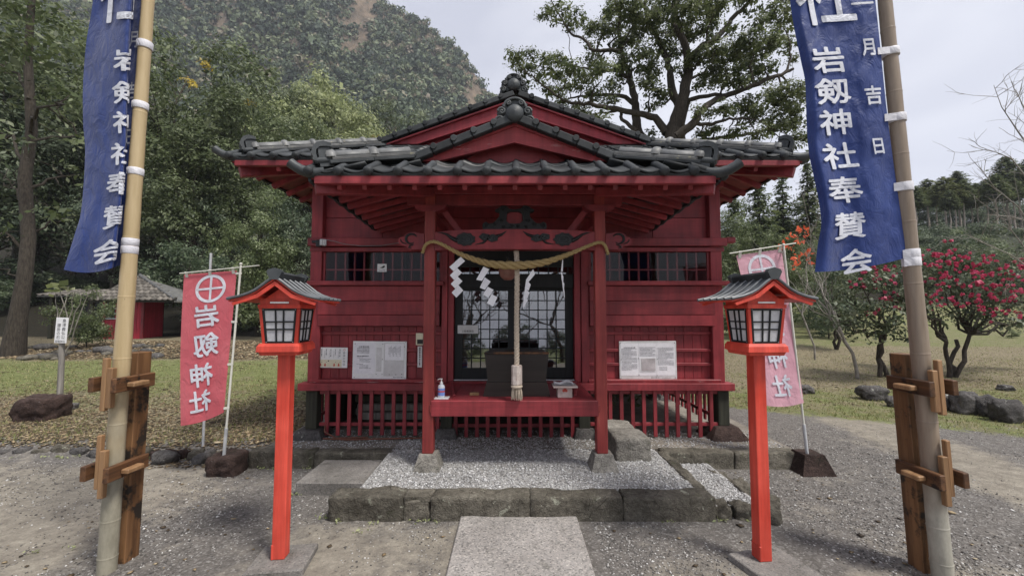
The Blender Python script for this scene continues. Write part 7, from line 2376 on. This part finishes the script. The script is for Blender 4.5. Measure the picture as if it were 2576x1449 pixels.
cl_ = [(2300, 470, 0), (2330, 452, 1), (2352, 470, 0), (2372, 446, 1), (2398, 462, 1), (2408, 432, 0), (2440, 470, 0), (2455, 462, 0), (2478, 452, 0), (2500, 440, 0), (2528, 396, 0), (2560, 430, 0), (2590, 395, 0), (2420, 455, 0), (2262, 480, 1), (2225, 474, 0), (2620, 400, 0), (2545, 450, 0), (2386, 480, 0)]
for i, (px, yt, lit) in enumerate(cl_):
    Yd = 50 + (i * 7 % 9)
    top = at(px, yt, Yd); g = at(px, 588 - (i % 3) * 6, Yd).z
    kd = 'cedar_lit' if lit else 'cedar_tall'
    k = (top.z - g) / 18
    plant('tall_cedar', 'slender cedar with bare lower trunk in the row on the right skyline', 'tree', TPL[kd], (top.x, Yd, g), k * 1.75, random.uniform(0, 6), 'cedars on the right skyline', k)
# wooded slope under the cedars, as a hill with bushes
hv, hf = [], []
hxs, hys = np.linspace(8, 130, 40), np.linspace(27, 130, 24)
for yy in hys:
    for xx in hxs:
        base = hz(xx, yy); k = sstep(27, 52, yy) * sstep(8, 24, xx)
        hv.append((xx, yy, base - .6 + k * (yy * .19 + 1.2 - base + 1.5)))
for j in range(23):
    for i in range(39): hf.append((j * 40 + i, j * 40 + i + 1, (j + 1) * 40 + i + 1, (j + 1) * 40 + i))
m_under = surf('dark undergrowth', (.014, .018, .010), (.045, .05, .028), .6, .95, .5, bscale=4)
tag(MB().add(hv, hf, smooth=True).build('hill', m_under), kind='structure')
k = 0
for px in range(2090, 2640, 42):
    for Yd, py in ((34, 642), (40, 606), (46, 580)):
        top = at(px + random.uniform(-18, 18), py + random.uniform(-14, 14), Yd)
        k += 1
        kd = random.choice(['bush', 'bushlight', 'bush'])
        s_ = random.uniform(1.0, 1.5) * Yd / 40
        plant('hill_shrub', 'rounded evergreen shrub on the wooded slope below the cedars', 'shrub', TPL[kd], (top.x, Yd, top.z - 4 * s_ * .9), s_, random.uniform(0, 6), 'shrubs on the right slope')
# back row closing the view behind the cedars
for px in range(2180, 2700, 60):
    top = at(px, 500 + random.uniform(-15, 15), 68)
    plant('far_tree', 'dark far evergreen standing behind the row of slender cedars', 'tree', TPL['dark'], (top.x, 68, top.z - 11), 1.15, random.uniform(0, 6), 'dark trees behind the cedars')
# camellias
def camellia(label, px, py, lobes, seed, flowers, mat=m_leaf_cam, stems=None, leaf=.080, nsub=125, nleaf=16):
    q = np.random.default_rng(seed)
    p = gpt(px, py); t = thing('camellia_tree', label, 'tree', p)
    b = MB()
    L3 = []
    for x, y, r in lobes:
        c = at(x, y, p.y + q.uniform(-.8, .8)); rm = r * p.y / 1050
        L3.append(((c.x, c.y, c.z), (rm, rm, rm * .75)))
    fk = [at(px + dx, py - dy, p.y + q.uniform(-.2, .2)) for dx, dy in (stems or [(-14, 90), (10, 95), (45, 110)])]
    for i, f in enumerate(fk):
        limb(b, q, p + Vector((.07 * (i - 1), 0, -.15)), f, .055, .038, 0, .06, 6, 8)
    for (c, r) in L3:
        c = Vector(c); f = min(fk, key=lambda f_: (f_ - c).length)
        limb(b, q, f, c, .035, .008, .05, .07, 6, 5)
        for k in range(2): limb(b, q, f.lerp(c, .7), c + Vector(q.normal(0, r[0] * .6, 3)), .012, .004, 0, .08, 4, 4)
    b.build('trunk', m_bark, t)
    C, Nn, Rn = cluster(q, L3, nsub, nleaf, .10, .75)
    put('crown', leaf_quads('crown', C, Nn, leaf, mat, q, rnd=Rn), None, t)
    if flowers:
        FC, FN = [], []
        for x, y, s_ in flowers:
            for k in range(int(10 * s_)):
                c = np.array(at(x + q.normal(0, 24 * s_), y + q.normal(0, 15 * s_), p.y - q.uniform(.45, 1.0)))
                for _ in range(14):
                    d = q.normal(0, 1, 3); d /= np.linalg.norm(d)
                    FC.append(c + d * .024); FN.append(d)
        fo = put('flowers', leaf_quads('flowers', np.array(FC), np.array(FN), .046, m_flower, q, asp=.9), None, t)
        fo['kind'] = 'stuff'
    return t
camellia('camellia tree covered in pink flowers right of the right bamboo pole', 2395, 950,
         [(2300, 700, 42), (2345, 670, 46), (2400, 650, 46), (2450, 665, 48), (2500, 690, 50), (2550, 700, 48), (2590, 720, 46), (2330, 735, 45), (2390, 720, 50), (2450, 735, 52), (2510, 755, 50), (2565, 765, 48), (2620, 770, 46), (2360, 785, 42), (2420, 790, 44), (2480, 800, 40), (2540, 808, 36), (2300, 770, 36), (2590, 815, 30), (2400, 625, 26), (2290, 650, 24)], 91,
         [(2395, 638, 1.3), (2420, 650, 1.2), (2450, 655, 1.1), (2440, 672, 1.2), (2345, 655, 1.0), (2310, 665, .9), (2480, 680, 1.0), (2520, 690, 1.0), (2380, 690, .9), (2350, 715, .9), (2460, 720, 1.1), (2480, 728, 1.1), (2430, 735, .9), (2345, 745, .9), (2500, 765, 1.2), (2485, 775, .8), (2560, 690, .9), (2540, 740, .8), (2330, 780, .7), (2380, 755, .6), (2555, 790, .6), (2295, 790, .6), (2410, 770, .5), (2520, 735, 1), (2560, 730, 1), (2570, 660, .8)])
camellia('low dark camellia with few pink flowers behind the right bamboo pole', 2222, 948,
         [(2120, 740, 36), (2165, 715, 42), (2215, 705, 44), (2260, 725, 44), (2290, 760, 44), (2140, 790, 40), (2190, 770, 46), (2240, 790, 46), (2150, 830, 36), (2200, 830, 40), (2250, 830, 38), (2110, 810, 28)], 92,
         [(2180, 690, .8), (2215, 695, .8), (2240, 690, .7), (2160, 712, .6), (2225, 755, .5), (2250, 745, .6), (2205, 780, .5), (2255, 770, .5)], stems=[(-5, 110), (5, 120)])
camellia('small dark evergreen tree left of the bare sapling behind the pink flag', 2105, 880,
         [(2060, 720, 34), (2090, 690, 36), (2120, 705, 34), (2050, 770, 38), (2095, 760, 40), (2130, 775, 34), (2070, 815, 34), (2110, 815, 30)], 93, [], m_leaf_dark, stems=[(-4, 70), (6, 80)])
# bare saplings, red leaves, shrubs
p = gpt(2158, 952)
bs = bare_tree('pale bare forked sapling behind the right lantern', p, 4.3, .42, 15, m_twig, 4, .045, (.02, 0), first=.42)
q = np.random.default_rng(5)
p = gpt(2050, 905)
rt_ = bare_tree('thin sapling with orange red leaves above the pink flag', p, 5.2, .32, 18, m_twig, 3, .03, (-.06, 0), name='red_leaf_sapling', first=.5)
FC, FN = [], []
for x, y in ((1965, 625), (1985, 600), (2000, 590), (2012, 582), (2005, 605), (2020, 610), (2030, 578), (1990, 622), (2035, 632), (2015, 640), (1998, 650), (2040, 655), (2028, 590), (1975, 615), (2005, 575), (2000, 660), (2012, 665)):
    c = np.array(at(x, y, p.y + q.normal(0, .25)))
    for _ in range(6): FC.append(c + q.normal(0, .05, 3) * np.array([1, 1, 1.3])); FN.append(q.normal(0, 1, 3))
put('leaves', leaf_quads('leaves', np.array(FC), np.array(FN), .13, m_leaf_redm, q, asp=.5, droop=1.5), None, rt_)
def limb_tree(label, Yd, trunk, limbs_, seed, mat, r0):
    q = np.random.default_rng(seed); b = MB()
    P0 = [at(x, y, Yd) for x, y in trunk]
    g = P0[0].copy(); g.z = hz(g.x, Yd)
    b.tube([g - Vector((0, 0, .2))] + P0, [r0 * 1.2] + [r0 * (1 - .5 * i / len(P0)) for i in range(len(P0))], 8, caps=False)
    def sub(p, d, L_, r, l):
        pts = [p]; dd = d
        for i in range(5):
            dd = (dd + Vector(q.normal(0, .13, 3))).normalized(); pts.append(pts[-1] + dd * L_ / 5)
        b.tube(pts, [r * (1 - .6 * i / 5) for i in range(6)], 4, caps=False)
        if l > 0:
            for k in range(3): sub(pts[int(q.integers(1, 5))], (dd + Vector(q.normal(0, .5, 3))).normalized(), L_ * q.uniform(.4, .7), r * .6, l - 1)
    for pts in limbs_:
        P = [at(x, y, Yd + q.normal(0, .15)) for x, y in pts]
        n = len(P)
        b.tube(P, [r0 * .35 * (1 - .8 * i / (n - 1)) for i in range(n)], 5, caps=False)
        for i in range(1, n):
            for k in range(3):
                d = (P[i] - P[i - 1]).normalized() + Vector(q.normal(0, .55, 3))
                sub(P[i - 1].lerp(P[i], q.uniform(.2, 1)), d.normalized(), q.uniform(.35, .9), r0 * .11, 1)
    t = thing('bare_tree', label, 'tree', g)
    b.build('trunk', mat, t)
limb_tree('bare pale tree reaching in from the right frame edge', 9.0, [(2700, 880), (2690, 700), (2680, 520), (2660, 330)],
          [[(2690, 700), (2620, 600), (2560, 520), (2500, 470), (2465, 420)], [(2685, 610), (2600, 560), (2540, 545), (2480, 540)], [(2680, 520), (2610, 400), (2560, 330), (2520, 270), (2500, 215)],
           [(2670, 420), (2610, 330), (2570, 260), (2555, 225)], [(2690, 760), (2610, 690), (2540, 640), (2470, 610), (2430, 590)], [(2680, 560), (2600, 470), (2545, 400), (2510, 385), (2470, 372)], [(2690, 740), (2600, 655), (2560, 600), (2530, 560)]], 31, m_twig, .058)
p = gpt(2500, 835); bare_tree('tiny bare shrub on the grass right of the pink camellia', p, 1.5, .45, 24, m_bark, 3, .02, name='bare_shrub')
p = gpt(665, 845); bare_tree('thin pale sapling between the red flag and the left lantern', p, 3.0, .5, 25, m_twig, 4, .03)
# small leafy plants near the sign and the shed
p = gpt(196, 848)
p = at(222, 800, 13.6); p.z = hz(p.x, 13.6)
plant('leafy_shrub', 'bright leafy shrub in front of the lean-to behind the white sign', 'shrub', TPL['bushlight'], p, .40, 1.0, None, .50)
q = np.random.default_rng(9)
p = gpt(152, 905)
t = thing('young_plant', 'young plant of thin pale stems with a few large leaves behind the white sign', 'plant', p)
b = MB(); FC, FN = [], []
for x, y in ((150, 715), (190, 730), (205, 740), (225, 735), (140, 735), (172, 720)):
    e = at(x, y, p.y + q.normal(0, .2)); limb(b, q, p + Vector((0, 0, -.1)), e, .022, .008, -.03, .03, 7, 5)
    if x < 180:
        for _ in range(5): FC.append(np.array(e) + q.normal(0, .09, 3)); FN.append(np.array((0, 0, 1)) + q.normal(0, .3, 3))
b.build('stems', m_twig, t)
put('leaves', leaf_quads('leaves', np.array(FC), np.array(FN), .26, m_leaf_light, q, asp=.6), None, t)
p = gpt(2545, 850); plant('grass_tuft', 'bright green tuft on the grass at right', 'plant', TPL['bushlight'], p, .16, 0, None, .10)
# green weeds under the floor at the right
C, Nn, Rn = cluster(q, [((1.35 + .15 * i, 6.6 + .2 * (i % 3), .45), (.25, .25, .25)) for i in range(5)], 120, 14, .08)
wd_ = thing('weed_clump', 'green weeds growing under the floor behind right slats', 'weeds', (1.6, 6.6, .17))
put('leaves', leaf_quads('leaves', C, Nn, .07, m_leaf_oak, q), None, wd_)
# weeds in the joints and along the foot of the kerbs
C_, N_, R_ = [], [], []
for x, y in [(-1.35, 3.34), (-1.1, 3.34), (-.78, 3.36), (-.72, 3.345), (-.63, 3.35), (1.2, 3.35), (1.62, 3.37), (1.9, 3.36), (-1.52, 3.42), (-2.5, 4.45), (-2.15, 4.45), (1.33, 4.2), (1.12, 4.2), (1.7, 4.45), (-2.0, 3.83), (-2.65, 4.47)] + [(float(q.uniform(-6.5, -2.9)), 4.80 + float(q.normal(0, .05))) for _ in range(34)] + [(float(q.uniform(-4.5, 4.5)), float(q.uniform(2.4, 3.2))) for _ in range(10)]:
    n_ = int(q.integers(6, 18))
    e = q.normal(0, 1, (n_, 3)) * np.array([.035, .015, .006]) + np.array([x, y, hz(x, y) + .014])
    C_.append(e); N_.append(q.normal(0, .5, (n_, 3)) + np.array([0, -.3, .8])); R_.append(q.uniform(.2, .9, n_))
tag(put('weeds', leaf_quads('weeds', np.concatenate(C_), np.concatenate(N_), .022, m_leaf_light, q, rnd=np.concatenate(R_))), kind='stuff')
# trees behind the viewer that the door glass mirrors
for i, (x, y, h) in enumerate(((-2.2, -9, 7.5), (2.6, -11, 8.5))):
    bare_tree(('bare tree mirrored in the left door glass', 'bare tree mirrored in the right door glass')[i], (x, y, hz(x, y)), h, .5, 61 + i, m_bark, 5, .14)
for i in range(11):
    x = -11 + i * 2.2 + random.uniform(-.5, .5)
    plant('hedge_shrub', 'dark evergreen shrub below the approach, mirrored in the door glass', 'shrub', TPL['bush'], (x, -12 + random.uniform(-.8, .8), hz(x, -12)), random.uniform(.42, .6), i, 'shrubs below the approach')
# ------------------------------------------------------------------ thin valley haze
hm_ = bpy.data.materials.new('thin haze'); hm_.use_nodes = True
t_ = hm_.node_tree
for n_ in list(t_.nodes): t_.nodes.remove(n_)
o_ = t_.nodes.new('ShaderNodeOutputMaterial'); v_ = t_.nodes.new('ShaderNodeVolumePrincipled')
v_.inputs['Color'].default_value = (.86, .90, 1.0, 1); v_.inputs['Density'].default_value = .0004
t_.links.new(v_.outputs[0], o_.inputs['Volume'])
tag(MB().box(-700, 700, -450, 720, -31, 260).build('haze', hm_), kind='stuff')
